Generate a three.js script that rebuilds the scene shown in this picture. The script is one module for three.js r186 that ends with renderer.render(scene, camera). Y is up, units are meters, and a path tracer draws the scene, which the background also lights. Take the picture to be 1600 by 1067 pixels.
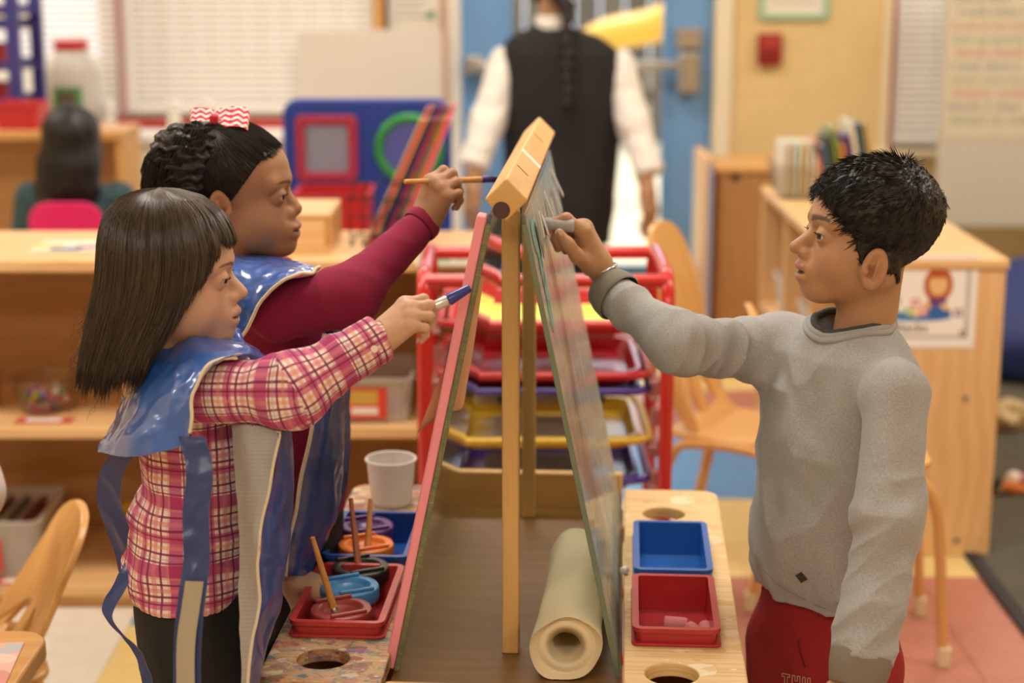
import * as THREE from 'three';
import { RoundedBoxGeometry } from 'three/addons/geometries/RoundedBoxGeometry.js';
import { mergeGeometries, mergeVertices } from 'three/addons/utils/BufferGeometryUtils.js';
import { ImprovedNoise } from 'three/addons/math/ImprovedNoise.js';
import { RectAreaLightUniformsLib } from 'three/addons/lights/RectAreaLightUniformsLib.js';

// ---------------------------------------------------------------- camera, sky, sun, lamps, exposure
RectAreaLightUniformsLib.init();
const scene = new THREE.Scene();
const renderer = new THREE.WebGLRenderer({ antialias: true });
renderer.toneMapping = THREE.LinearToneMapping;
renderer.toneMappingExposure = 1.22;
renderer.shadowMap.enabled = true;
renderer.shadowMap.type = THREE.PCFSoftShadowMap;
const FPX = 2700, EYE = 1.46, PITCH = Math.atan(603.5 / FPX);
const camera = new THREE.PerspectiveCamera(2 * Math.atan(533.5 / FPX) * 180 / Math.PI, 1600 / 1067, 0.05, 120);
camera.position.set(0, EYE, 0);
camera.rotation.set(-PITCH, 0, 0);
camera.focus = 2.28; camera.userData.fStop = 2.6;
scene.add(camera);
scene.background = new THREE.Color().setRGB(0.80, 0.88, 1.0);
scene.backgroundIntensity = 2.0;
const sun = new THREE.DirectionalLight(new THREE.Color().setRGB(1, 0.93, 0.82), 2.6);
sun.position.set(-6, 9, -13); sun.target.position.set(0.5, 0, -9);
sun.castShadow = true; sun.shadow.camera.left = -8; sun.shadow.camera.right = 8; sun.shadow.camera.top = 8; sun.shadow.camera.bottom = -8; sun.shadow.camera.far = 40;
scene.add(sun, sun.target);
const CEIL = 2.75, LAMP_COLOR = new THREE.Color().setRGB(1.0, 0.93, 0.83), LAMP_POWER = 10.0;
// ceiling troffers: [x, z]
const LAMPS = [[-2.6, 0.7], [-0.2, 0.7], [2.2, 0.7], [-2.6, -2.9], [-0.2, -2.9], [2.2, -2.9], [-2.6, -5.3], [-0.2, -5.3], [2.2, -5.3]];

// ---------------------------------------------------------------- helpers
const V = (x, y, z) => new THREE.Vector3(x, y, z);
const SP = Math.sin(PITCH), CP = Math.cos(PITCH);
// a point of the place from where it lies along a line of sight: at a depth (P), on an upright plane (PZ), at a height (PY)
function sight(px, py) { const u = (px - 800) / FPX, v = (py - 533.5) / FPX; return V(u, -SP - v * CP, -CP + v * SP); }
const P = (px, py, d) => sight(px, py).multiplyScalar(d).add(V(0, EYE, 0));
const PZ = (px, py, z) => { const s = sight(px, py); return s.multiplyScalar(z / s.z).add(V(0, EYE, 0)); };
const PY = (px, py, y) => { const s = sight(px, py); return s.multiplyScalar((y - EYE) / s.y).add(V(0, EYE, 0)); };
function rng(seed) { let a = seed >>> 0; return () => { a = (a + 0x6D2B79F5) | 0; let t = Math.imul(a ^ (a >>> 15), 1 | a); t = (t + Math.imul(t ^ (t >>> 7), 61 | t)) ^ t; return ((t ^ (t >>> 14)) >>> 0) / 4294967296; }; }
const perlin = new ImprovedNoise();
const noise = (x, y, z = 0) => perlin.noise(x + 31.7, y + 17.3, z + 5.9);
const clamp = (x, a, b) => Math.min(b, Math.max(a, x)), lerp = (a, b, t) => a + (b - a) * t;
const sstep = (a, b, x) => { const t = clamp((x - a) / (b - a), 0, 1); return t * t * (3 - 2 * t); };
const RGB = (r, g, b) => new THREE.Color().setRGB(r, g, b);
const hex = (h) => new THREE.Color(h);

const taken = new Map();
function numbered(n) { const k = taken.get(n) || 0; taken.set(n, k + 1); return k ? `${n}_${String(k).padStart(3, '0')}` : n; }
const bases = new WeakMap();
function thing(name, label, category, at = V(0, 0, 0), group, turn = 0) {
  const o = new THREE.Group(); o.name = numbered(name); scene.add(o);
  o.position.copy(at); o.rotation.y = turn; o.userData = { label, category };
  if (group) o.userData.group = group;
  bases.set(o, turn ? V(0, 0, 0) : at.clone());
  return o;
}
function shadows(m) { m.castShadow = true; m.receiveShadow = true; return m; }
// a part: geometry given in the frame of the world (or, for a turned thing, in the thing's own frame)
function part(name, geo, mat, parent, label) {
  const b = bases.get(parent);
  if (b.lengthSq() > 0) geo.translate(-b.x, -b.y, -b.z);
  const m = shadows(new THREE.Mesh(geo, mat)); m.name = name; parent.add(m); bases.set(m, b);
  if (label) m.userData.label = label;
  return m;
}
// a part set at its own place, so that alike pieces share one geometry
function piece(name, geo, mat, parent, pos, rot) {
  const b = bases.get(parent), m = shadows(new THREE.Mesh(geo, mat)); m.name = name;
  m.position.copy(pos).sub(b); if (rot) m.rotation.set(...rot);
  parent.add(m); return m;
}
function structure(name, geo, mat, parent) {
  const m = shadows(new THREE.Mesh(geo, mat)); m.name = name; bases.set(m, V(0, 0, 0));
  if (parent) parent.add(m); else { m.userData = { kind: 'structure' }; scene.add(m); }
  return m;
}
const merge = (...gs) => { const l = gs.flat().map(g => { const n = g.index ? g.toNonIndexed() : g.clone(); for (const k of Object.keys(n.attributes)) if (!['position', 'normal', 'uv'].includes(k)) n.deleteAttribute(k); if (!n.attributes.uv) n.setAttribute('uv', new THREE.BufferAttribute(new Float32Array(n.attributes.position.count * 2), 2)); return n; }); return mergeGeometries(l); };
// uv in metres from the side each face points to; along: 0 grain runs with x (or z), 1 grain runs with y
function uvBox(geo, along = 0, off = 0) {
  const g = geo.index ? geo.toNonIndexed() : geo, p = g.attributes.position, uv = new Float32Array(p.count * 2);
  const a = V(), b = V(), c = V(), n = V();
  for (let i = 0; i < p.count; i += 3) {
    a.fromBufferAttribute(p, i); b.fromBufferAttribute(p, i + 1); c.fromBufferAttribute(p, i + 2);
    n.copy(b).sub(a).cross(c.clone().sub(a)); const x = Math.abs(n.x), y = Math.abs(n.y), z = Math.abs(n.z);
    [a, b, c].forEach((q, k) => {
      let u, v; if (x >= y && x >= z) { u = q.z; v = q.y; } else if (y >= z) { u = q.x; v = q.z; } else { u = q.x; v = q.y; }
      if (along) [u, v] = [v, u];
      uv[(i + k) * 2] = u + off; uv[(i + k) * 2 + 1] = v + off * 0.37;
    });
  }
  g.setAttribute('uv', new THREE.BufferAttribute(uv, 2)); return g;
}
function rbox(w, h, d, r = 0.004, seg = 2) { return new RoundedBoxGeometry(w, h, d, seg, Math.min(r, w / 2.01, h / 2.01, d / 2.01)); }
// a box from its extents
function slab(x0, x1, y0, y1, z0, z1, r = 0.004, seg = 2) { const g = r > 0 ? rbox(x1 - x0, y1 - y0, z1 - z0, r, seg) : new THREE.BoxGeometry(x1 - x0, y1 - y0, z1 - z0); return g.translate((x0 + x1) / 2, (y0 + y1) / 2, (z0 + z1) / 2); }
function tube(pts, r, seg = 24, rad = 10, closed = false) {
  const c = new THREE.CatmullRomCurve3(pts, closed, 'centripetal');
  const g = new THREE.TubeGeometry(c, seg, r, rad, closed);
  if (closed) return g;
  const caps = [[0, -1], [1, 1]].map(([t, s]) => { const p = c.getPointAt(t), k = new THREE.SphereGeometry(r, rad, 6); return k.translate(p.x, p.y, p.z); });
  return merge(g, ...caps);
}
// a rod between two points, radius r0 to r1, rounded ends
function rod(a, b, r0, r1 = r0, rad = 12, ends = true) {
  const l = a.distanceTo(b), e = Math.min(0.3 * Math.min(r0, r1), l / 4);
  const pr = ends ? [[0, 0], [r0 - e, 0], [r0, e], [r1, l - e], [r1 - e, l], [0, l]] : [[0, 0], [r0, 0], [r1, l], [0, l]];
  const g = new THREE.LatheGeometry(pr.map(q => new THREE.Vector2(Math.max(q[0], 1e-5), q[1])), rad);
  g.applyQuaternion(new THREE.Quaternion().setFromUnitVectors(V(0, 1, 0), b.clone().sub(a).normalize()));
  return g.translate(a.x, a.y, a.z);
}
function lathe(pr, rad = 32) { return new THREE.LatheGeometry(pr.map(q => new THREE.Vector2(Math.max(q[0], 1e-5), q[1])), rad); }
function rrShape(w, h, r) { const s = new THREE.Shape(), x = -w / 2, y = -h / 2; s.moveTo(x + r, y); s.lineTo(x + w - r, y); s.absarc(x + w - r, y + r, r, -Math.PI / 2, 0); s.lineTo(x + w, y + h - r); s.absarc(x + w - r, y + h - r, r, 0, Math.PI / 2); s.lineTo(x + r, y + h); s.absarc(x + r, y + h - r, r, Math.PI / 2, Math.PI); s.lineTo(x, y + r); s.absarc(x + r, y + r, r, Math.PI, Math.PI * 1.5); return s; }
function extrude(shape, depth, bevel = 0.002, seg = 2, curve = 16) { const g = new THREE.ExtrudeGeometry(shape, { depth: depth - 2 * bevel, bevelEnabled: bevel > 0, bevelThickness: bevel, bevelSize: bevel, bevelOffset: -bevel, bevelSegments: seg, curveSegments: curve }); return g.translate(0, 0, bevel); }

// ---------------------------------------------------------------- materials
function canvas(w, h, draw) { const c = document.createElement('canvas'); c.width = w; c.height = h; draw(c.getContext('2d'), w, h); return c; }
function ctex(w, h, draw, repeat) {
  const t = new THREE.CanvasTexture(canvas(w, h, draw)); t.colorSpace = THREE.SRGBColorSpace; t.anisotropy = 4;
  if (repeat) { t.wrapS = t.wrapT = THREE.RepeatWrapping; t.repeat.set(repeat[0], repeat[1]); }
  return t;
}
function dtex(n, f, srgb, repeat) {
  const d = new Uint8Array(n * n * 4);
  for (let j = 0; j < n; j++) for (let i = 0; i < n; i++) { const c = f(i / n, j / n, i, j), k = (j * n + i) * 4; const a = Array.isArray(c) ? c : [c, c, c]; d[k] = clamp(a[0], 0, 1) * 255; d[k + 1] = clamp(a[1], 0, 1) * 255; d[k + 2] = clamp(a[2], 0, 1) * 255; d[k + 3] = 255; }
  const t = new THREE.DataTexture(d, n, n); t.magFilter = THREE.LinearFilter; t.minFilter = THREE.LinearMipmapLinearFilter; t.generateMipmaps = true;
  t.wrapS = t.wrapT = THREE.RepeatWrapping; if (srgb) t.colorSpace = THREE.SRGBColorSpace; if (repeat) t.repeat.set(repeat[0], repeat[1]); t.needsUpdate = true; return t;
}
// tiling noise
function tnoise(u, v, f, z) { const a = u * f, b = v * f, s = (x, y) => noise(x, y, z), wu = u, wv = v; return lerp(lerp(s(a, b), s(a - f, b), wu), lerp(s(a, b - f), s(a - f, b - f), wu), wv); }
function std(color, rough = 0.6, o = {}) { const { cc, ...rest } = o; return cc ? new THREE.MeshPhysicalMaterial({ color, roughness: rough, clearcoat: cc, clearcoatRoughness: 0.15, ...rest }) : new THREE.MeshStandardMaterial({ color, roughness: rough, ...rest }); }
const woodTex = (base, dark, seed, f) => dtex(512, (u, v) => {
  const w = tnoise(u, v, 3, seed) * 0.9, l = Math.sin((v * 14 + w * 2.2) * Math.PI * 2) * 0.5 + 0.5, fine = tnoise(u * 1, v, 4, seed + 3) * 0.3 + noise(u * 8, v * 190, seed) * 0.5;
  const t = clamp(0.22 * l + 0.3 * fine + 0.25 + 0.35 * tnoise(u, v, 2, seed + 9), 0, 1) * f;
  return [lerp(base[0], dark[0], t), lerp(base[1], dark[1], t), lerp(base[2], dark[2], t)];
}, true, [1.1, 1.6]);
const T = {
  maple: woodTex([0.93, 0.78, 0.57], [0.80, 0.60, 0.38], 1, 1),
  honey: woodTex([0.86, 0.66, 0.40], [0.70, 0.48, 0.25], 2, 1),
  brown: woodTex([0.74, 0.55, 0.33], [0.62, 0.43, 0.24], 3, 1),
  fine: dtex(256, (u, v) => 0.5 + 0.5 * noise(u * 120, v * 120, 1) + 0.2 * tnoise(u, v, 9, 2)),
};
const M = {
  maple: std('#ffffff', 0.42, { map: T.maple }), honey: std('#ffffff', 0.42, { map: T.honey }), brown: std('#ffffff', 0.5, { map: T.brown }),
  plyedge: std('#b98a55', 0.5), white: std('#efe9df', 0.5), cream: std('#ead9b4', 0.6),
  redPlastic: std('#c2272d', 0.35), bluePlastic: std('#1f5fb4', 0.3), redTube: std('#c8201c', 0.22, { cc: 0.6 }),
  black: std('#151414', 0.6), chrome: std('#cfcfcf', 0.25, { metalness: 1 }), steel: std('#b9b4aa', 0.35, { metalness: 0.9 }),
  clear: new THREE.MeshPhysicalMaterial({ color: '#f4f2ee', roughness: 0.12, transmission: 1, thickness: 0, ior: 1.45 }),
  frosted: new THREE.MeshPhysicalMaterial({ color: '#f6f2ec', roughness: 0.45, transmission: 0.75, thickness: 0, ior: 1.4 }),
};

// ---------------------------------------------------------------- the room
const BACK = -6.85, LEFT = -4.2, RIGHT = 3.6, FRONT = 2.4;
const wallTex = dtex(256, (u, v) => { const n = 0.02 * tnoise(u, v, 24, 4) + 0.02 * tnoise(u, v, 5, 6); return [0.875 + n, 0.765 + n, 0.545 + n]; }, true, [1, 1]);
M.wall = std('#ffffff', 0.8, { map: wallTex });
M.ceiling = std('#f1ece2', 0.9);
// openings of the back wall: [x0, x1, y0, y1]
const WIN_B = 0.83, WIN_T = 2.05;
const winL = PZ(50, 180, BACK).x - 0.55, winR = PZ(592, 180, BACK).x;
const rwL = PZ(1391, 100, BACK).x, rwR = rwL + 0.95;
const doorL = -0.2, doorR = 0.785, DOOR_T = 2.08;
{
  const holes = [[winL, winR, WIN_B, WIN_T], [rwL, rwR, 0.71, WIN_T], [doorL - 0.07, doorR + 0.07, -0.2, DOOR_T + 0.07]];
  const s = new THREE.Shape(); s.moveTo(LEFT, -0.1); s.lineTo(doorL - 0.07, -0.1); s.lineTo(doorL - 0.07, DOOR_T + 0.07); s.lineTo(doorR + 0.07, DOOR_T + 0.07); s.lineTo(doorR + 0.07, -0.1); s.lineTo(RIGHT, -0.1); s.lineTo(RIGHT, CEIL); s.lineTo(LEFT, CEIL); s.closePath();
  for (const [a, b, c, d] of holes.slice(0, 2)) { const h = new THREE.Path(); h.moveTo(a, c); h.lineTo(a, d); h.lineTo(b, d); h.lineTo(b, c); h.closePath(); s.holes.push(h); }
  structure('wall_back', uvBox(new THREE.ExtrudeGeometry(s, { depth: 0.16, bevelEnabled: false }).translate(0, 0, BACK - 0.16)), M.wall);
  structure('wall_left', uvBox(slab(LEFT - 0.15, LEFT, -0.1, CEIL, BACK - 0.16, FRONT, 0)), M.wall);
  structure('wall_right', uvBox(slab(RIGHT, RIGHT + 0.15, -0.1, CEIL, BACK - 0.16, FRONT, 0)), M.wall);
  structure('wall_front', uvBox(slab(LEFT - 0.15, RIGHT + 0.15, -0.1, CEIL, FRONT, FRONT + 0.15, 0)), M.wall);
  structure('ceiling', slab(LEFT - 0.15, RIGHT + 0.15, CEIL, CEIL + 0.12, BACK - 0.16, FRONT + 0.15, 0), M.ceiling);
}
// floor: vinyl tiles a foot square, in blocks of colour
const vinyl = (c, seed) => { const t = hex(c); return dtex(128, (u, v) => { const n = 0.05 * tnoise(u, v, 30, seed) + 0.035 * tnoise(u, v, 7, seed + 2); return [t.r, t.g, t.b].map(x => (x <= 0.0031 ? x * 12.92 : 1.055 * x ** (1 / 2.4) - 0.055) + n); }, true, [3.2, 3.2]); };
const tileMats = { red: '#b9796a', yellow: '#ecd390', blue: '#5f9bd0', white: '#ece6da' };
for (const k in tileMats) tileMats[k] = std('#ffffff', 0.28, { map: vinyl(tileMats[k], k.length) });
const floorBase = structure('floor', slab(LEFT - 0.15, RIGHT + 0.15, -0.12, -0.004, BACK - 0.16, FRONT + 0.15, 0), std('#b9ab93', 0.5));
{
  const S = 0.305, geo = uvBox(new RoundedBoxGeometry(S - 0.0012, 0.006, S - 0.0012, 1, 0.001)), x0 = -0.856, z0 = -3.936;
  for (let i = -9; i < 13; i++) for (let j = -9; j < 9; j++) {
    const x = x0 + (i + 0.5) * S, z = z0 + (j + 0.5) * S; if (z < BACK + S / 2 - 0.1 || x > 1.27) continue;
    const bi = Math.floor(i / 2), bj = Math.floor(j / 2);
    let c;
    if (x < x0) c = (bi + bj) % 5 === 0 && bi < -2 ? 'yellow' : 'white';
    else if (x < x0 + 2 * S) c = j < 1 ? 'blue' : 'yellow';
    else if (x < 0.1) c = ['white', 'yellow', 'white', 'blue'][((bi + bj) % 4 + 4) % 4];
    else c = bj >= 0 ? 'red' : bj === -1 ? 'yellow' : bj === -2 ? 'blue' : bj === -3 ? 'red' : 'yellow';
    piece('tile', geo, tileMats[c], floorBase, V(x, -0.003, z));
  }
}
// baseboards
structure('baseboard_back', slab(doorR + 0.075, RIGHT, 0, 0.1, BACK, BACK + 0.012, 0.002), M.black);
structure('baseboard_left', slab(LEFT, doorL - 0.075, 0, 0.1, BACK, BACK + 0.012, 0.002), M.black);

// ceiling lights: a flat troffer with a glowing diffuser, an area light just below it
LAMPS.forEach(([x, z], k) => {
  const where = ['left', 'middle', 'right'][k % 3] + ' of the ' + ['front', 'second', 'rear'][Math.floor(k / 3)] + ' row';
  const t = thing('ceiling_light', `white ceiling troffer with glowing diffuser, ${where}`, 'ceiling light', V(x, CEIL - 0.03, z), 'ceiling troffers');
  const fr = [slab(-0.62, -0.59, -0.0, 0.03, -0.32, 0.32), slab(0.59, 0.62, 0, 0.03, -0.32, 0.32), slab(-0.59, 0.59, 0, 0.03, -0.32, -0.29), slab(-0.59, 0.59, 0, 0.03, 0.29, 0.32)];
  bases.set(t, V(0, 0, 0));
  part('frame', merge(...fr), M.white, t);
  part('diffuser', slab(-0.59, 0.59, 0.008, 0.02, -0.29, 0.29, 0), std('#fff4e0', 0.6, { emissive: LAMP_COLOR, emissiveIntensity: 2.5 }), t);
  const l = new THREE.RectAreaLight(LAMP_COLOR, LAMP_POWER, 1.18, 0.58); l.position.set(0, 0.004, 0); l.rotation.x = -Math.PI / 2; t.add(l);
});

// windows with frame, panes and blinds
M.slat = std('#efe8dc', 0.5, {}); M.slat = new THREE.MeshPhysicalMaterial({ color: '#f0e9df', roughness: 0.85, transmission: 0.28, thickness: 0 });
M.trimRed = std('#b23430', 0.5); M.pane = new THREE.MeshPhysicalMaterial({ color: '#ffffff', roughness: 0.02, transmission: 1, thickness: 0, ior: 1.45 });
function windowUnit(n, x0, x1, y0, y1, mullions, frameMat) {
  const w = structure(`window_${n}`, merge(slab(x0, x1, y0, y0 + 0.05, BACK - 0.13, BACK - 0.05), slab(x0, x1, y1 - 0.05, y1, BACK - 0.13, BACK - 0.05), slab(x0, x0 + 0.045, y0 + 0.05, y1 - 0.05, BACK - 0.13, BACK - 0.05), slab(x1 - 0.045, x1, y0 + 0.05, y1 - 0.05, BACK - 0.13, BACK - 0.05), ...mullions.map(m => slab(m - 0.02, m + 0.02, y0 + 0.05, y1 - 0.05, BACK - 0.13, BACK - 0.05))), frameMat);
  const e = [x0 + 0.045, ...mullions, x1 - 0.045];
  for (let k = 0; k + 1 < e.length; k++) structure('pane', slab(e[k] + 0.02, e[k + 1] - 0.02, y0 + 0.05, y1 - 0.05, BACK - 0.093, BACK - 0.088, 0), M.pane, w);
  return w;
}
function blind(label, x0, x1, y0, y1, z, tilt) {
  const t = thing('window_blind', label, 'blind', V((x0 + x1) / 2, y0, z)), S = 0.0265, w = x1 - x0;
  const g = new THREE.CylinderGeometry(0.03, 0.03, w, 5, 1, true, -0.42, 0.84); g.rotateZ(Math.PI / 2); g.rotateX(0); g.translate(0, 0, 0);
  const sl = rbox(w, 0.0012, 0.025, 0.0005, 1);
  for (let y = y0 + 0.02; y < y1 - 0.04; y += S) piece('slat', sl, M.slat, t, V((x0 + x1) / 2, y, z), [tilt, 0, 0]);
  part('head_rail', slab(x0, x1, y1 - 0.04, y1, z - 0.018, z + 0.018), M.white, t);
  part('bottom_rail', slab(x0, x1, y0 - 0.006, y0 + 0.008, z - 0.012, z + 0.012), M.white, t);
  for (const f of [0.16, 0.84]) part('ladder_cord', rod(V(lerp(x0, x1, f), y0, z + 0.014), V(lerp(x0, x1, f), y1 - 0.02, z + 0.014), 0.0012, 0.0012, 5, false), M.white, t);
  return t;
}
const seamX = PZ(190, 100, BACK).x;
windowUnit(1, winL, winR, WIN_B, WIN_T, [seamX], M.white);
windowUnit(2, rwL, rwR, 0.71, WIN_T, [], M.white);
blind('white horizontal blind behind the clear jar with red lid', winL + 0.02, seamX - 0.018, WIN_B + 0.03, WIN_T, BACK - 0.022, 1.02);
blind('white horizontal blind behind the girl with the hair bow', seamX + 0.012, winR - 0.02, WIN_B + 0.03, WIN_T, BACK - 0.022, 1.02);
blind('narrow white blind beside the handwritten chart', rwL + 0.02, rwR - 0.02, 0.74, WIN_T, BACK - 0.022, 1.02);
structure('trim_1', slab(winL - 0.03, winR + 0.03, WIN_B - 0.035, WIN_B, BACK - 0.04, BACK + 0.03), M.trimRed);
structure('trim_2', slab(seamX - 0.016, seamX + 0.010, WIN_B, WIN_T, BACK - 0.03, BACK + 0.012), std('#b8938a', 0.6));
structure('trim_3', slab(rwL - 0.035, rwL, 0.68, WIN_T + 0.04, BACK - 0.02, BACK + 0.02), M.cream);
structure('trim_4', slab(rwL, rwL + 0.018, 0.71, WIN_T, BACK - 0.05, BACK - 0.002), M.trimRed);
structure('trim_5', slab(rwL - 0.05, rwR + 0.05, 0.68, 0.71, BACK - 0.05, BACK + 0.05), M.cream);
structure('trim_6', slab(winL - 0.1, winR + 0.02, WIN_B - 0.075, WIN_B - 0.036, BACK, BACK + 0.20), M.white);

// door with a tall pane
M.doorBlue = std('#6f9ed0', 0.45); M.jamb = std('#efe9dc', 0.5);
{
  const d = structure('door_1', merge(slab(doorL, doorL + 0.19, 0.01, DOOR_T, BACK - 0.06, BACK - 0.015), slab(doorR - 0.185, doorR, 0.01, DOOR_T, BACK - 0.06, BACK - 0.015), slab(doorL + 0.19, doorR - 0.185, 0.01, 0.235, BACK - 0.06, BACK - 0.015), slab(doorL + 0.19, doorR - 0.185, DOOR_T - 0.16, DOOR_T, BACK - 0.06, BACK - 0.015)), M.doorBlue);
  structure('pane', slab(doorL + 0.19, doorR - 0.185, 0.235, DOOR_T - 0.16, BACK - 0.042, BACK - 0.036, 0), M.pane, d);
  for (const [a, b, c, e] of [[doorL + 0.18, doorL + 0.2, 0.225, DOOR_T - 0.15], [doorR - 0.195, doorR - 0.175, 0.225, DOOR_T - 0.15]]) structure('glazing_bead', slab(a, b, c, e, BACK - 0.02, BACK - 0.006), M.doorBlue, d);
  structure('glazing_bead', slab(doorL + 0.2, doorR - 0.195, 0.225, 0.245, BACK - 0.02, BACK - 0.006), M.doorBlue, d);
  const pb = PZ(1075, 100, BACK).y, lx = PZ(1075, 100, BACK).x;
  structure('panic_bar', merge(rod(V(doorL + 0.06, pb, BACK + 0.06), V(lx - 0.02, pb, BACK + 0.06), 0.017, 0.017, 14), slab(doorL + 0.02, doorL + 0.09, pb - 0.035, pb + 0.035, BACK - 0.014, BACK + 0.075, 0.01)), M.steel, d);
  structure('latch_case', merge(slab(lx - 0.04, lx + 0.04, pb - 0.11, pb + 0.05, BACK - 0.014, BACK + 0.08, 0.012), slab(lx - 0.05, lx + 0.05, pb + 0.06, pb + 0.14, BACK - 0.014, BACK + 0.03, 0.006)), M.steel, d);
  structure('trim_7', merge(slab(doorL - 0.07, doorL - 0.004, 0, DOOR_T + 0.07, BACK - 0.16, BACK + 0.03), slab(doorL - 0.004, doorR + 0.004, DOOR_T + 0.004, DOOR_T + 0.07, BACK - 0.16, BACK + 0.03)), M.jamb);
  structure('trim_8', slab(doorR + 0.004, doorR + 0.075, 0, DOOR_T + 0.07, BACK - 0.16, BACK + 0.03), std('#e8dcbf', 0.5));
  structure('trim_9', slab(doorL, doorR, -0.004, 0.008, BACK - 0.16, BACK, 0), M.steel);
}

// outside the door: pale sunlit yard, yellow slide, dark fence
structure('ground', slab(-14, 14, -0.2, -0.02, -26, BACK - 0.165, 0), std('#d9cba8', 0.95, { bumpMap: T.fine, bumpScale: 0.004 }));
{
  const a = PZ(935, 62, -10.5), b = PZ(1045, 30, -10.2), c = PZ(1180, -90, -9.8), e = PZ(820, 90, -10.8);
  const g = thing('playground_slide', 'yellow tube slide in the yard beyond the door glass', 'slide', V(a.x, 0, a.z));
  part('chute', tube([V(e.x - 0.3, 0.35, e.z), V(e.x, 0.55, e.z), a, b, c, V(c.x + 0.3, 2.3, c.z)], 0.10, 40, 18), std('#d9a92e', 0.4), g);
  part('leg', rod(V(c.x, -0.02, c.z), V(c.x, c.y, c.z), 0.05), M.steel, g);
  const f = thing('yard_fence', 'dark board fence at the far side of the yard', 'fence', V(0, 0, -14));
  const bg = rbox(0.19, 1.75, 0.025, 0.004, 1), fm = std('#5a5348', 0.9), fm2 = std('#4b463e', 0.9);
  for (let k = 0; k < 34; k++) piece('board', bg, k % 3 ? fm : fm2, f, V(-3.2 + k * 0.2, 0.855, -14));
  part('rail', merge(slab(-3.3, 3.6, 0.3, 0.4, -14.07, -14.013), slab(-3.3, 3.6, 1.4, 1.5, -14.07, -14.013)), fm2, f);
}

// ---------------------------------------------------------------- low shelf unit behind the girls
const SH = { z0: -3.72, z1: -4.14, top: 0.81, x0: -1.75, x1: PZ(752, 400, -3.72).x };
{
  const t = thing('shelf_unit', 'long low honey wood shelf unit behind the two painting girls', 'shelf', V((SH.x0 + SH.x1) / 2, 0, SH.z0));
  const y2 = PZ(300, 668, SH.z0).y, y3 = PZ(300, 915, SH.z0).y, mx = PZ(330, 700, SH.z0).x;
  part('top', uvBox(slab(SH.x0, SH.x1, SH.top - 0.028, SH.top, SH.z1, SH.z0, 0.006)), M.maple, t);
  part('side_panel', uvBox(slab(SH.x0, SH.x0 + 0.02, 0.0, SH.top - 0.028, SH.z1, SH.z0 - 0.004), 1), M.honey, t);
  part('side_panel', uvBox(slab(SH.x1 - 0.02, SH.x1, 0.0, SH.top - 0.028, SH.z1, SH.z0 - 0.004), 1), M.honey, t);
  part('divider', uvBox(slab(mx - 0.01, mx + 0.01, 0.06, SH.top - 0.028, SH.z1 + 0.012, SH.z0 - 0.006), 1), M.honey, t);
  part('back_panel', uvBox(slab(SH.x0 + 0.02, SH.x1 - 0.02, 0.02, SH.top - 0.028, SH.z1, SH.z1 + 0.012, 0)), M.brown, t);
  for (const [a, b] of [[SH.x0 + 0.02, mx - 0.01], [mx + 0.01, SH.x1 - 0.02]]) {
    part('shelf_board', uvBox(slab(a, b, y2 - 0.028, y2, SH.z1 + 0.012, SH.z0 - 0.004, 0.005)), M.maple, t);
    part('shelf_board', uvBox(slab(a, b, y3 - 0.03, y3, SH.z1 + 0.012, SH.z0 - 0.004, 0.005)), M.maple, t);
  }
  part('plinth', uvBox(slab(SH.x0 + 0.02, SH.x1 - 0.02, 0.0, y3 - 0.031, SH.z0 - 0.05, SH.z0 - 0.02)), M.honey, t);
  SH.y2 = y2; SH.y3 = y3; SH.mx = mx;
}
// open tub of thin plastic: rounded, tapered, with a rim
function tubGeo(w, d, h, r, th = 0.003, taper = 0.9) {
  const ring = (k, y, inset) => { const s = rrShape(w * k - 2 * inset, d * k - 2 * inset, Math.max(r - inset, 0.002)).getPoints(5); return s.map(p => V(p.x, y, p.y)); };
  const rows = [ring(taper, th, th), ring(1, h, th), ring(1, h, 0), ring(1, h, -0.006), ring(1, h - 0.006, -0.006), ring(1, h - 0.006, 0), ring(taper, 0.004, 0), ring(taper, 0, 0.004)];
  const pos = [], idx = [], n = rows[0].length; rows.forEach(q => q.forEach(p => pos.push(p.x, p.y, p.z)));
  for (let j = 0; j + 1 < rows.length; j++) for (let i = 0; i < n; i++) { const a = j * n + i, b = j * n + (i + 1) % n, c = a + n, e = b + n; idx.push(a, c, b, b, c, e); }
  for (const [row, flip] of [[0, 0], [rows.length - 1, 1]]) { const c = pos.length / 3; const y = rows[row][0].y; pos.push(0, y, 0); for (let i = 0; i < n; i++) { const a = row * n + i, b = row * n + (i + 1) % n; flip ? idx.push(c, b, a) : idx.push(c, a, b); } }
  const g = new THREE.BufferGeometry(); g.setAttribute('position', new THREE.Float32BufferAttribute(pos, 3)); g.setIndex(idx);
  const f = g.toNonIndexed(); f.computeVertexNormals(); return uvBox(f);
}
function tub(name, label, at, w, d, h, mat, group, turn = 0, r = 0.02) { const t = thing(name, label, 'bin', at, group, 0); const g = tubGeo(w, d, h, r); if (turn) g.rotateY(turn); g.translate(at.x, at.y, at.z); part('shell', g, mat, t); return t; }
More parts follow.
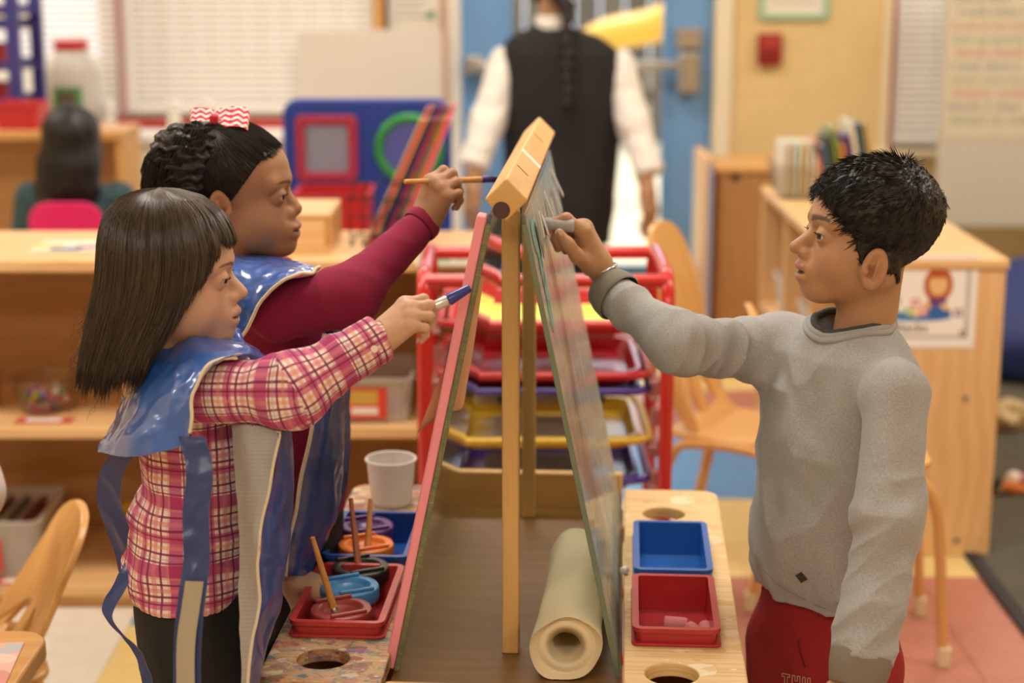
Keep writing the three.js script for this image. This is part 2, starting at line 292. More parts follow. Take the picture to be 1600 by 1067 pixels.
{
  // things on the shelves
  const a = PZ(75, 640, SH.z0 - 0.16), at = V(a.x, SH.y2 + 0.001, SH.z0 - 0.16);
  const bowl = thing('clear_bowl', 'clear round bowl of coloured beads on the middle shelf', 'bowl', at);
  part('shell', lathe([[0, 0], [0.06, 0], [0.072, 0.012], [0.078, 0.075], [0.083, 0.078], [0.083, 0.081], [0.074, 0.08], [0.068, 0.014], [0.058, 0.004], [0, 0.004]], 36).translate(at.x, at.y, at.z), M.clear, bowl);
  const r = rng(5), cols = ['#d9582b', '#6a4aa0', '#e9e2d2', '#4c9a54', '#d8b13a', '#c23a4a', '#8a7ac0'].map(c => std(c, 0.5)), bg = new THREE.IcosahedronGeometry(0.0085, 1);
  for (let k = 0; k < 60; k++) { const q = r() * 6.28, rr = 0.053 * Math.sqrt(r()); piece('bead', bg, cols[k % 7], bowl, V(at.x + rr * Math.cos(q), at.y + 0.013 + 0.016 * Math.floor(k / 24) + 0.003 * r(), at.z + rr * Math.sin(q))); }
  const a2 = PZ(-40, 640, SH.z0 - 0.17), at2 = V(a2.x, SH.y2 + 0.001, SH.z0 - 0.17);
  const b2 = thing('clear_bowl', 'clear round bowl at the very left edge of the middle shelf', 'bowl', at2);
  part('shell', lathe([[0, 0], [0.05, 0], [0.062, 0.012], [0.066, 0.075], [0.071, 0.078], [0.071, 0.081], [0.063, 0.08], [0.058, 0.014], [0.048, 0.004], [0, 0.004]], 36).translate(at2.x, at2.y, at2.z), M.clear, b2);
  for (let k = 0; k < 30; k++) { const q = r() * 6.28, rr = 0.045 * Math.sqrt(r()); piece('bead', bg, cols[(k * 3) % 7], b2, V(at2.x + rr * Math.cos(q), at2.y + 0.013 + 0.016 * Math.floor(k / 18), at2.z + rr * Math.sin(q))); }
  // shelf labels laid on the boards
  const lab = (px, py, y, w, d, bg2, label) => { const p = PY(px, py, y), t = thing('shelf_label', label, 'label', V(p.x, y, p.z)); part('card', slab(p.x - w / 2, p.x + w / 2, y + 0.0002, y + 0.0012, p.z - d / 2, p.z + d / 2, 0), bg2, t); part('photo_print', slab(p.x - w * 0.32, p.x + w * 0.3, y + 0.0013, y + 0.0018, p.z - d * 0.3, p.z + d * 0.25, 0), std('#e8e4dc', 0.4), t); };
  lab(70, 657, SH.y2, 0.13, 0.055, std('#c9564b', 0.5), 'red bordered label card on the shelf below the bead bowl');
  lab(40, 908, SH.y3, 0.16, 0.05, std('#d0604e', 0.5), 'red bordered label card on the bottom shelf below the white bin');
  // clear bin with a red picture label, right of the girls
  const c = PZ(588, 668, SH.z0 - 0.10), bin = tub('clear_bin', 'clear plastic bin with red picture label on the middle shelf', V(c.x, SH.y2 + 0.001, SH.z0 - 0.15), 0.17, 0.24, 0.105, M.frosted);
  const fz = SH.z0 - 0.15 + 0.115, cx = c.x - 0.02;
  part('label_card', slab(cx - 0.055, cx + 0.05, SH.y2 + 0.012, SH.y2 + 0.085, fz + 0.001, fz + 0.003, 0), std('#d9432f', 0.5), bin);
  part('label_picture', slab(cx - 0.035, cx + 0.03, SH.y2 + 0.045, SH.y2 + 0.077, fz + 0.0031, fz + 0.0036, 0), std('#c9a24a', 0.5), bin);
  part('label_picture', slab(cx - 0.03, cx + 0.03, SH.y2 + 0.022, SH.y2 + 0.038, fz + 0.0031, fz + 0.0036, 0), std('#ece6e0', 0.5), bin);
  const toyR = rng(9);
  for (let k = 0; k < 9; k++) { const s = 0.03; piece('toy_block', rbox(s, s, s, 0.003), cols[k % 7], bin, V(c.x - 0.05 + (k % 3) * 0.045, SH.y2 + 0.022 + 0.0 * k, SH.z0 - 0.15 - 0.06 + Math.floor(k / 3) * 0.05), [0, toyR() * 1.5, 0]); }
  const c3 = PZ(662, 668, SH.z0 - 0.10); tub('clear_bin', 'clear plastic bin partly behind the red cart post', V(c3.x + 0.045, SH.y2 + 0.001, SH.z0 - 0.15), 0.095, 0.24, 0.115, M.frosted);
  // white bin on the bottom shelf
  const d = PZ(15, 905, SH.z0 - 0.12), wb = tub('white_bin', 'white plastic bin with red label on the bottom shelf', V(d.x, SH.y3 + 0.001, SH.z0 - 0.17), 0.19, 0.27, 0.14, M.frosted);
  part('label_card', slab(d.x - 0.07, d.x + 0.012, SH.y3 + 0.02, SH.y3 + 0.10, SH.z0 - 0.041, SH.z0 - 0.039, 0), std('#d0483c', 0.5), wb);
  part('label_picture', slab(d.x - 0.05, d.x - 0.01, SH.y3 + 0.04, SH.y3 + 0.085, SH.z0 - 0.0389, SH.z0 - 0.0384, 0), std('#b9b4a2', 0.5), wb);
  for (let k = 0; k < 7; k++) part('folder', slab(d.x - 0.07 + k * 0.02, d.x - 0.066 + k * 0.02, SH.y3 + 0.006, SH.y3 + 0.12 + 0.012 * toyR(), SH.z0 - 0.28, SH.z0 - 0.07, 0), std(['#8a8577', '#c9c2b6', '#7a2f30', '#d8d2c8'][k % 4], 0.6), wb);
  // yellow toy on the bottom shelf
  const y = PZ(222, 815, SH.z0 - 0.15), yt = thing('toy_bowl', 'small yellow toy bowl on the bottom shelf behind the plaid shirt', 'bowl', V(y.x, SH.y3 + 0.001, SH.z0 - 0.15));
  part('shell', lathe([[0, 0], [0.04, 0], [0.07, 0.1], [0.075, 0.13], [0.068, 0.13], [0.062, 0.1], [0.035, 0.006], [0, 0.006]], 28).translate(y.x, SH.y3 + 0.001, SH.z0 - 0.15), std('#e3b23a', 0.4), yt);
  // magazine on the top, wooden box, red bin
  const bk = PY(125, 388, SH.top), mg = thing('magazine', 'colourful magazine lying on the shelf top', 'magazine', V(bk.x, SH.top, bk.z));
  part('pages', slab(bk.x - 0.10, bk.x + 0.14, SH.top, SH.top + 0.006, bk.z - 0.08, bk.z + 0.07, 0.001), std('#e8dfc8', 0.4), mg);
  [['#e7c34a', -0.07, 0.0], ['#a04a8c', 0.03, 0.02], ['#3d6fae', -0.02, 0.045], ['#d8d2c4', 0.07, -0.03]].forEach(([col, x, z]) => part('cover_print', slab(bk.x + x - 0.035, bk.x + x + 0.035, SH.top + 0.0061, SH.top + 0.0065, bk.z + z - 0.02, bk.z + z + 0.02, 0), std(col, 0.35), mg));
  const w0 = PY(470, 412, SH.top), w1 = PY(522, 400, SH.top), bx = thing('wooden_box', 'open-ended blond wooden box on the shelf top', 'box', V(w0.x, SH.top, -3.9));
  const X0 = w0.x - 0.07, X1 = w1.x - 0.01, hz = 0.088;
  part('board', uvBox(slab(X0, X1, SH.top, SH.top + 0.012, -4.06, -3.82)), M.maple, bx); part('board', uvBox(slab(X0, X1, SH.top + hz - 0.012, SH.top + hz, -4.06, -3.82)), M.maple, bx);
  part('board', uvBox(slab(X0, X0 + 0.012, SH.top + 0.0125, SH.top + hz - 0.0125, -4.06, -3.82)), M.honey, bx); part('board', uvBox(slab(X1 - 0.012, X1, SH.top + 0.0125, SH.top + hz - 0.0125, -4.06, -3.82)), M.honey, bx); part('board', uvBox(slab(X0 + 0.0125, X1 - 0.0125, SH.top + 0.0125, SH.top + hz - 0.0125, -3.835, -3.822)), M.maple, bx);
  const gl = PY(710, 405, SH.top), pp = thing('paper_sheet', 'printed sheets lying at the right end of the shelf top', 'paper', V(gl.x, SH.top, gl.z));
  part('sheet', slab(gl.x - 0.08, gl.x + 0.08, SH.top, SH.top + 0.004, gl.z - 0.11, gl.z + 0.10, 0), std('#b7b09a', 0.6), pp);
  for (let k = 0; k < 4; k++) part('print_block', slab(gl.x - 0.065 + k * 0.033, gl.x - 0.04 + k * 0.033, SH.top + 0.0041, SH.top + 0.0044, gl.z - 0.07, gl.z + 0.06, 0), std(['#8a7f68', '#6f8a5f', '#a09780', '#8f5f4f'][k], 0.6), pp);
}
// blue play board with a red framed window and a green ring; red bin below
{
  const Z = -5.35, a = PZ(440, 155, Z), b = PZ(706, 300, Z), w = b.x - a.x, cx = (a.x + b.x) / 2, top = a.y;
  const t = thing('play_board', 'blue rounded play board with red square frame and green ring', 'play board', V(cx, 0, Z));
  const H = top - 0.30, s = rrShape(w, H, 0.05); const cy = 0.30 + H / 2;
  part('panel', extrude(s, 0.05, 0.008).translate(cx, cy, Z - 0.05), std('#1e3f9a', 0.4), t);
  const fr = (px0, py0, px1, py1, bw, m, nm) => { const p = PZ(px0, py0, Z), q = PZ(px1, py1, Z), W = q.x - p.x, Hh = p.y - q.y, o = rrShape(W, Hh, 0.02); o.holes.push(new THREE.Path(rrShape(W - 2 * bw, Hh - 2 * bw, 0.012).getPoints(6))); part(nm, extrude(o, 0.02, 0.004).translate((p.x + q.x) / 2, (p.y + q.y) / 2, Z), m, t); part('pocket', extrude(rrShape(W - 2 * bw, Hh - 2 * bw, 0.012), 0.006, 0).translate((p.x + q.x) / 2, (p.y + q.y) / 2, Z), std('#8f93a8', 0.25), t); };
  fr(462, 180, 560, 282, 0.028, std('#a92d46', 0.4), 'square_frame');
  const c = PZ(640, 232, Z); part('ring', new THREE.TorusGeometry(0.095, 0.014, 10, 36).translate(c.x, c.y, Z + 0.006), std('#2f8f3a', 0.4), t); part('ring_disc', new THREE.CylinderGeometry(0.082, 0.082, 0.006, 32).rotateX(Math.PI / 2).translate(c.x, c.y, Z + 0.003), std('#5a62b0', 0.3), t);
  for (const s2 of [-1, 1]) part('leg', slab(cx + s2 * (w / 2 - 0.08) - 0.03, cx + s2 * (w / 2 - 0.08) + 0.03, 0, 0.31, Z - 0.045, Z - 0.005), std('#1e3f9a', 0.4), t);
  part('foot', slab(cx - w / 2 + 0.03, cx + w / 2 - 0.03, 0, 0.03, Z - 0.2, Z + 0.15), std('#1e3f9a', 0.4), t);
  const r0 = PZ(466, 305, -4.62), r1 = PZ(566, 372, -4.62), rb = thing('red_bin', 'big red plastic bin below the blue play board', 'bin', V((r0.x + r1.x) / 2, 0, -4.75));
  part('shell', tubGeo(r1.x - r0.x + 0.03, 0.22, r0.y, 0.02).translate((r0.x + r1.x) / 2, 0, -4.74), M.redPlastic, rb);
}
// rainbow folders in a wire file rack on the shelf top
{
  const cols = ['#c8a86a', '#d0206a', '#e59a3a', '#1d2547', '#262a52', '#b3262a', '#8c2f2a', '#5b7a33', '#e3762e', '#e8524f', '#e07aa0'];
  const base = PY(566, 392, SH.top), Z = SH.z1 + 0.15;
  const rk = thing('wire_file_rack', 'black wire file rack holding the rainbow folders', 'rack', V(base.x, SH.top, Z));
  const wires = []; for (let k = 0; k < 5; k++) { const x = base.x - 0.03 + k * 0.028; wires.push(tube([V(x, SH.top + 0.004, Z + 0.1), V(x - 0.0, SH.top + 0.10, Z + 0.1), V(x + 0.015, SH.top + 0.16, Z + 0.08)], 0.0018, 8, 5), tube([V(x, SH.top + 0.004, Z + 0.1), V(x, SH.top + 0.004, Z - 0.1)], 0.0018, 4, 5)); }
  for (let k = 0; k < 4; k++) wires.push(rod(V(base.x - 0.035, SH.top + 0.03 + k * 0.04, Z + 0.1), V(base.x + 0.09 + 0.01 * k, SH.top + 0.03 + k * 0.04, Z + 0.1), 0.0018, 0.0018, 5, false));
  part('wire', merge(...wires), M.black, rk);
  cols.forEach((c, k) => {
    const bottom = V(base.x + 0.0 + k * 0.008, SH.top + 0.006, Z), lean = 0.43 - k * 0.004;
    const names = ['tan', 'magenta', 'amber', 'navy', 'dark indigo', 'red', 'maroon', 'olive green', 'orange', 'coral', 'pink'];
    const f = thing('folder', `${names[k]} folder leaning in the wire rack of rainbow folders`, 'folder', bottom, 'rainbow folders in the wire rack');
    const g = rbox(0.005, 0.31, 0.19, 0.0025, 1); g.translate(0.0025, 0.155, 0); g.rotateZ(-lean); g.translate(bottom.x, bottom.y, bottom.z - 0.0); part('cover', g, std(c, 0.45), f);
    const tb = rbox(0.0035, 0.03, 0.06, 0.001, 1); tb.translate(0.0025, 0.318, -0.05); tb.rotateZ(-lean); tb.translate(bottom.x, bottom.y, bottom.z); part('tab', tb, std(c, 0.45), f);
  });
}
// the window ledge: jar, stacked candles, whiteboard, notice, plank
{
  const ly = WIN_B - 0.036, lz = BACK + 0.10;
  structure('trim_10', uvBox(slab(winL - 0.1, winR + 0.02, 0, ly - 0.04, BACK, BACK + 0.17, 0.004)), M.cream);
  const j = PZ(116, 170, lz), jr = 0.105, jar = thing('clear_jar', 'big clear jar with red lid and green label on the window ledge', 'jar', V(j.x, ly, lz));
  const jh = PZ(116, 78, lz).y - ly;
  part('glass', lathe([[0, 0], [jr - 0.01, 0], [jr, 0.015], [jr, jh * 0.72], [jr * 0.75, jh * 0.9], [jr * 0.58, jh], [jr * 0.56, jh], [jr * 0.72, jh * 0.88], [jr - 0.004, jh * 0.7], [jr - 0.004, 0.02], [jr - 0.014, 0.004], [0, 0.004]], 36).translate(j.x, ly, lz), new THREE.MeshPhysicalMaterial({ color: '#efe9df', roughness: 0.35, transmission: 0.4, thickness: 0 }), jar);
  part('lid', lathe([[0, 0], [jr * 0.62, 0], [jr * 0.63, 0.004], [jr * 0.63, 0.034], [jr * 0.6, 0.038], [0, 0.038]], 32).translate(j.x, ly + jh + 0.0005, lz), M.redPlastic, jar);
  const gl = new THREE.CylinderGeometry(jr + 0.0012, jr + 0.0012, 0.09, 24, 1, true, -0.55, 1.1).translate(j.x, ly + jh * 0.42, lz); part('label_card', gl, std('#3f9a4f', 0.5, { side: THREE.DoubleSide }), jar);
  part('label_picture', new THREE.CylinderGeometry(jr + 0.0018, jr + 0.0018, 0.05, 24, 1, true, -0.36, 0.72).translate(j.x, ly + jh * 0.44, lz), std('#6b5a4c', 0.5, { side: THREE.DoubleSide }), jar);
  const r = rng(3); const fillM = std('#e2d3b8', 0.7); const cot = new THREE.IcosahedronGeometry(0.026, 1); for (let k = 0; k < 60; k++) { const q = r() * 6.28, rr = 0.07 * Math.sqrt(r()); piece('pasta_ball', cot, fillM, jar, V(j.x + rr * Math.cos(q), ly + 0.03 + (k / 60) * jh * 0.62, lz + rr * Math.sin(q))); }
  [[170, 'white stacked bead candle right of the clear jar'], [272, 'white stacked bead candle above the hair bow, left of the pair'], [325, 'white stacked bead candle above the hair bow, right of the pair']].forEach(([px, l]) => {
    const q = PZ(px, 180, lz + 0.03), t = thing('bead_candle', l, 'candle', V(q.x, ly, lz + 0.03), 'stacked bead candles on the ledge');
    const pr = [[0, 0]]; for (let k = 0; k < 5; k++) for (let m = 0; m < 6; m++) { const th = m / 6 * Math.PI; pr.push([0.018 + (0.012 - k * 0.0015) * Math.sin(th), k * 0.024 + 0.024 * m / 6]); } pr.push([0.012, 0.12], [0, 0.121]);
    part('body', lathe(pr, 24).translate(q.x, ly, lz + 0.03), std('#efe9da', 0.4), t); part('wick', rod(V(q.x, ly + 0.12, lz + 0.03), V(q.x, ly + 0.13, lz + 0.03), 0.0015, 0.0012, 5), M.black, t);
  });
  // whiteboard leaning in front of the window
  const a = PZ(464, 47, BACK + 0.07), b = PZ(692, 160, BACK + 0.07), wb = thing('whiteboard', 'blank cream whiteboard standing against the window', 'whiteboard', V((a.x + b.x) / 2, ly, BACK + 0.07));
  part('panel', slab(a.x, b.x, ly, a.y, BACK + 0.06, BACK + 0.075), std('#ded4c6', 0.35), wb);
  part('edge', merge(slab(b.x + 0.0005, b.x + 0.02, ly, a.y + 0.14, BACK + 0.055, BACK + 0.08)), std('#c9a08a', 0.5), wb);
  // notice and plank on the wall between window and door
  const n0 = PZ(606, -40, BACK), n1 = PZ(688, 52, BACK), nt = thing('notice_sheet', 'printed white notice above the whiteboard', 'notice', V((n0.x + n1.x) / 2, n1.y, BACK));
  part('sheet', slab(n0.x, n1.x, n1.y, n0.y, BACK + 0.013, BACK + 0.016, 0), std('#e4dccd', 0.6), nt);
  part('frame', merge(slab(n0.x - 0.02, n1.x + 0.03, n1.y - 0.02, n0.y + 0.02, BACK + 0.001, BACK + 0.012)), std('#c69a6e', 0.5), nt);
  for (let k = 0; k < 4; k++) part('print_line', slab(n0.x + 0.03, n1.x - 0.05 - 0.02 * (k % 2), n1.y + 0.06 + k * 0.03, n1.y + 0.068 + k * 0.03, BACK + 0.0161, BACK + 0.0166, 0), std('#9a9488', 0.6), nt);
  part('print_line', slab(n1.x - 0.05, n1.x - 0.02, n1.y + 0.055, n1.y + 0.085, BACK + 0.0161, BACK + 0.0167, 0), std('#4f8a66', 0.6), nt);
  const p0 = PZ(584, 45, BACK + 0.03), pl = thing('wooden_plank', 'narrow wooden plank standing beside the notice', 'plank', V(p0.x, ly, BACK + 0.03));
  part('board', uvBox(slab(p0.x, p0.x + 0.042, ly, 1.6, BACK + 0.02, BACK + 0.045), 1), M.honey, pl); part('edge', slab(p0.x + 0.0425, p0.x + 0.055, ly, 1.6, BACK + 0.02, BACK + 0.045), M.black, pl);
}
// blue rack with red bins at far left
{
  const Z = -6.1, px = PZ(60, 100, Z - 0.3).x, floorY = 0, t = thing('bin_rack', 'tall blue post rack of red bins by the left window', 'rack', V(px - 0.2, 0, Z)), bm = std('#34337c', 0.45);
  for (const [x, z] of [[px, Z], [px - 0.42, Z], [px, Z - 0.3], [px - 0.42, Z - 0.3]]) part('post', slab(x - 0.022, x + 0.022, 0, 1.75, z - 0.02, z + 0.02), bm, t);
  const y1 = PZ(30, 16, Z).y, y2 = PZ(30, 38, Z).y, y3 = PZ(30, 103, Z).y, y4 = PZ(30, 160, Z).y;
  for (const y of [y1, y2, y3, y4]) { part('rail', slab(px - 0.40, px - 0.0225, y - 0.012, y + 0.012, Z - 0.012, Z + 0.012), bm, t); part('rail', slab(px - 0.40, px - 0.0225, y - 0.012, y + 0.012, Z - 0.312, Z - 0.288), bm, t); part('shelf_plate', slab(px - 0.43, px + 0.01, y - 0.018, y - 0.0125, Z - 0.28, Z - 0.02, 0), bm, t); }
  const b = [[y3, 'red bin on the upper level of the blue rack', 0.085], [y4, 'red bin on the lower level of the blue rack', 0.07]];
  for (const [y, l, h] of b) { const q = tub('red_bin', l, V(px - 0.16, y - 0.012, Z - 0.13), 0.22, 0.22, h, M.redPlastic); part('toy', new THREE.IcosahedronGeometry(0.03, 1).translate(px - 0.14, y + 0.04, Z - 0.1), std('#b8863a', 0.5), q); part('toy', new THREE.IcosahedronGeometry(0.028, 1).translate(px - 0.21, y + 0.035, Z - 0.12), std('#d2c5ae', 0.5), q); }
  // low table with a red bin in front
  const Zt = -5.75, tp = PZ(30, 205, Zt), tb = thing('side_counter', 'low wooden counter at far left carrying a red bin', 'counter', V(tp.x - 0.2, 0, Zt - 0.1));
  const xr = PZ(192, 210, Zt).x;
  part('top', uvBox(slab(tp.x - 0.5, xr, tp.y - 0.03, tp.y, Zt - 0.28, Zt, 0.006)), M.honey, tb);
  for (const x of [tp.x - 0.48, xr - 0.03]) part('side_panel', uvBox(slab(x, x + 0.03, 0, tp.y - 0.03, Zt - 0.27, Zt - 0.01), 1), M.honey, tb);
  part('back_panel', uvBox(slab(tp.x - 0.45, xr - 0.03, 0, tp.y - 0.03, Zt - 0.27, Zt - 0.255, 0)), M.brown, tb);
  tub('red_bin', 'bright red bin standing on the low counter at far left', V(PZ(35, 190, Zt - 0.12).x, tp.y + 0.0005, Zt - 0.12), 0.15, 0.18, 0.085, M.redPlastic);
  const wp = V(PZ(4, 190, Zt - 0.1).x - 0.10, tp.y, Zt - 0.08), ww = thing('paper_stack', 'crumpled white papers at the left end of the counter', 'paper', wp);
  for (let k = 0; k < 4; k++) part('sheet', rbox(0.1, 0.008, 0.12, 0.003).rotateZ(0.1 * (k - 1)).rotateY(k * 0.4).translate(wp.x, wp.y + 0.014 + k * 0.014, wp.z), M.white, ww);
}
// ---------------------------------------------------------------- right side: cabinet, poster, books, alarm, picture, chart, bean bag, carpet
const CB = { x0: 0.79, x1: 1.186, z0: -4.08, z1: -5.43, top: 0.75 };
{
  const t = thing('toy_cabinet', 'light maple low cabinet behind the boy with a picture sign', 'cabinet', V(0.99, 0, -4.75));
  part('top', uvBox(slab(CB.x0 - 0.006, CB.x1 + 0.006, CB.top - 0.026, CB.top, CB.z1, CB.z0 + 0.006, 0.006)), M.maple, t);
  part('end_panel', uvBox(slab(CB.x0, CB.x1, 0.0, CB.top - 0.0265, CB.z0 - 0.02, CB.z0, 0.004), 1), M.maple, t);
  part('end_panel', uvBox(slab(CB.x0, CB.x1, 0.0, CB.top - 0.0265, CB.z1 + 0.002, CB.z1 + 0.022, 0.004), 1), M.maple, t);
  part('back_panel', uvBox(slab(CB.x1 - 0.014, CB.x1 - 0.002, 0.05, CB.top - 0.0265, CB.z1 + 0.0225, CB.z0 - 0.0205, 0)), M.maple, t);
  for (let k = 1; k < 3; k++) { const z = lerp(CB.z1, CB.z0, k / 3); part('divider', uvBox(slab(CB.x0 + 0.004, CB.x1 - 0.0145, 0.05, CB.top - 0.0265, z - 0.01, z + 0.01), 1), M.maple, t); }
  for (const y of [0.05, 0.38]) part('shelf_board', uvBox(slab(CB.x0 + 0.003, CB.x1 - 0.0145, y - 0.02, y, CB.z1 + 0.0225, CB.z0 - 0.0205, 0.003)), M.maple, t);
  for (const [px, py] of [[1508, 622], [1495, 844]]) { const q = PZ(px, py, CB.z0 + 0.001); part('bolt', new THREE.CylinderGeometry(0.008, 0.008, 0.003, 14).rotateX(Math.PI / 2).translate(q.x, q.y, CB.z0 + 0.001), M.steel, t); }
  for (let k = 0; k < 6; k++) part('clear_drawer', tubGeo(0.17, 0.25, 0.12, 0.02).rotateY(Math.PI / 2).translate(CB.x0 + 0.15, k % 2 ? 0.052 : 0.382, CB.z0 - 0.23 - Math.floor(k / 2) * 0.45), M.frosted, t);
  // picture sign on the end panel
  const a = PZ(1360, 398, CB.z0), b = PZ(1521, 543, CB.z0), w = b.x - a.x, h = a.y - b.y;
  const sign = ctex(512, Math.round(512 * h / w), (c, W, H) => {
    c.fillStyle = '#f3efea'; c.fillRect(0, 0, W, H);
    c.strokeStyle = '#4c4a46'; c.lineWidth = 3; c.strokeRect(W * 0.05, H * 0.07, W * 0.885, H * 0.82);
    c.fillStyle = '#4c4a46'; for (let y = H * 0.08; y < H * 0.88; y += 12) { c.fillRect(W * 0.90, y, 12, 6); c.fillRect(W * 0.05, y, 12, 6); } for (let x = W * 0.06; x < W * 0.92; x += 12) { c.fillRect(x, H * 0.065, 6, 8); c.fillRect(x, H * 0.87, 6, 8); }
    for (const [x, y] of [[0.89, 0.11], [0.89, 0.84], [0.08, 0.11], [0.08, 0.84]]) { c.beginPath(); c.arc(W * x, H * y, 16, 0, 7); c.fill(); c.fillStyle = '#f3efea'; c.beginPath(); c.arc(W * x, H * y, 8, 0, 7); c.fill(); c.fillStyle = '#4c4a46'; }
    const X = W * 0.64; // child with red hair
    c.fillStyle = '#3f7fc4'; c.beginPath(); c.ellipse(W * 0.46, H * 0.66, W * 0.32, H * 0.055, 0, 0, 7); c.fill();
    c.fillStyle = '#b9572a'; c.beginPath(); c.ellipse(X, H * 0.32, W * 0.135, H * 0.19, 0, 0, 7); c.fill();
    c.fillStyle = '#e6bd86'; c.beginPath(); c.ellipse(X, H * 0.32, W * 0.085, H * 0.115, 0, 0, 7); c.fill();
    c.fillStyle = '#b9572a'; c.beginPath(); c.ellipse(X, H * 0.20, W * 0.09, H * 0.05, 0, 0, 7); c.fill();
    c.fillStyle = '#6a3f7c'; c.fillRect(X - W * 0.08, H * 0.46, W * 0.16, H * 0.13);
    c.fillStyle = '#2f66b0'; c.beginPath(); c.ellipse(X + W * 0.01, H * 0.62, W * 0.12, H * 0.075, 0, 0, 7); c.fill();
    c.fillStyle = '#e6bd86'; c.beginPath(); c.ellipse(X + W * 0.07, H * 0.56, W * 0.05, H * 0.03, 0.5, 0, 7); c.fill(); c.beginPath(); c.ellipse(X - W * 0.1, H * 0.55, W * 0.04, H * 0.05, 0.5, 0, 7); c.fill();
    [['#d8617a', 0.40, 0.47], ['#74a84a', 0.34, 0.57], ['#e2c14a', 0.41, 0.58], ['#d8617a', 0.48, 0.57], ['#7a4a78', 0.80, 0.58], ['#4a7ac0', 0.20, 0.56], ['#4f9a6f', 0.22, 0.45]].forEach(([k, x, y]) => { c.fillStyle = k; c.fillRect(W * x, H * y, W * 0.075, H * 0.085); c.fillStyle = '#f3efea'; c.fillRect(W * (x + 0.02), H * (y + 0.02), W * 0.035, H * 0.045); });
    c.fillStyle = '#3c3a38'; c.font = `bold ${Math.round(H * 0.12)}px sans-serif`; c.textAlign = 'center'; c.fillText('Blocks', W * 0.40, H * 0.83);
  });
  const s = thing('picture_sign', 'white picture sign reading Blocks taped to the cabinet end', 'sign', V((a.x + b.x) / 2, b.y, CB.z0 + 0.001));
  const g = new THREE.BoxGeometry(w, h, 0.001).translate((a.x + b.x) / 2, (a.y + b.y) / 2, CB.z0 + 0.0012);
  part('card', g, std('#ffffff', 0.3, { map: sign }), s);
}
{ // acrylic bin of picture books on the cabinet
  const Y = CB.top + 0.0005, z = -5.2, x0 = PZ(1203, 295, z).x, x1 = PZ(1378, 295, z).x, t = tub('book_bin', 'clear bin of picture books on the maple cabinet', V((x0 + x1) / 2, Y, z), x1 - x0, 0.2, 0.105, M.clear);
  const r = rng(12), cols = ['#e7dfcd', '#d9d0bd', '#cfe0dc', '#e3cfa0', '#d8d4cc', '#efe6d8', '#c65b3a', '#3f6f8f', '#4a4f45', '#7f9a4a', '#d98a4a', '#5a3f8a', '#e8e0cf', '#3a6a78', '#a08a5a'];
  const nm = ['ivory', 'beige', 'pale mint', 'straw', 'light grey', 'off-white', 'orange-red', 'steel blue', 'dark grey', 'lime', 'orange', 'violet', 'cream', 'teal', 'khaki'];
  cols.forEach((c, k) => {
    const f = k / (cols.length - 1), x = lerp(x0 + 0.03, x1 - 0.045, f), h = k < 6 ? 0.16 : 0.15 + 0.06 * r() + (k > 10 ? 0.035 : 0), th = 0.011, lean = k < 6 ? 0.0 : 0.2;
    const b = thing('picture_book', `${nm[k]} picture book standing in the clear book bin`, 'book', V(x, Y + 0.006, z), 'picture books in the clear bin');
    const place = g => g.rotateZ(lean * (k < 6 ? 1 : 1)).translate(x + (k < 6 ? 0 : 0.01), Y + 0.008, z - 0.0);
    part('cover', place(merge(rbox(0.0015, h, 0.16, 0.0006, 1).translate(-th / 2, h / 2, 0), rbox(0.0015, h, 0.16, 0.0006, 1).translate(th / 2, h / 2, 0), rbox(th, h, 0.0015, 0.0006, 1).translate(0, h / 2, 0.08))), std(c, 0.4), b);
    part('pages', place(new THREE.BoxGeometry(th - 0.002, h - 0.008, 0.154).translate(0, h / 2, -0.003)), M.white, b);
  });
}
{ // brown cupboard beyond the cabinet
  const z = -5.95, x0 = PZ(1122, 300, z).x, x1 = PZ(1200, 300, z).x + 0.32, top = PZ(1150, 262, z).y, t = thing('low_cupboard', 'plain brown wooden cupboard by the blue door', 'cupboard', V((x0 + x1) / 2, 0, z));
  part('body', uvBox(slab(x0, x1, 0.0, top - 0.02, z - 0.36, z - 0.02, 0.004), 1), M.honey, t);
  part('top', uvBox(slab(x0 - 0.012, x1, top - 0.0195, top, z - 0.37, z, 0.004)), M.honey, t);
  part('door', uvBox(slab(x0 + 0.01, x1 - 0.01, 0.05, top - 0.03, z - 0.0195, z - 0.004, 0.004), 1), M.brown, t);
  const q = PZ(1149, 277, z); part('finger_hole', new THREE.CylinderGeometry(0.014, 0.014, 0.006, 18).rotateX(Math.PI / 2).translate(q.x, q.y, z - 0.004), M.black, t);
  const e0 = PZ(1106, 245, z + 0.02), w = thing('folded_board', 'narrow pale wooden board with blue-grey strip leaning by the door frame', 'board', V(e0.x, 0, z + 0.03));
  part('board', uvBox(slab(e0.x - 0.015, e0.x + 0.02, 0, e0.y, z - 0.3, z + 0.03), 1), M.maple, w); part('strip', slab(e0.x + 0.0025, e0.x + 0.017, 0.02, e0.y - 0.02, z + 0.0305, z + 0.033, 0), std('#9aa6c4', 0.4), w);
}
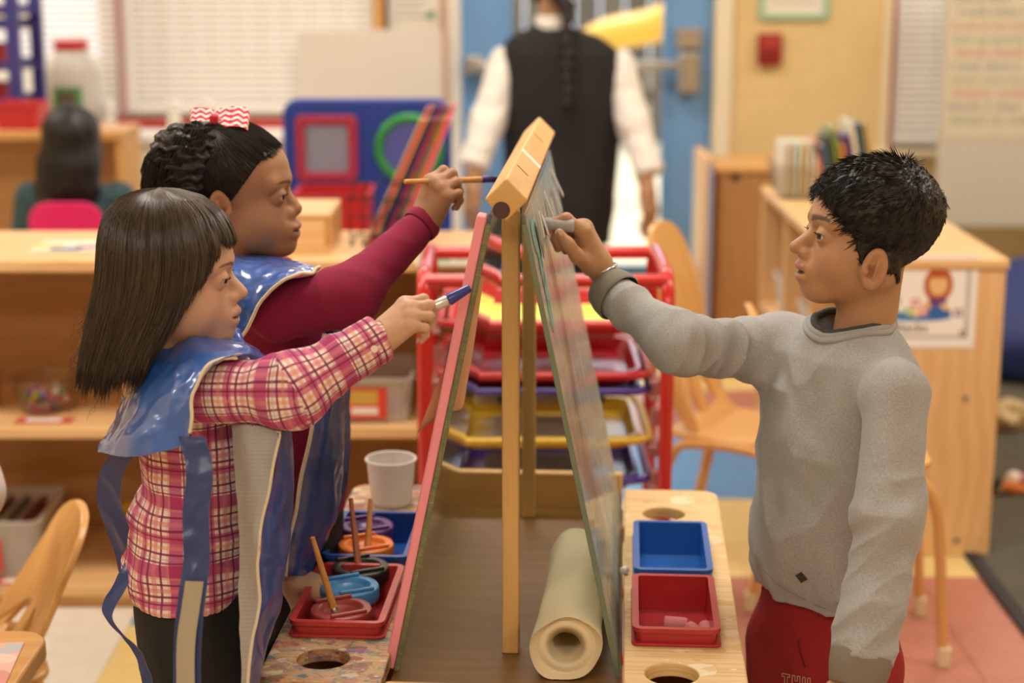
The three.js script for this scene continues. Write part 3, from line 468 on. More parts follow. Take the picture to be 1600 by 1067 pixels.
{ // wall pieces
  const a = PZ(1184, 52, BACK), b = PZ(1219, 101, BACK), t = thing('fire_alarm', 'red fire alarm pull station on the yellow wall', 'fire alarm', V((a.x + b.x) / 2, b.y, BACK));
  part('housing', slab(a.x, b.x, b.y, a.y, BACK + 0.0005, BACK + 0.04, 0.006), std('#9a1f1c', 0.4), t);
  part('pull_handle', slab(a.x + 0.018, b.x - 0.018, b.y + 0.03, b.y + 0.055, BACK + 0.0405, BACK + 0.052, 0.004), std('#8a1a18', 0.4), t);
  part('plate', slab(a.x + 0.012, b.x - 0.012, b.y + 0.075, a.y - 0.015, BACK + 0.0405, BACK + 0.043, 0.001), std('#b43a33', 0.4), t);
  const c = PZ(1190, -120, BACK), d = PZ(1294, 30, BACK), p = thing('framed_notice', 'white notice in a mint green frame high on the yellow wall', 'picture', V((c.x + d.x) / 2, d.y, BACK));
  const W = d.x - c.x, H = c.y - d.y, s = rrShape(W, H, 0.008); s.holes.push(new THREE.Path(rrShape(W - 0.04, H - 0.04, 0.004).getPoints(4)));
  part('frame', extrude(s, 0.018, 0.003).translate((c.x + d.x) / 2, (c.y + d.y) / 2, BACK + 0.001), std('#9fc7a8', 0.5), p);
  part('sheet', slab(c.x + 0.021, d.x - 0.021, d.y + 0.021, c.y - 0.021, BACK + 0.001, BACK + 0.006, 0), std('#e9e1d0', 0.5), p);
  for (let k = 0; k < 5; k++) part('print_line', slab(c.x + 0.05, d.x - 0.05, d.y + 0.06 + 0.05 * k, d.y + 0.068 + 0.05 * k, BACK + 0.0061, BACK + 0.0066, 0), std('#b7b0a4', 0.6), p);
}
{ // chart stand with handwriting
  const Z = -6.5, a = PZ(1482, -70, Z), b = PZ(1482, 355, Z), W = 0.72, x0 = a.x, x1 = a.x + W, t = thing('chart_stand', 'white chart stand with lines of handwriting in coloured markers', 'chart stand', V(x0 + W / 2, 0, Z));
  const top = 1.56, bot = b.y; part('board', extrude(rrShape(W, top - bot, 0.03), 0.022, 0.005).translate(x0 + W / 2, (top + bot) / 2, Z - 0.022), std('#c9c1b2', 0.4), t);
  const y1 = PZ(1500, 218, Z).y, ch = top - 0.02 - y1, tex = ctex(768, Math.round(768 * ch / (W - 0.02)), (c, w, h) => {
    c.fillStyle = '#d3c7ae'; c.fillRect(0, 0, w, h); const px = w / (W - 0.02), lh = h / 15.2;
    const lines = [['Bring your', '#6d6f7c'], ['Morning', '#b0503f'], ['circle song', '#75906a'], ['wash hands', '#b0503f'], ['snack time', '#54607a'], ['I walk when I am', '#4f5468'], ['Look at my eyes', '#b0503f'], ['line up quietly', '#75906a'], ['Hands, Hands to', '#b0503f'], ['I read, share a', '#5a6f86'], ['Quiet voice by us', '#8a9460'], ['Helpful  careful', '#c26553'], ['Mouth  I  close', '#6d6f7c'], ['Always  on  task', '#75884f']];
    c.font = `italic ${Math.round(lh * 0.78)}px serif`; c.textBaseline = 'alphabetic';
    lines.forEach(([s, k], i) => { c.fillStyle = k; c.fillText(s, 14 + (i % 3) * 10, lh * (i + 1.0)); });
  });
  const uvg = new THREE.BoxGeometry(W - 0.02, ch, 0.0015).translate(x0 + W / 2, y1 + ch / 2, Z + 0.0015); part('chart_paper', uvg, std('#ffffff', 0.6, { map: tex }), t);
  for (const x of [x0 + 0.12, x1 - 0.12]) part('leg', rod(V(x, 0, Z - 0.3), V(x, bot + 0.1, Z - 0.035), 0.012), M.steel, t);
  for (const x of [x0 + 0.12, x1 - 0.12]) part('leg', rod(V(x, 0, Z - 0.03), V(x, bot + 0.1, Z - 0.035), 0.012), M.steel, t);
}
{ // carpet and bean bag
  const carpetTex = dtex(256, (u, v) => { const s = (v * 20) % 1 < 0.5 ? 0.02 : -0.02, n = 0.09 * noise(u * 120, v * 120, 3) + 0.04 * tnoise(u, v, 6, 1) + s; return [0.335 + n, 0.325 + n, 0.275 + n]; }, true, [2, 2]);
  structure('floor_carpet', uvBox(slab(1.16, RIGHT, -0.0035, 0.007, BACK, -2.6, 0)), std('#ffffff', 0.95, { map: carpetTex, bumpMap: T.fine, bumpScale: 0.003 }));
  structure('trim_11', slab(1.125, 1.159, -0.0015, 0.011, BACK, -2.6, 0.003), std('#26262a', 0.7));
  const q = PY(1600, 596, 0.012), bb = thing('bean_bag', 'navy blue bean bag chair on the carpet', 'bean bag', V(q.x + 0.12, 0.008, q.z - 0.25));
  const g = new THREE.SphereGeometry(1, 48, 36), p = g.attributes.position;
  for (let i = 0; i < p.count; i++) { let x = p.getX(i), y = p.getY(i), z = p.getZ(i); const n = 1 + 0.05 * noise(x * 2, y * 2, z * 2) + 0.02 * Math.sin(Math.atan2(z, x) * 8) * (1 - y * y); const yy = y < -0.45 ? -0.45 + (y + 0.45) * 0.1 : y; p.setXYZ(i, x * 0.38 * n * (1 - 0.22 * Math.max(y, 0)), (yy + 0.5) * 0.27 * n + 0.014, z * 0.36 * n * (1 - 0.22 * Math.max(y, 0))); }
  g.computeVertexNormals(); part('cushion', g.translate(q.x + 0.12, 0.0, q.z - 0.25), std('#23346e', 0.65), bb);
  part('care_tag', slab(q.x - 0.10, q.x - 0.06, 0.05, 0.09, q.z - 0.02, q.z - 0.018, 0), M.cream, bb);
  // toys on the carpet
  const toy = (px, py, col, l, hair) => { const w = PY(px, py, 0.01), t = thing('small_doll', l, 'doll', V(w.x, 0.008, w.z)), m = std(col, 0.6); part('body', merge(new THREE.CapsuleGeometry(0.018, 0.035, 4, 10).rotateZ(1.3).translate(w.x + 0.03, 0.026, w.z), rod(V(w.x + 0.05, 0.02, w.z + 0.01), V(w.x + 0.09, 0.02, w.z + 0.03), 0.008), rod(V(w.x + 0.05, 0.02, w.z - 0.01), V(w.x + 0.09, 0.02, w.z - 0.025), 0.008)), m, t); part('head', new THREE.SphereGeometry(0.022, 16, 12).translate(w.x - 0.01, 0.03, w.z), std('#caa078', 0.6), t); part('hair', new THREE.SphereGeometry(0.0235, 16, 12, 0, 6.3, 0, 1.7).rotateZ(0.8).translate(w.x - 0.012, 0.031, w.z), std(hair, 0.7), t); };
  toy(1562, 770, '#d0722e', 'small doll with black hair and orange top on the carpet', '#17120f'); toy(1590, 760, '#b8507a', 'small doll in pink lying on the carpet', '#e6ded0');
  const w = PY(1545, 668, 0.01), rg = thing('crumpled_cloth', 'crumpled beige cloth on the carpet behind the cabinet', 'cloth', V(w.x, 0.008, w.z));
  const cg = new THREE.IcosahedronGeometry(0.06, 4), cp = cg.attributes.position; for (let i = 0; i < cp.count; i++) { const x = cp.getX(i), y = cp.getY(i), z = cp.getZ(i), n = 1 + 0.5 * noise(x * 22, y * 22, z * 22); cp.setXYZ(i, x * n, Math.max(y * n * 0.9, -0.04), z * n); } cg.computeVertexNormals(); part('fabric', cg.translate(w.x + 0.06, 0.05, w.z), std('#c9b184', 0.8), rg);
}

// ---------------------------------------------------------------- red tubular cart with trays
{
  const zf = -3.2, zb = -3.56, xl = PZ(663, 600, zf).x, xr = PZ(1041, 600, zf).x, top = PZ(850, 432, zf).y, R = 0.0135;
  const t = thing('tray_cart', 'red tubular metal cart with sliding plastic trays behind the easel', 'cart', V((xl + xr) / 2, 0, (zf + zb) / 2));
  for (const x of [xl, xr]) part('side_frame', tube([V(x, 0.03, zf), V(x, 0.3, zf), V(x, top - 0.05, zf), V(x, top - 0.006, zf - 0.03), V(x, top, zf - 0.07), V(x, top, zb + 0.07), V(x, top - 0.006, zb + 0.03), V(x, top - 0.05, zb), V(x, 0.3, zb), V(x, 0.03, zb)], R, 64, 12), M.redTube, t);
  part('top_rail', rod(V(xl, top - 0.012, zf - 0.018), V(xr, top - 0.012, zf - 0.018), R, R, 14), M.redTube, t);
  part('top_rail', rod(V(xl, top - 0.012, zb + 0.018), V(xr, top - 0.012, zb + 0.018), R, R, 14), M.redTube, t);
  part('bottom_rail', rod(V(xl, 0.1, zf), V(xr, 0.1, zf), R, R, 14), M.redTube, t); part('bottom_rail', rod(V(xl, 0.1, zb), V(xr, 0.1, zb), R, R, 14), M.redTube, t);
  for (const x of [xl, xr]) for (const z of [zf, zb]) part('caster', new THREE.SphereGeometry(0.018, 14, 10).translate(x, 0.018, z), M.black, t);
  const pinkClear = new THREE.MeshPhysicalMaterial({ color: '#dba6a2', roughness: 0.25, transmission: 0.55, thickness: 0 });
  const ys = [508, 588, 612, 690, 752].map(y => PZ(850, y, zf).y - 0.008);
  for (const s of [-1, 1]) { const x = s < 0 ? xl + 0.022 : xr - 0.022; for (const y of ys.concat([0.25, 0.18])) part('tray_runner', slab(x - 0.008, x + 0.008, y - 0.012, y - 0.004, zb + 0.01, zf - 0.005, 0.002), pinkClear, t); for (let k = 0; k < 9; k++) part('runner_tab', slab(x - 0.004, x + 0.012, 0.2 + k * 0.062, 0.232 + k * 0.062, zf - 0.05, zf - 0.018, 0.003), pinkClear, t); }
  const tray = (y, col, label, h, extra) => {
    const o = thing('sliding_tray', label, 'tray', V((xl + xr) / 2, y, (zf + zb) / 2), 'trays in the red cart'), w = xr - xl - 0.07, d = zf - zb - 0.02, cx = (xl + xr) / 2, cz = (zf + zb) / 2, m = std(col, 0.28, { cc: 0.4 });
    part('shell', tubGeo(w - 0.03, d - 0.03, h, 0.04, 0.003, 0.93).translate(cx, y - h + 0.012, cz), m, o);
    const rim = rrShape(w + 0.012, d, 0.045).getPoints(8).map(p => V(cx + p.x, y + 0.006, cz + p.y)); part('rim', tube(rim, 0.0085, 120, 8, true), m, o);
    if (extra) extra(o, cx, cz, w, d, y - h + 0.017);
  };
  const clearRed = new THREE.MeshPhysicalMaterial({ color: '#c9302c', roughness: 0.2, transmission: 0.25, thickness: 0 });
  const sheet = (o, x0, x1, y, z0, z1, col, tilt = 0) => part('paper_sheet', rbox(x1 - x0, 0.0015, z1 - z0, 0.0005, 1).rotateX(tilt).translate((x0 + x1) / 2, y, (z0 + z1) / 2), std(col, 0.7), o);
  tray(ys[0], '#c4202a', 'red tray with lime green paper, topmost in the cart', 0.03, (o, cx, cz, w, d, y) => { sheet(o, cx - 0.13, cx + 0.14, y + 0.001, cz - 0.12, cz + 0.12, '#dfe86a'); });
  tray(ys[1], '#c4202a', 'red tray with pinkish papers, second from the cart top', 0.03, (o, cx, cz, w, d, y) => { sheet(o, cx - 0.15, cx + 0.15, y + 0.04, cz - 0.13, cz - 0.11, '#c98d86', 1.4); });
  tray(ys[2], '#4d3a9c', 'purple tray directly under the red trays', 0.018);
  tray(ys[3], '#e0b82c', 'yellow tray holding drawings, fourth in the cart', 0.03, (o, cx, cz, w, d, y) => { sheet(o, cx - 0.14, cx + 0.13, y + 0.03, cz - 0.12, cz - 0.10, '#cfc4ae', 1.2); part('blue_blot', rbox(0.035, 0.022, 0.0015, 0.0007).translate(cx - 0.075, y + 0.035, cz - 0.095), std('#41688a', 0.7), o); part('blue_blot', rbox(0.035, 0.022, 0.0015, 0.0007).translate(cx + 0.11, y + 0.035, cz - 0.095), std('#41688a', 0.7), o); sheet(o, cx - 0.1, cx + 0.1, y + 0.003, cz - 0.08, cz + 0.1, '#d9cdb8'); });
  tray(ys[4], '#4d3a9c', 'deep purple tray, lowest one seen in the cart', 0.035, (o, cx, cz, w, d, y) => { sheet(o, cx - 0.12, cx + 0.12, y + 0.001, cz - 0.1, cz + 0.1, '#8f8a92'); });
}
// ---------------------------------------------------------------- bent plywood chairs
function bentStrip(pts, w, th, across) { // a flat ply strip swept along pts; across: unit vector of its width
  const c = new THREE.CatmullRomCurve3(pts, false, 'centripetal'), n = 40, pos = [], idx = [], a = across.clone().normalize();
  for (let i = 0; i <= n; i++) { const p = c.getPointAt(i / n), tg = c.getTangentAt(i / n), nn = tg.clone().cross(a).normalize(), ww = typeof w === 'function' ? w(i / n) : w; const q = rrShape(ww, th, Math.min(th, ww) * 0.35).getPoints(3); q.forEach(k => { const v = p.clone().addScaledVector(a, k.x).addScaledVector(nn, k.y); pos.push(v.x, v.y, v.z); }); if (!bentStrip.m) bentStrip.m = q.length; }
  const m = bentStrip.m; for (let i = 0; i < n; i++) for (let k = 0; k < m; k++) { const p = i * m + k, q = i * m + (k + 1) % m; idx.push(p, q, p + m, q, q + m, p + m); }
  for (const e of [0, n]) { const s = pos.length / 3; let x = 0, y = 0, z = 0; for (let k = 0; k < m; k++) { x += pos[(e * m + k) * 3]; y += pos[(e * m + k) * 3 + 1]; z += pos[(e * m + k) * 3 + 2]; } pos.push(x / m, y / m, z / m); for (let k = 0; k < m; k++) { const p = e * m + k, q = e * m + (k + 1) % m; e ? idx.push(s, p, q) : idx.push(s, q, p); } }
  const g = new THREE.BufferGeometry(); g.setAttribute('position', new THREE.Float32BufferAttribute(pos, 3)); g.setIndex(idx); g.computeVertexNormals(); return uvBox(g, 1);
}
M.ply = std('#ffffff', 0.3, { map: woodTex([0.90, 0.70, 0.44], [0.78, 0.56, 0.31], 6, 1), }); M.capFoot = std('#e6d6b4', 0.5);
// own frame: sits facing +x, seat height hs, back leans to -x
function plyChair(label, at, turn, hs, hb) {
  const t = thing('ply_chair', label, 'chair', at, 'bent plywood chairs', turn);
  // back shell: long oval panel with a teardrop opening near the seat
  const W = 0.25, H = hb - hs + 0.02, s = new THREE.Shape(); s.moveTo(-0.13, 0); s.bezierCurveTo(-0.15, H * 0.3, -0.125, H * 0.45, -0.12, H * 0.6); s.bezierCurveTo(-0.12, H * 0.95, -0.06, H, 0, H); s.bezierCurveTo(0.06, H, 0.12, H * 0.95, 0.12, H * 0.6); s.bezierCurveTo(0.125, H * 0.45, 0.15, H * 0.3, 0.13, 0); s.closePath();
  const ht = Math.min(0.15, H * 0.36);
  for (const q of [-1, 1]) { const h = new THREE.Path(); h.moveTo(q * 0.085, ht * 0.28); h.bezierCurveTo(q * 0.08, ht * 0.7, q * 0.05, ht * 0.95, q * 0.014, ht); h.bezierCurveTo(q * 0.022, ht * 0.6, q * 0.022, ht * 0.4, q * 0.014, ht * 0.2); h.bezierCurveTo(q * 0.05, ht * 0.14, q * 0.08, ht * 0.14, q * 0.085, ht * 0.28); s.holes.push(h); }
  let g = extrude(s, 0.014, 0.003, 2, 20); const p = g.attributes.position;
  for (let i = 0; i < p.count; i++) { const x = p.getX(i), y = p.getY(i), z = p.getZ(i); const b = 0.10 * (y / H) ** 1.4 + 0.35 * x * x * -1.0 - 0.06 * Math.exp(-y / 0.04); p.setXYZ(i, -0.13 - b - z, hs + y, x); }
  g.computeVertexNormals(); part('back_shell', uvBox(g, 1), M.ply, t);
  part('seat', uvBox(extrude(rrShape(0.30, 0.29, 0.06), 0.014, 0.004).rotateX(-Math.PI / 2).translate(-0.005, hs - 0.008, 0), 0), M.ply, t);
  for (const z of [-0.145, 0.145]) {
    const l = part('leg_hoop', bentStrip([V(-0.20, 0.02, z), V(-0.165, hs * 0.5, z), V(-0.145, hs - 0.09, z), V(-0.11, hs - 0.025, z), V(-0.04, hs - 0.012, z), V(0.06, hs - 0.012, z), V(0.12, hs - 0.03, z), V(0.15, hs - 0.09, z), V(0.165, hs * 0.5, z), V(0.18, 0.02, z)], 0.034, 0.02, V(0, 0, 1)), M.ply, t);
    for (const x of [-0.201, 0.181]) part('foot_cap', slab(x - 0.013, x + 0.013, 0, 0.045, z - 0.019, z + 0.019, 0.004), M.capFoot, t);
  }
  return t;
}
plyChair('bent plywood chair standing left of the boy, under his raised arm', V(0.56, 0.0005, -3.98), -0.5, 0.36, 0.82);
plyChair('bent plywood chair behind the boy, mostly hidden by his body', V(0.735, 0.0005, -3.56), -0.06, 0.43, 0.72);
plyChair('bent plywood chair at the lower left edge, seen edge-on', V(-0.955, 0.0005, -2.74), 3.52, 0.29, 0.52);
{ // small table at the lower left corner
  const t = thing('small_table', 'rounded wooden table corner at the lower left edge', 'table', V(-0.95, 0, -2.35)), Y = 0.48, q = PY(72, 1000, Y);
  part('table_top', uvBox(extrude(rrShape(0.7, 0.6, 0.05), 0.03, 0.006, 3).rotateX(-Math.PI / 2).translate(q.x - 0.35, Y - 0.03, q.z + 0.26)), M.honey, t);
  for (const [x, z] of [[-0.06, 0.02], [-0.64, 0.02], [-0.06, 0.5], [-0.64, 0.5]]) part('leg', rod(V(q.x + x, 0, q.z + z), V(q.x + x, Y - 0.03, q.z + z), 0.018, 0.022), M.honey, t);
  const pt = thing('painted_paper', 'pink painted paper lying on the small table', 'paper', V(q.x - 0.14, Y, q.z + 0.1));
  const r = rng(77), tex = ctex(256, 256, (c, w, h) => { c.fillStyle = '#e3b3a4'; c.fillRect(0, 0, w, h); for (let k = 0; k < 40; k++) { c.fillStyle = ['#d58a86', '#b9cbd2', '#efd3c4', '#c97a74', '#a9bfc9'][k % 5]; c.globalAlpha = 0.6; c.beginPath(); c.ellipse(r() * w, r() * h, 10 + 26 * r(), 6 + 14 * r(), r() * 3, 0, 7); c.fill(); } });
  part('sheet', rbox(0.3, 0.0015, 0.26, 0.0005, 1).rotateY(0.1).translate(q.x - 0.165, Y + 0.001, q.z + 0.155), std('#ffffff', 0.6, { map: tex }), pt);
}

// ---------------------------------------------------------------- double easel with side trays
const EO = V(0.015, 0, -2.47), ETURN = -0.065, TRAY = 0.56, FLOOR_IN = 0.53;
const toEasel = p => p.clone().sub(EO).applyAxisAngle(V(0, 1, 0), -ETURN), fromEasel = p => p.clone().applyAxisAngle(V(0, 1, 0), ETURN).add(EO);
const BEAM_Y = 1.164, BTOP = 1.145, BX0 = 0.020, BX1 = 0.147, BBOT = 0.533, BZ0 = 0.338, BZ1 = -0.395;
// a point on an easel board: side -1 left, +1 right; h height; z along the easel; out: distance outwards from the face
function onBoard(side, h, z, out = 0) { const t = (BTOP - h) / (BTOP - BBOT), x = lerp(BX0, BX1, t), L = Math.hypot(BX1 - BX0, BTOP - BBOT); return fromEasel(V(side * (x + out * (BTOP - BBOT) / L), h + out * (BX1 - BX0) / L, z)); }
const paintTex = (base, cols, n, seed, size = 1) => { const r = rng(seed); return ctex(1024, 1024, (c, w, h) => {
  c.fillStyle = base; c.fillRect(0, 0, w, h);
  for (let k = 0; k < 500; k++) { c.globalAlpha = 0.10; c.fillStyle = r() < 0.5 ? '#8a6a42' : '#f3e2be'; const y = r() * h; c.fillRect(0, y, w, 1 + r() * 3); }
  for (let k = 0; k < n; k++) { c.globalAlpha = 0.25 + 0.6 * r(); c.fillStyle = cols[Math.floor(r() * cols.length)]; const x = r() * w, y = r() * h, q = (2 + 26 * r() ** 4) * size; c.beginPath(); for (let m = 0; m < 9; m++) { const a = m / 9 * 6.283, e = q * (0.6 + 0.8 * r()); c.lineTo(x + e * Math.cos(a), y + e * Math.sin(a) * (0.4 + 0.6 * r())); } c.fill(); if (r() < 0.25) { c.lineWidth = 1 + 2 * r(); c.strokeStyle = c.fillStyle; c.beginPath(); c.moveTo(x, y); c.lineTo(x + (r() - 0.5) * 90, y + (r() - 0.5) * 60); c.stroke(); } }
}, [1.4, 1.4]); };
// tubs hang in cut-outs of the side boards: [centre, width, length]
const SINK = 0.030, TUBS = { red: [V(-0.230, TRAY, -2.306), 0.118, 0.222], blue: [V(-0.214, TRAY, -2.560), 0.120, 0.205], tubBlue: [V(0.243, TRAY, -2.500), 0.104, 0.215], tubRed: [V(0.226, TRAY, -2.265), 0.106, 0.200] };
const easel = thing('double_easel', 'wooden double-sided easel with clear boards, side trays and ridge beam', 'easel', EO, undefined, ETURN);
{
  const e = easel;
  M.trayPaint = std('#ffffff', 0.6, { map: paintTex('#b3906a', ['#b5533f', '#3f6f86', '#c9a13a', '#7a4a5a', '#a8756a', '#4f7a58', '#5a4a7a', '#d8c7b0', '#8c3f4a', '#c98a5a', '#6f4a38', '#7f8f9a'], 9000, 4, 0.75) });
  M.trayClean = std('#ffffff', 0.5, { map: paintTex('#e3bf87', ['#f0dcb8', '#e9d6bd', '#d8ab6a', '#efe0c6', '#cfa063'], 500, 8, 1.3) });
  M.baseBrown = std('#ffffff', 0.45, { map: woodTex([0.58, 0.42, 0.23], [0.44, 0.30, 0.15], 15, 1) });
  M.easelWood = std('#ffffff', 0.5, { map: woodTex([0.88, 0.72, 0.47], [0.76, 0.57, 0.33], 8, 1) });
  // ridge beam: a square bar set on its edge
  const beam = rbox(0.039, 0.039, 0.835, 0.0035, 3).rotateZ(Math.PI / 4).translate(0, BEAM_Y, -0.075);
  part('ridge_beam', uvBox(beam), M.easelWood, e);
  // posts
  const pn = toEasel(PY(786, 1016, FLOOR_IN)), pf = toEasel(PY(826, 806, FLOOR_IN));
  part('post', uvBox(slab(-0.0115, 0.0115, FLOOR_IN, BEAM_Y - 0.024, pn.z - 0.013, pn.z + 0.013, 0.003), 1), M.easelWood, e);
  part('post', uvBox(slab(pf.x - 0.011, pf.x + 0.011, FLOOR_IN, BEAM_Y - 0.024, pf.z - 0.013, pf.z + 0.013, 0.003), 1), M.easelWood, e);
  // base, rails, trays
  const Z0 = 0.44, Z1 = -0.40;
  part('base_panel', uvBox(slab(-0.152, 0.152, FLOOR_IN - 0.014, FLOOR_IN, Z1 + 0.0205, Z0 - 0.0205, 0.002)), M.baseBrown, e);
  part('end_rail', uvBox(slab(-0.150, 0.150, FLOOR_IN - 0.03, TRAY + 0.032, Z1, Z1 + 0.02, 0.004)), M.easelWood, e);
  part('end_rail', uvBox(slab(-0.150, 0.150, FLOOR_IN - 0.03, TRAY - 0.004, Z0 - 0.02, Z0, 0.004)), M.easelWood, e);
  const hole = (px, py) => toEasel(PY(px, py, TRAY));
  const cut = (at, w, d) => { const c = toEasel(at); return [c.x, c.z, w / 2 + 0.0015, d / 2 + 0.0015]; };
  const trayBoard = (x0, x1, holes, mat, cuts) => { const s = new THREE.Shape(), r = 0.03, a = x0, b = x1, c = -Z0, d = -Z1; // shape y is -z
    s.moveTo(a, c); s.lineTo(b, c); s.lineTo(b, d); s.lineTo(a, d); s.closePath();
    const q = x0 < 0 ? (() => { const t = new THREE.Shape(); t.moveTo(b, c); t.lineTo(b, d); t.lineTo(a + r, d); t.absarc(a + r, d - r, r, Math.PI / 2, Math.PI); t.lineTo(a, c + r); t.absarc(a + r, c + r, r, Math.PI, Math.PI * 1.5); return t; })() : (() => { const t = new THREE.Shape(); t.moveTo(a, d); t.lineTo(a, c); t.lineTo(b - r, c); t.absarc(b - r, c + r, r, -Math.PI / 2, 0); t.lineTo(b, d - r); t.absarc(b - r, d - r, r, 0, Math.PI / 2); return t; })();
    for (const c of cuts) { const p = new THREE.Path(), x0 = c[0] - c[2], x1 = c[0] + c[2], y0 = -c[1] - c[3], y1 = -c[1] + c[3]; p.moveTo(x0, y0); p.lineTo(x0, y1); p.lineTo(x1, y1); p.lineTo(x1, y0); p.closePath(); q.holes.push(p); }
    for (const h of holes) { const p = new THREE.Path(); p.absarc(h.x, -h.z, 0.0345, 0, Math.PI * 2, true); q.holes.push(p); }
    return part('tray_board', uvBox(extrude(q, 0.02, 0.003, 3, 20).rotateX(-Math.PI / 2).translate(0, TRAY - 0.02, 0)), mat, e); };
  trayBoard(-0.315, -0.1535, [hole(505, 1028)], M.trayPaint, [cut(...TUBS.red), cut(...TUBS.blue)]);
  trayBoard(0.1535, 0.312, [hole(1050, 1052), hole(1037, 802)], M.trayClean, [cut(...TUBS.tubBlue), cut(...TUBS.tubRed)]);
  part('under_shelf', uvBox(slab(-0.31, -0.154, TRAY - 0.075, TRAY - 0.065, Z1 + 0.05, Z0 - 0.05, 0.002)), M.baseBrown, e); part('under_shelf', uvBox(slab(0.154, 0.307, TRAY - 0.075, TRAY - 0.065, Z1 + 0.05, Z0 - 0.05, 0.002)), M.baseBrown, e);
  for (const x of [-0.29, 0.287]) for (const z of [Z0 - 0.03, Z1 + 0.03]) part('leg', uvBox(slab(x - 0.018, x + 0.018, 0, TRAY - 0.0205, z - 0.018, z + 0.018, 0.004), 1), M.easelWood, e);
  for (const z of [Z0 - 0.03, Z1 + 0.03]) part('cross_bar', uvBox(slab(-0.27, 0.268, FLOOR_IN - 0.055, FLOOR_IN - 0.031, z - 0.01, z + 0.01, 0.003)), M.easelWood, e);
  // boards: clear acrylic sheets leaning on the beam
  const acrylic = new THREE.MeshPhysicalMaterial({ color: '#e3ece8', roughness: 0.06, transmission: 1, thickness: 0, ior: 1.49 });
  const L = Math.hypot(BX1 - BX0, BTOP - BBOT), tilt = Math.atan2(BX1 - BX0, BTOP - BBOT);
  const lean = (g, s) => g.rotateZ(s * tilt).translate(s * (BX0 + BX1) / 2, (BTOP + BBOT) / 2, 0);
  for (const s of [-1, 1]) part('clear_board', lean(slab(-0.0025, 0.0025, -L / 2, L / 2, BZ1, BZ0, 0.001), s), acrylic, e);
  // streaks of dried paint and chalk on the outer faces
  const streaks = (seed, n, aMax, haze) => { const r = rng(seed); const t = ctex(1024, 1024, (c, w, h) => { c.fillStyle = `rgb(${haze},${haze},${haze})`; c.fillRect(0, 0, w, h); for (let k = 0; k < n; k++) { const x = r() * w, y = r() * h * 1.2 - h * 0.2, l = 60 + 500 * r(), v = Math.floor(60 + aMax * r()); c.globalAlpha = 0.25 + 0.4 * r(); c.strokeStyle = `rgb(${v},${v},${v})`; c.lineWidth = 1 + 7 * r() * r(); c.beginPath(); c.moveTo(x, y); c.quadraticCurveTo(x + (r() - 0.5) * 30, y + l / 2, x + (r() - 0.5) * 40, y + l); c.stroke(); } }); t.colorSpace = THREE.NoColorSpace; return t; };
  const film = (s, seed, n, aMax, haze, col) => { const g = new THREE.BoxGeometry(0.0004, L - 0.01, BZ0 - BZ1 - 0.01); g.translate(0.0031 * s, 0, (BZ0 + BZ1) / 2); return part('dried_streaks', lean(g, s), new THREE.MeshStandardMaterial({ color: col, roughness: 0.5, transparent: true, alphaMap: streaks(seed, n, aMax, haze), depthWrite: false }), e); };
  film(1, 21, 380, 140, 48, '#cfd8d2'); film(-1, 22, 120, 80, 14, '#c9b0ae');
  // pink painted strip along the front edge of the left board, dark green edge of the right one
  part('painted_edge', lean(slab(-0.0165, -0.0032, -L / 2 + 0.002, L / 2 - 0.004, BZ0 - 0.03, BZ0 + 0.002, 0.003), -1), std('#f59aa8', 0.5), e);
  const greenM = std('#ffffff', 0.5, { map: paintTex('#5c6a45', ['#3f7a4a', '#c98a4a', '#7a4a30', '#b7b08a', '#8c5a6a'], 500, 33, 2) });
  part('painted_edge', lean(slab(-0.003, 0.004, -L / 2 + 0.002, L / 2 - 0.012, BZ0 + 0.0005, BZ0 + 0.004, 0.001), -1), greenM, e);
  part('painted_edge', lean(slab(-0.0035, 0.0035, -L / 2, L / 2 - 0.012, BZ0 + 0.0005, BZ0 + 0.003, 0.001), 1), std('#6f7a66', 0.5), e);
  // tape scraps under the beam and over its ridge
  const tapeM = std('#cfc6c4', 0.25), r = rng(55);
  for (let k = 0; k < 9; k++) { const h = BTOP - 0.03 - 0.035 * r(), z = 0.24 - k * 0.07, g = rbox(0.0012, 0.02 + 0.03 * r(), 0.012 + 0.02 * r(), 0.0005, 1).rotateX(r() - 0.5).rotateZ(tilt + 0.25 * r()); const t = (BTOP - h) / (BTOP - BBOT); part('tape_scrap', g.translate(lerp(BX0, BX1, t) + 0.008, h, z), k % 3 ? tapeM : std('#7d7370', 0.4), e); }
  part('tape_scrap', rbox(0.036, 0.001, 0.03, 0.0004, 1).rotateZ(-Math.PI / 4).translate(0.0138, BEAM_Y + 0.0142, 0.02), std('#efe9e0', 0.35), e);
  for (const [z, l] of [[0.18, 0.02], [-0.24, 0.018]]) part('groove', rbox(l, 0.0008, 0.002, 0.0003, 1).rotateZ(-Math.PI / 4).translate(0.011, BEAM_Y + 0.017, z), std('#5a4022', 0.6), e);
  part('paint_blot', new THREE.CylinderGeometry(0.011, 0.011, 0.0006, 18).rotateX(Math.PI / 2).translate(-0.006, BEAM_Y - 0.013, 0.3428), std('#4a2f2f', 0.6), e);
  // chalk drawing on the right board, pencil-thick cloud outline
  const teal = std('#7fa59a', 0.85);
  for (const [h, z, a] of [[1.095, 0.255, 0.030], [1.062, 0.265, 0.022], [1.035, 0.262, 0.024], [1.005, 0.275, 0.02], [1.11, 0.285, 0.02]]) { const g = new THREE.CylinderGeometry(a, a, 0.0006, 24).rotateZ(Math.PI / 2); g.scale(1, 1.1, 1); g.rotateZ(tilt); const t = (BTOP - h) / (BTOP - BBOT); part('chalk_mark', g.translate(lerp(BX0, BX1, t) + 0.0045, h, z), teal, e); }
}
let paperFlap;
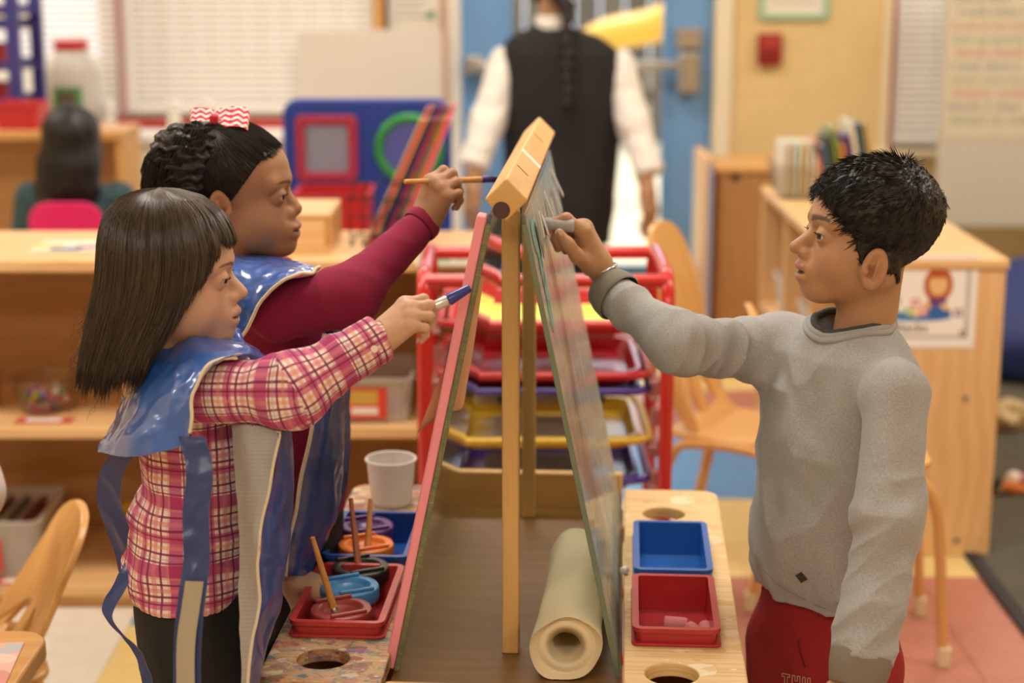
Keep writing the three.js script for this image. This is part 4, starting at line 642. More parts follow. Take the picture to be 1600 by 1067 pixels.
{ // brown paper curling off the left board
  const t = thing('curling_paper', 'brown paper sheet curling away from the left easel board', 'paper', fromEasel(V(-0.12, TRAY, 0.2)));
  const row = [[744, 432, 756, 432], [716, 520, 744, 520], [686, 598, 730, 596], [664, 645, 720, 640], [650, 676, 706, 640]].map(([a, b, c, d], k) => { const e = onBoard(-1, PZ(c, d, -2.14).y, BZ0 - 0.004 - 0.01 * k, 0.013), D = -(e.z * CP) - (e.y - EYE) * SP; return [P(a, b, D - 0.012 * Math.sin(k * 0.8)), P((a + c) / 2, (b + d) / 2, D + 0.008), P(c, d, D + 0.012)]; });
  paperFlap = { t, row };
}
// ---------------------------------------------------------------- things in the trays
function shallowTray(label, c, w, d, h, mat, turn = ETURN) {
  const t = thing('paint_tray', label, 'tray', V(c.x, TRAY - SINK, c.z), undefined, turn);
  part('shell', tubGeo(w, d, h, 0.008, 0.003, 0.97), mat, t);
  const s = rrShape(w + 0.014, d + 0.014, 0.01); s.holes.push(new THREE.Path(rrShape(w * 0.985, d * 0.985, 0.006).getPoints(5))); part('flange', extrude(s, 0.004, 0.001).rotateX(-Math.PI / 2).translate(0, SINK + 0.0003, 0), mat, t);
  return c;
}
M.trayRed = std('#c23a3a', 0.35, { cc: 0.3 }); M.trayBlue = std('#1d4f9e', 0.35, { cc: 0.3 }); M.tubRed = std('#b3262c', 0.32, { cc: 0.3 }); M.tubBlue = std('#1f63b8', 0.32, { cc: 0.3 });
const redC = shallowTray('red plastic tray holding three paint cups', ...TUBS.red, 0.053, M.trayRed);
const blueC = shallowTray('blue plastic tray holding two paint cups', ...TUBS.blue, 0.053, M.trayBlue);
const blueT = shallowTray('empty blue plastic tub on the right easel tray', ...TUBS.tubBlue, 0.055, M.tubBlue);
const redT = shallowTray('red plastic tub with pink chalk on the right easel tray', ...TUBS.tubRed, 0.055, M.tubRed);
const cupAt = {};
function paintCup(color, label, px, py, brush) {
  const q = PY(px, py, TRAY + 0.023), b = V(q.x, TRAY - SINK + 0.0035, q.z), t = thing('paint_cup', label, 'paint cup', b, 'no-spill paint cups'), lid = std(color, 0.38, { cc: 0.2 });
  part('pot', lathe([[0, 0], [0.033, 0], [0.036, 0.004], [0.038, 0.036], [0.036, 0.036], [0.034, 0.006], [0, 0.004]], 32).translate(b.x, b.y, b.z), M.clear, t);
  part('paint', lathe([[0, 0.0045], [0.0325, 0.0065], [0.0342, 0.024], [0, 0.024]], 32).translate(b.x, b.y, b.z), std(color, 0.3), t);
  part('lid', lathe([[0.0383, 0.030], [0.0415, 0.030], [0.0425, 0.033], [0.0425, 0.047], [0.0405, 0.0505], [0.031, 0.051], [0.029, 0.0495], [0.014, 0.032], [0.012, 0.026], [0.0105, 0.026], [0.0125, 0.034], [0.027, 0.0465], [0.0383, 0.045], [0.0383, 0.030]], 48).translate(b.x, b.y, b.z), lid, t);
  for (const s of [-1, 1]) part('lid_tab', rbox(0.052, 0.005, 0.006, 0.002, 2).translate(0, 0.053, s * 0.031).rotateY(0.5 + ETURN).translate(b.x, b.y, b.z), lid, t);
  cupAt[label] = b;
}
paintCup('#a4473f', 'reddish brown paint cup, nearest in the red tray', 533, 950);
paintCup('#4b93cf', 'light blue paint cup in the middle of the red tray', 546, 915);
paintCup('#2b2624', 'black paint cup at the far end of the red tray', 563, 884);
paintCup('#ee7d2c', 'orange paint cup in the blue tray', 572, 849);
paintCup('#5c3378', 'purple paint cup at the far end of the blue tray', 573, 820);
M.brushWood = std('#ffffff', 0.4, { map: woodTex([0.88, 0.66, 0.38], [0.75, 0.50, 0.26], 12, 1) }); M.brushRed = std('#b9694a', 0.45);
function brushInCup(label, cup, topPx, d, mat) {
  const b = cupAt[cup], top = P(topPx[0], topPx[1], d), foot = V(b.x, b.y + 0.010, b.z), dir = top.clone().sub(foot), t = thing('paint_brush', label, 'brush', foot, 'brushes standing in the paint cups'), at = f => foot.clone().addScaledVector(dir, f);
  part('handle', rod(at(0.28), top, 0.0054, 0.0034, 12), mat, t); part('ferrule', rod(at(0.14), at(0.285), 0.0058, 0.0056, 12, false), M.chrome, t); part('bristles', rod(foot, at(0.15), 0.003, 0.0058, 10), M.black, t);
}
brushInCup('short wooden paint brush leaning in the brown cup', 'reddish brown paint cup, nearest in the red tray', [488, 839], 2.36, M.brushWood);
brushInCup('thick reddish brush handle standing in the black cup', 'black paint cup at the far end of the red tray', [548, 778], 2.58, M.brushRed);
brushInCup('wooden brush handle standing in the orange cup', 'orange paint cup in the blue tray', [579, 779], 2.68, M.brushWood);
{ // translucent plastic cup
  const c = PY(612, 786, TRAY), t = thing('plastic_cup', 'translucent white plastic cup at the back of the left tray', 'cup', V(c.x, TRAY, c.z));
  part('cup_body', lathe([[0, 0.0005], [0.032, 0.0005], [0.034, 0.004], [0.0405, 0.074], [0.043, 0.075], [0.0435, 0.078], [0.042, 0.080], [0.039, 0.078], [0.0325, 0.005], [0, 0.003]], 40).translate(c.x, TRAY, c.z), new THREE.MeshPhysicalMaterial({ color: '#efe9e4', roughness: 0.5, transmission: 0.45, thickness: 0, ior: 1.4 }), t);
}
{ // chalk sticks
  const chalkM = std('#dd8a8c', 0.9), greyM = std('#8d8478', 0.9), y = TRAY - SINK + 0.0035;
  const chalk = (label, px, py, ang, len, r, m, lift = 0) => { const q = PY(px, py, y + r + lift), d = V(Math.cos(ang), 0, Math.sin(ang)).multiplyScalar(len / 2), t = thing('chalk_stick', label, 'chalk', V(q.x, y + lift, q.z), 'chalk in the red tub'); part('stick', rod(q.clone().sub(d), q.clone().add(d), r, r * 0.92, 18), m, t); };
  chalk('pink chalk stick lying at the back of the red tub', 1056, 974, 0.15, 0.034, 0.0098, chalkM); chalk('pink chalk stub in the middle of the red tub', 1083, 984, 1.1, 0.022, 0.0098, chalkM); chalk('pink chalk stick against the right wall of the red tub', 1104, 984, 1.5, 0.03, 0.0095, chalkM); chalk('small grey chalk stub in the red tub', 1053, 990, 0.5, 0.022, 0.006, greyM); chalk('pink chalk piece at the left of the stubs in the red tub', 1034, 990, 0.1, 0.018, 0.007, chalkM);
  const q = PY(976, 891, TRAY + 0.006), t = thing('chalk_stick', 'tiny white chalk stub beside the blue tub', 'chalk', V(q.x, TRAY, q.z)); part('stick', rod(q.clone().add(V(-0.003, 0, 0.003)), q.clone().add(V(0.003, 0, -0.006)), 0.006, 0.0055, 14), M.white, t);
}
{ // roll of drawing paper under the easel
  const R = 0.043, a = PY(884, 1012, FLOOR_IN + R), b = PY(906, 868, FLOOR_IN + R), d = b.clone().sub(a), len = d.length(), n = 64, rows = 16, t = thing('paper_roll', 'roll of off-white drawing paper lying inside the easel base', 'paper roll', V(a.x, FLOOR_IN, a.z));
  const pos = [], idx = [], rr = (th, k) => R + (k < 0.2 ? (0.2 - k) * 0.03 * (0.5 + 0.5 * Math.sin(th * 2 + 0.6)) : 0) + 0.0012 * Math.sin(th * 5 + k * 4);
  const q = new THREE.Quaternion().setFromUnitVectors(V(0, 0, -1), d.clone().normalize());
  const ring = (k, f) => { for (let i = 0; i < n; i++) { const th = i / n * 6.2832, r = f(th); pos.push(r * Math.cos(th), Math.max(r * Math.sin(th), -R + 0.0005), -len * k); } };
  ring(0.0, () => 0.0205); ring(0.0, th => R - 0.010 + 0.002 * Math.sin(th)); ring(0.012, th => R - 0.0065); ring(0.012, th => R - 0.004); ring(-0.02 , th => rr(th, 0) - 0.0012); ring(-0.025, th => rr(th, 0));
  for (let j = 0; j <= rows; j++) ring(j / rows, th => rr(th, j / rows)); ring(1, () => 0.0205); ring(0.0, () => 0.0205);
  const nr = pos.length / 3 / n; for (let j = 0; j + 1 < nr; j++) for (let i = 0; i < n; i++) { const A = j * n + i, B = j * n + (i + 1) % n; idx.push(A, B, A + n, B, B + n, A + n); }
  const g = new THREE.BufferGeometry(); g.setAttribute('position', new THREE.Float32BufferAttribute(pos, 3)); g.setIndex(idx); const f = g.toNonIndexed(); f.computeVertexNormals(); const w = mergeVertices(g); w.computeVertexNormals(); w.applyQuaternion(q); w.translate(a.x, a.y + 0.001, a.z);
  part('paper', w, std('#ead9b6', 0.75), t);
}

// ---------------------------------------------------------------- smooth solids: distance fields meshed with surface nets
const smin = (a, b, k) => { const h = Math.max(k - Math.abs(a - b), 0) / k; return Math.min(a, b) - h * h * k * 0.25; };
const smax = (a, b, k) => -smin(-a, -b, k);
const sph = (c, r) => (x, y, z) => Math.hypot(x - c.x, y - c.y, z - c.z) - r;
const ell = (c, rx, ry, rz) => (x, y, z) => { x -= c.x; y -= c.y; z -= c.z; const k0 = Math.hypot(x / rx, y / ry, z / rz), k1 = Math.hypot(x / (rx * rx), y / (ry * ry), z / (rz * rz)); return k1 < 1e-9 ? -Math.min(rx, ry, rz) : k0 * (k0 - 1) / k1; };
const cap = (a, b, ra, rb = ra) => { const dx = b.x - a.x, dy = b.y - a.y, dz = b.z - a.z, L = dx * dx + dy * dy + dz * dz || 1e-9; return (x, y, z) => { const px = x - a.x, py = y - a.y, pz = z - a.z, t = clamp((px * dx + py * dy + pz * dz) / L, 0, 1); return Math.hypot(px - dx * t, py - dy * t, pz - dz * t) - lerp(ra, rb, t); }; };
const chain = (pts, rs, k = 0.02) => U(k, ...pts.slice(1).map((p, i) => cap(pts[i], p, rs[i], rs[i + 1])));
const U = (k, ...fs) => (x, y, z) => { let d = fs[0](x, y, z); for (let i = 1; i < fs.length; i++) d = smin(d, fs[i](x, y, z), k); return d; };
const turned = (f, c, rot) => { const m = new THREE.Matrix4().makeRotationFromEuler(new THREE.Euler(...rot)).invert().elements; return (x, y, z) => { x -= c.x; y -= c.y; z -= c.z; return f(m[0] * x + m[4] * y + m[8] * z + c.x, m[1] * x + m[5] * y + m[9] * z + c.y, m[2] * x + m[6] * y + m[10] * z + c.z); }; };
const placed = (f, mat, s = 1) => { const m = mat.clone().invert().elements; return (x, y, z) => s * f(m[0] * x + m[4] * y + m[8] * z + m[12], m[1] * x + m[5] * y + m[9] * z + m[13], m[2] * x + m[6] * y + m[10] * z + m[14]); };
// upright stack of ellipses; rows from top to bottom: [y, cx, cz, a across, b along facing]; facing angle th: forward = (cos th, 0, -sin th)
function rowAt(rows, y) {
  let i = 0; while (i < rows.length - 2 && y < rows[i + 1][0]) i++;
  const A = rows[i], B = rows[i + 1], t = clamp((A[0] - y) / (A[0] - B[0]), 0, 1), P0 = rows[Math.max(i - 1, 0)], P3 = rows[Math.min(i + 2, rows.length - 1)];
  const cr = k => { const t2 = t * t, t3 = t2 * t; return 0.5 * (2 * A[k] + (B[k] - P0[k]) * t + (2 * P0[k] - 5 * A[k] + 4 * B[k] - P3[k]) * t2 + (3 * A[k] - P0[k] - 3 * B[k] + P3[k]) * t3); };
  return [cr(1), cr(2), cr(3), cr(4)];
}
function stack(rows, th) {
  const c = Math.cos(th), s = -Math.sin(th), y0 = rows[0][0], y1 = rows[rows.length - 1][0];
  return (x, y, z) => {
    const r = rowAt(rows, clamp(y, y1, y0)), dx = x - r[0], dz = z - r[1], f = dx * c + dz * s, l = -dx * s + dz * c, a = Math.max(r[2], 1e-3), b = Math.max(r[3], 1e-3);
    const k0 = Math.hypot(l / a, f / b), k1 = Math.hypot(l / (a * a), f / (b * b)); const d = k1 < 1e-9 ? -Math.min(a, b) : k0 * (k0 - 1) / k1, o = Math.max(y - y0, y1 - y);
    return o <= 0 ? Math.max(d, o) : Math.hypot(Math.max(d, 0), o);
  };
}
function netMesh(f, lo, hi, h, opt = {}) {
  const nx = Math.ceil((hi.x - lo.x) / h) + 1, ny = Math.ceil((hi.y - lo.y) / h) + 1, nz = Math.ceil((hi.z - lo.z) / h) + 1, g = new Float32Array(nx * ny * nz), B = 8, half = B * h * 0.5 * 1.7321 * 1.25 + h;
  const at = (i, j, k) => (k * ny + j) * nx + i;
  for (let K = 0; K < nz; K += B) for (let J = 0; J < ny; J += B) for (let I = 0; I < nx; I += B) {
    const c = f(lo.x + (I + B / 2) * h, lo.y + (J + B / 2) * h, lo.z + (K + B / 2) * h), far = Math.abs(c) > half;
    for (let k = K; k < Math.min(K + B, nz); k++) for (let j = J; j < Math.min(J + B, ny); j++) for (let i = I; i < Math.min(I + B, nx); i++) g[at(i, j, k)] = far ? c : f(lo.x + i * h, lo.y + j * h, lo.z + k * h);
  }
  const id = new Int32Array(nx * ny * nz).fill(-1), pos = [], idx = [];
  const E = [[0, 1], [2, 3], [4, 5], [6, 7], [0, 2], [1, 3], [4, 6], [5, 7], [0, 4], [1, 5], [2, 6], [3, 7]], v = new Float64Array(8);
  for (let k = 0; k < nz - 1; k++) for (let j = 0; j < ny - 1; j++) for (let i = 0; i < nx - 1; i++) {
    let m = 0; for (let q = 0; q < 8; q++) { v[q] = g[at(i + (q & 1), j + ((q >> 1) & 1), k + (q >> 2))]; if (v[q] < 0) m |= 1 << q; }
    if (m === 0 || m === 255) continue;
    let x = 0, y = 0, z = 0, n = 0;
    for (const [a, b] of E) { if ((v[a] < 0) === (v[b] < 0)) continue; const t = v[a] / (v[a] - v[b]); x += (a & 1) + t * ((b & 1) - (a & 1)); y += ((a >> 1) & 1) + t * (((b >> 1) & 1) - ((a >> 1) & 1)); z += (a >> 2) + t * ((b >> 2) - (a >> 2)); n++; }
    id[at(i, j, k)] = pos.length / 3; pos.push(lo.x + (i + x / n) * h, lo.y + (j + y / n) * h, lo.z + (k + z / n) * h);
  }
  for (let k = 1; k < nz - 1; k++) for (let j = 1; j < ny - 1; j++) for (let i = 1; i < nx - 1; i++) {
    const a = g[at(i, j, k)] < 0;
    if (a !== (g[at(i + 1, j, k)] < 0)) { const q = [id[at(i, j - 1, k - 1)], id[at(i, j, k - 1)], id[at(i, j, k)], id[at(i, j - 1, k)]]; a ? idx.push(q[0], q[1], q[2], q[0], q[2], q[3]) : idx.push(q[2], q[1], q[0], q[3], q[2], q[0]); }
    if (a !== (g[at(i, j + 1, k)] < 0)) { const q = [id[at(i - 1, j, k - 1)], id[at(i - 1, j, k)], id[at(i, j, k)], id[at(i, j, k - 1)]]; a ? idx.push(q[0], q[1], q[2], q[0], q[2], q[3]) : idx.push(q[2], q[1], q[0], q[3], q[2], q[0]); }
    if (a !== (g[at(i, j, k + 1)] < 0)) { const q = [id[at(i - 1, j - 1, k)], id[at(i, j - 1, k)], id[at(i, j, k)], id[at(i - 1, j, k)]]; a ? idx.push(q[0], q[1], q[2], q[0], q[2], q[3]) : idx.push(q[2], q[1], q[0], q[3], q[2], q[0]); }
  }
  const n = pos.length / 3, nor = new Float32Array(n * 3), col = opt.color ? new Float32Array(n * 3) : null, e = opt.eps || h * 0.5;
  for (let q = 0; q < n; q++) {
    let x = pos[q * 3], y = pos[q * 3 + 1], z = pos[q * 3 + 2];
    {
      const d = f(x, y, z); let gx = f(x + e, y, z) - f(x - e, y, z), gy = f(x, y + e, z) - f(x, y - e, z), gz = f(x, y, z + e) - f(x, y, z - e); const l = Math.hypot(gx, gy, gz) || 1; gx /= l; gy /= l; gz /= l;
      nor[q * 3] = gx; nor[q * 3 + 1] = gy; nor[q * 3 + 2] = gz; { const s = clamp(d / Math.max(l / (2 * e), 0.5), -h * 0.6, h * 0.6); x -= gx * s; y -= gy * s; z -= gz * s; }
    }
    pos[q * 3] = x; pos[q * 3 + 1] = y; pos[q * 3 + 2] = z;
    if (col) { const c = opt.color(x, y, z, nor[q * 3], nor[q * 3 + 1], nor[q * 3 + 2]); col[q * 3] = c[0]; col[q * 3 + 1] = c[1]; col[q * 3 + 2] = c[2]; }
  }
  const geo = new THREE.BufferGeometry(); geo.setAttribute('position', new THREE.Float32BufferAttribute(pos, 3)); geo.setAttribute('normal', new THREE.BufferAttribute(nor, 3)); if (col) geo.setAttribute('color', new THREE.BufferAttribute(col, 3)); geo.setIndex(idx);
  return opt.chart ? chartUV(geo, opt.chart) : geo;
}
// uv per triangle; chart(centre) gives a function point -> [u, v, period of u or 0]
function chartUV(geo, chart) {
  const g = geo.toNonIndexed(), p = g.attributes.position, uv = new Float32Array(p.count * 2), c = V();
  for (let i = 0; i < p.count; i += 3) {
    c.set((p.getX(i) + p.getX(i + 1) + p.getX(i + 2)) / 3, (p.getY(i) + p.getY(i + 1) + p.getY(i + 2)) / 3, (p.getZ(i) + p.getZ(i + 1) + p.getZ(i + 2)) / 3);
    const f = chart(c), m = f(c.x, c.y, c.z);
    for (let k = 0; k < 3; k++) { const q = f(p.getX(i + k), p.getY(i + k), p.getZ(i + k)); let u = q[0]; if (q[2]) { while (u - m[0] > q[2] / 2) u -= q[2]; while (u - m[0] < -q[2] / 2) u += q[2]; } uv[(i + k) * 2] = u; uv[(i + k) * 2 + 1] = q[1]; }
  }
  g.setAttribute('uv', new THREE.BufferAttribute(uv, 2)); return g;
}
const boxChart = null;
// coordinates round a polyline: u round it in metres at radius R, v along it
function limbChart(pts, R, ref) {
  const segs = []; let s = 0; for (let i = 0; i + 1 < pts.length; i++) { const d = pts[i + 1].clone().sub(pts[i]), L = d.length(); d.divideScalar(L); const a = ref.clone().addScaledVector(d, -ref.dot(d)).normalize(), b = d.clone().cross(a); segs.push({ o: pts[i], d, L, a, b, s }); s += L; }
  return c => { let best = null, bd = 1e9; for (const g of segs) { const q = c.clone().sub(g.o), t = clamp(q.dot(g.d), 0, g.L), dd = q.addScaledVector(g.d, -t).length(); if (dd < bd) { bd = dd; best = g; } } const g = best; return (x, y, z) => { const q = V(x, y, z).sub(g.o); return [Math.atan2(q.dot(g.b), q.dot(g.a)) * R, g.s + q.dot(g.d), 2 * Math.PI * R]; }; };
}
// first surface point of a field along a line of sight
function hit(f, px, py, d0 = 1.8, d1 = 3.2, off = 0) { const s = sight(px, py); let d = d0; for (let k = 0; k < 200; k++) { const q = f(s.x * d, EYE + s.y * d, s.z * d) - off; if (q < 0.0004) return s.clone().multiplyScalar(d).add(V(0, EYE, 0)); d += Math.max(q * 0.7, 0.0004); if (d > d1) break; } return null; }
const grad = (f, p, e = 0.003) => V(f(p.x + e, p.y, p.z) - f(p.x - e, p.y, p.z), f(p.x, p.y + e, p.z) - f(p.x, p.y - e, p.z), f(p.x, p.y, p.z + e) - f(p.x, p.y, p.z - e)).normalize();
function withColor(geo, c) { const g = geo.index ? geo.toNonIndexed() : geo, n = g.attributes.position.count, a = new Float32Array(n * 3); for (let i = 0; i < n; i++) { a[i * 3] = c[0]; a[i * 3 + 1] = c[1]; a[i * 3 + 2] = c[2]; } g.setAttribute('color', new THREE.BufferAttribute(a, 3)); return g; }
function mergeColored(...gs) { return mergeGeometries(gs.map(g => { const n = g.index ? g.toNonIndexed() : g; for (const k of Object.keys(n.attributes)) if (!['position', 'normal', 'color'].includes(k)) n.deleteAttribute(k); return n; })); }

// thin tapered hair strands along given point lists, one mesh
function strands(list, r0, sides = 3, tint = null) {
  const pos = [], nor = [], idx = [], col = [], a = V(), b = V(), t = V();
  for (const pts of list) {
    const base = pos.length / 3, n = pts.length, w = pts.w || 1, tc = tint ? tint(pts) : null;
    for (let i = 0; i < n; i++) {
      t.copy(pts[Math.min(i + 1, n - 1)]).sub(pts[Math.max(i - 1, 0)]).normalize(); a.set(0.31, 0.2, 0.93).cross(t); if (a.lengthSq() < 1e-4) a.set(1, 0, 0); a.normalize(); b.copy(t).cross(a);
      const r = r0 * w * (i === n - 1 ? 0.15 : 1 - 0.5 * (i / n) ** 2);
      for (let k = 0; k < sides; k++) { const q = k / sides * 6.2832, c = Math.cos(q), s = Math.sin(q), x = a.x * c + b.x * s, y = a.y * c + b.y * s, z = a.z * c + b.z * s; pos.push(pts[i].x + r * x, pts[i].y + r * y, pts[i].z + r * z); nor.push(x, y, z); if (tc) col.push(tc[0], tc[1], tc[2]); }
      if (i) for (let k = 0; k < sides; k++) { const p = base + (i - 1) * sides + k, q = base + (i - 1) * sides + (k + 1) % sides; idx.push(p, q, p + sides, q, q + sides, p + sides); }
    }
  }
  const g = new THREE.BufferGeometry(); g.setAttribute('position', new THREE.Float32BufferAttribute(pos, 3)); g.setAttribute('normal', new THREE.Float32BufferAttribute(nor, 3)); if (tint) g.setAttribute('color', new THREE.Float32BufferAttribute(col, 3)); g.setIndex(idx); return g;
}
// a cloth sheet through a grid of points (rows x columns), smoothed, kept outside a body field; returns outer and inner faces and border curves
function sheet(rows, nu, nv, o = {}) {
  const R = rows.length, C = rows[0].length, cur = rows.map(r => new THREE.CatmullRomCurve3(r, false, 'centripetal'));
  const P2 = []; for (let j = 0; j <= nv; j++) { const line = []; for (let i = 0; i <= nu; i++) line.push(null); P2.push(line); }
  for (let i = 0; i <= nu; i++) { const col = new THREE.CatmullRomCurve3(cur.map(c => c.getPoint(i / nu)), false, 'centripetal'); for (let j = 0; j <= nv; j++) P2[j][i] = col.getPoint(j / nv); }
  const nrm = (i, j) => { const a = P2[j][Math.min(i + 1, nu)].clone().sub(P2[j][Math.max(i - 1, 0)]), b = P2[Math.min(j + 1, nv)][i].clone().sub(P2[Math.max(j - 1, 0)][i]); return b.cross(a).normalize().multiplyScalar(o.flip ? -1 : 1); };
  if (o.body) for (let pass = 0; pass < 3; pass++) for (const l of P2) for (const p of l) { const d = o.body(p.x, p.y, p.z), m = o.margin || 0.004; if (d < m) p.addScaledVector(grad(o.body, p), m - d); }
  if (o.wrinkle) { const N = P2.map((l, j) => l.map((_, i) => nrm(i, j))); P2.forEach((l, j) => l.forEach((p, i) => p.addScaledVector(N[j][i], o.wrinkle(i / nu, j / nv, p)))); }
  if (o.body) for (const l of P2) for (const p of l) { const d = o.body(p.x, p.y, p.z), m = o.least || 0.0015; if (d < m) p.addScaledVector(grad(o.body, p), m - d); }
  const N = P2.map((l, j) => l.map((_, i) => nrm(i, j))), face = (off, flip) => { const pos = [], uv = [], idx = []; P2.forEach((l, j) => l.forEach((p, i) => { const q = p.clone().addScaledVector(N[j][i], off); pos.push(q.x, q.y, q.z); uv.push(i / nu, j / nv); })); for (let j = 0; j < nv; j++) for (let i = 0; i < nu; i++) { const a = j * (nu + 1) + i, b = a + 1, c = a + nu + 1, d = c + 1; (flip !== !!o.flip) ? idx.push(a, b, c, b, d, c) : idx.push(a, c, b, b, c, d); } const g = new THREE.BufferGeometry(); g.setAttribute('position', new THREE.Float32BufferAttribute(pos, 3)); g.setAttribute('uv', new THREE.Float32BufferAttribute(uv, 2)); g.setIndex(idx); g.computeVertexNormals(); return g; };
  const th = o.thick || 0.0008;
  return { outer: face(th / 2, false), inner: face(-th / 2, true), top: P2[0], bottom: P2[nv], left: P2.map(l => l[0]), right: P2.map(l => l[nu]), P2 };
}
const edgeTube = (pts, r, seg = 60) => new THREE.TubeGeometry(new THREE.CatmullRomCurve3(pts.filter((_, i) => i % 3 === 0 || i === pts.length - 1), false, 'centripetal'), seg, r, 6, false);
const flatten = (pts, s) => pts.map(q => P(q[0], q[1], q[2]));

// ---------------------------------------------------------------- heads and hands
// head frame: x forward, y up, z to the person's right; eye level at y = 0; metres of a five-year-old
function makeHead(o) {
  const rot = new THREE.Matrix4().makeRotationY(o.yaw).multiply(new THREE.Matrix4().makeRotationZ(o.pitch || 0)).multiply(new THREE.Matrix4().makeRotationX(o.roll || 0)), s = o.scale || 1;
  const mat = new THREE.Matrix4().makeTranslation(o.at.x, o.at.y, o.at.z).multiply(rot).multiply(new THREE.Matrix4().makeScale(s, s, s));
  const nl = o.nose || 0, nw = o.noseWidth || 1, lp = o.lips || 1, open = o.mouth || 0, ck = o.cheek || 0, both = f => { const a = f(1), b = f(-1); return (x, y, z) => z > 0 ? a(x, y, z) : b(x, y, z); };
  const soft = U(0.022, ell(V(-0.006, 0.028, 0), 0.079, 0.069, 0.069), ell(V(0.028, 0.030, 0), 0.051, 0.046, 0.056), ell(V(0.030, -0.030, 0), 0.050, 0.054, 0.053), both(q => cap(V(-0.006, -0.044, q * 0.044), V(0.057, -0.071, q * 0.014), 0.021, 0.017)), sph(V(0.0700 + (o.chin || 0), -0.0725, 0), 0.0168), both(q => sph(V(0.045, -0.032 - ck, q * 0.031), 0.0265)));
  const brow = both(q => cap(V(0.0735, 0.0185, q * 0.012), V(0.061, 0.0175, q * 0.042), 0.0095)), lf = o.lipFwd || 0, mouthM = ell(V(0.0765 + lf, -0.048, 0), 0.0172, 0.017, 0.024);
  const nose = U(0.007, cap(V(0.0765, -0.001, 0), V(0.0955 + nl, -0.0205, 0), 0.0082, 0.0092 * (0.6 + 0.4 * nw)), both(q => sph(V(0.0865 + nl * 0.6, -0.0262, q * 0.0088 * nw), 0.0074)));
  const upper = ell(V(0.0912 + lf, -0.0447 + open * 0.3, 0), 0.0066, 0.0050 * lp, 0.0190), lower = ell(V(0.0890 + lf, -0.0566 - open, 0), 0.0068, 0.0056 * lp, 0.0172), crease = ell(V(0.0968 + lf, -0.0508 - open * 0.4, 0), 0.012, 0.0012 + open * 0.55, 0.0205);
  const socket = both(q => ell(V(0.0885, 0.0005, q * 0.030), 0.0125, 0.0098, 0.0160)), EB = 0.0125, eyeC = q => V(0.0678, 0, q * 0.0290), lidOpen = o.lids || 0.0040;
  const lids = both(q => { const c = eyeC(q), a = sph(c, EB + 0.0016), w = turned(ell(V(c.x + 0.012, -0.0008, c.z + q * 0.0020), 0.011, lidOpen, 0.0112), V(c.x, 0, c.z), [0, 0, 0]); const f = (x, y, z) => smax(a(x, y, z), -w(x, y, z), 0.0012); f.w = w; return f; });
  const wedge = both(q => { const c = eyeC(q); return ell(V(c.x + 0.012, -0.0008, c.z + q * 0.0020), 0.0115, lidOpen, 0.0112); });
  const earT = q => [0, q * 0.42, 0.18], ec = q => V(o.earX ?? 0.004, o.earY ?? -0.031, q * 0.068), E = o.ear || 1;
  const ear = both(q => { const c = ec(q), out = turned(ell(V(c.x, c.y, c.z + q * 0.004), 0.0165 * E, 0.0285 * E, 0.0085), c, earT(q)), inn = turned(ell(V(c.x - 0.001, c.y + 0.001, c.z + q * 0.013), 0.0108 * E, 0.0215 * E, 0.0085), c, earT(q)), con = turned(ell(V(c.x + 0.004, c.y - 0.004, c.z + q * 0.009), 0.0050, 0.0075, 0.0085), c, earT(q)), trag = sph(V(c.x + 0.0125, c.y - 0.003, c.z + q * 0.004), 0.0046), heli = turned(cap(V(c.x - 0.002, c.y - 0.010, c.z + q * 0.0065), V(c.x - 0.0035, c.y + 0.012, c.z + q * 0.0062), 0.0030, 0.0025), c, earT(q)); return (x, y, z) => { let d = smax(out(x, y, z), -inn(x, y, z), 0.004); d = smin(d, heli(x, y, z), 0.003); d = smax(d, -con(x, y, z), 0.004); return smin(d, trag(x, y, z), 0.005); }; });
  const neck = o.neck ? cap(V(-0.008, -0.055, 0), V(...o.neck), 0.038, 0.042) : null;
  const skull = (x, y, z) => { let d = soft(x, y, z); d = smin(d, brow(x, y, z), 0.014); d = smin(d, mouthM(x, y, z), 0.016); return d; };
  const local = (x, y, z) => {
    let d = skull(x, y, z);
    if (neck) d = smin(d, neck(x, y, z), 0.022);
    if (x > 0.02) { d = smax(d, -socket(x, y, z), 0.014); d = smin(d, lids(x, y, z), 0.0035); d = smax(d, -wedge(x, y, z), 0.0012); d = smin(d, nose(x, y, z), 0.010); d = smin(d, upper(x, y, z), 0.005); d = smin(d, lower(x, y, z), 0.006); d = smax(d, -crease(x, y, z), 0.0025); }
    if (x < 0.03 && x > -0.05) d = smin(d, ear(x, y, z), 0.006);
    return d;
  };
  const S = o.skin, mixc = (a, b, t) => [lerp(a[0], b[0], t), lerp(a[1], b[1], t), lerp(a[2], b[2], t)];
  const inv = mat.clone().invert(), tmp = V();
  const browLine = (x, y, z) => { const a = Math.abs(z), t = clamp((a - 0.012) / 0.036, 0, 1), by = 0.0185 + 0.004 * Math.sin(t * 2.4) - 0.003 * t + (o.browUp || 0); return Math.abs(y - by) / ((o.browW || 0.0036) * (1 - 0.55 * t)) + (a < 0.0095 ? (0.0095 - a) * 400 : 0) + (a > 0.047 ? (a - 0.047) * 400 : 0); };
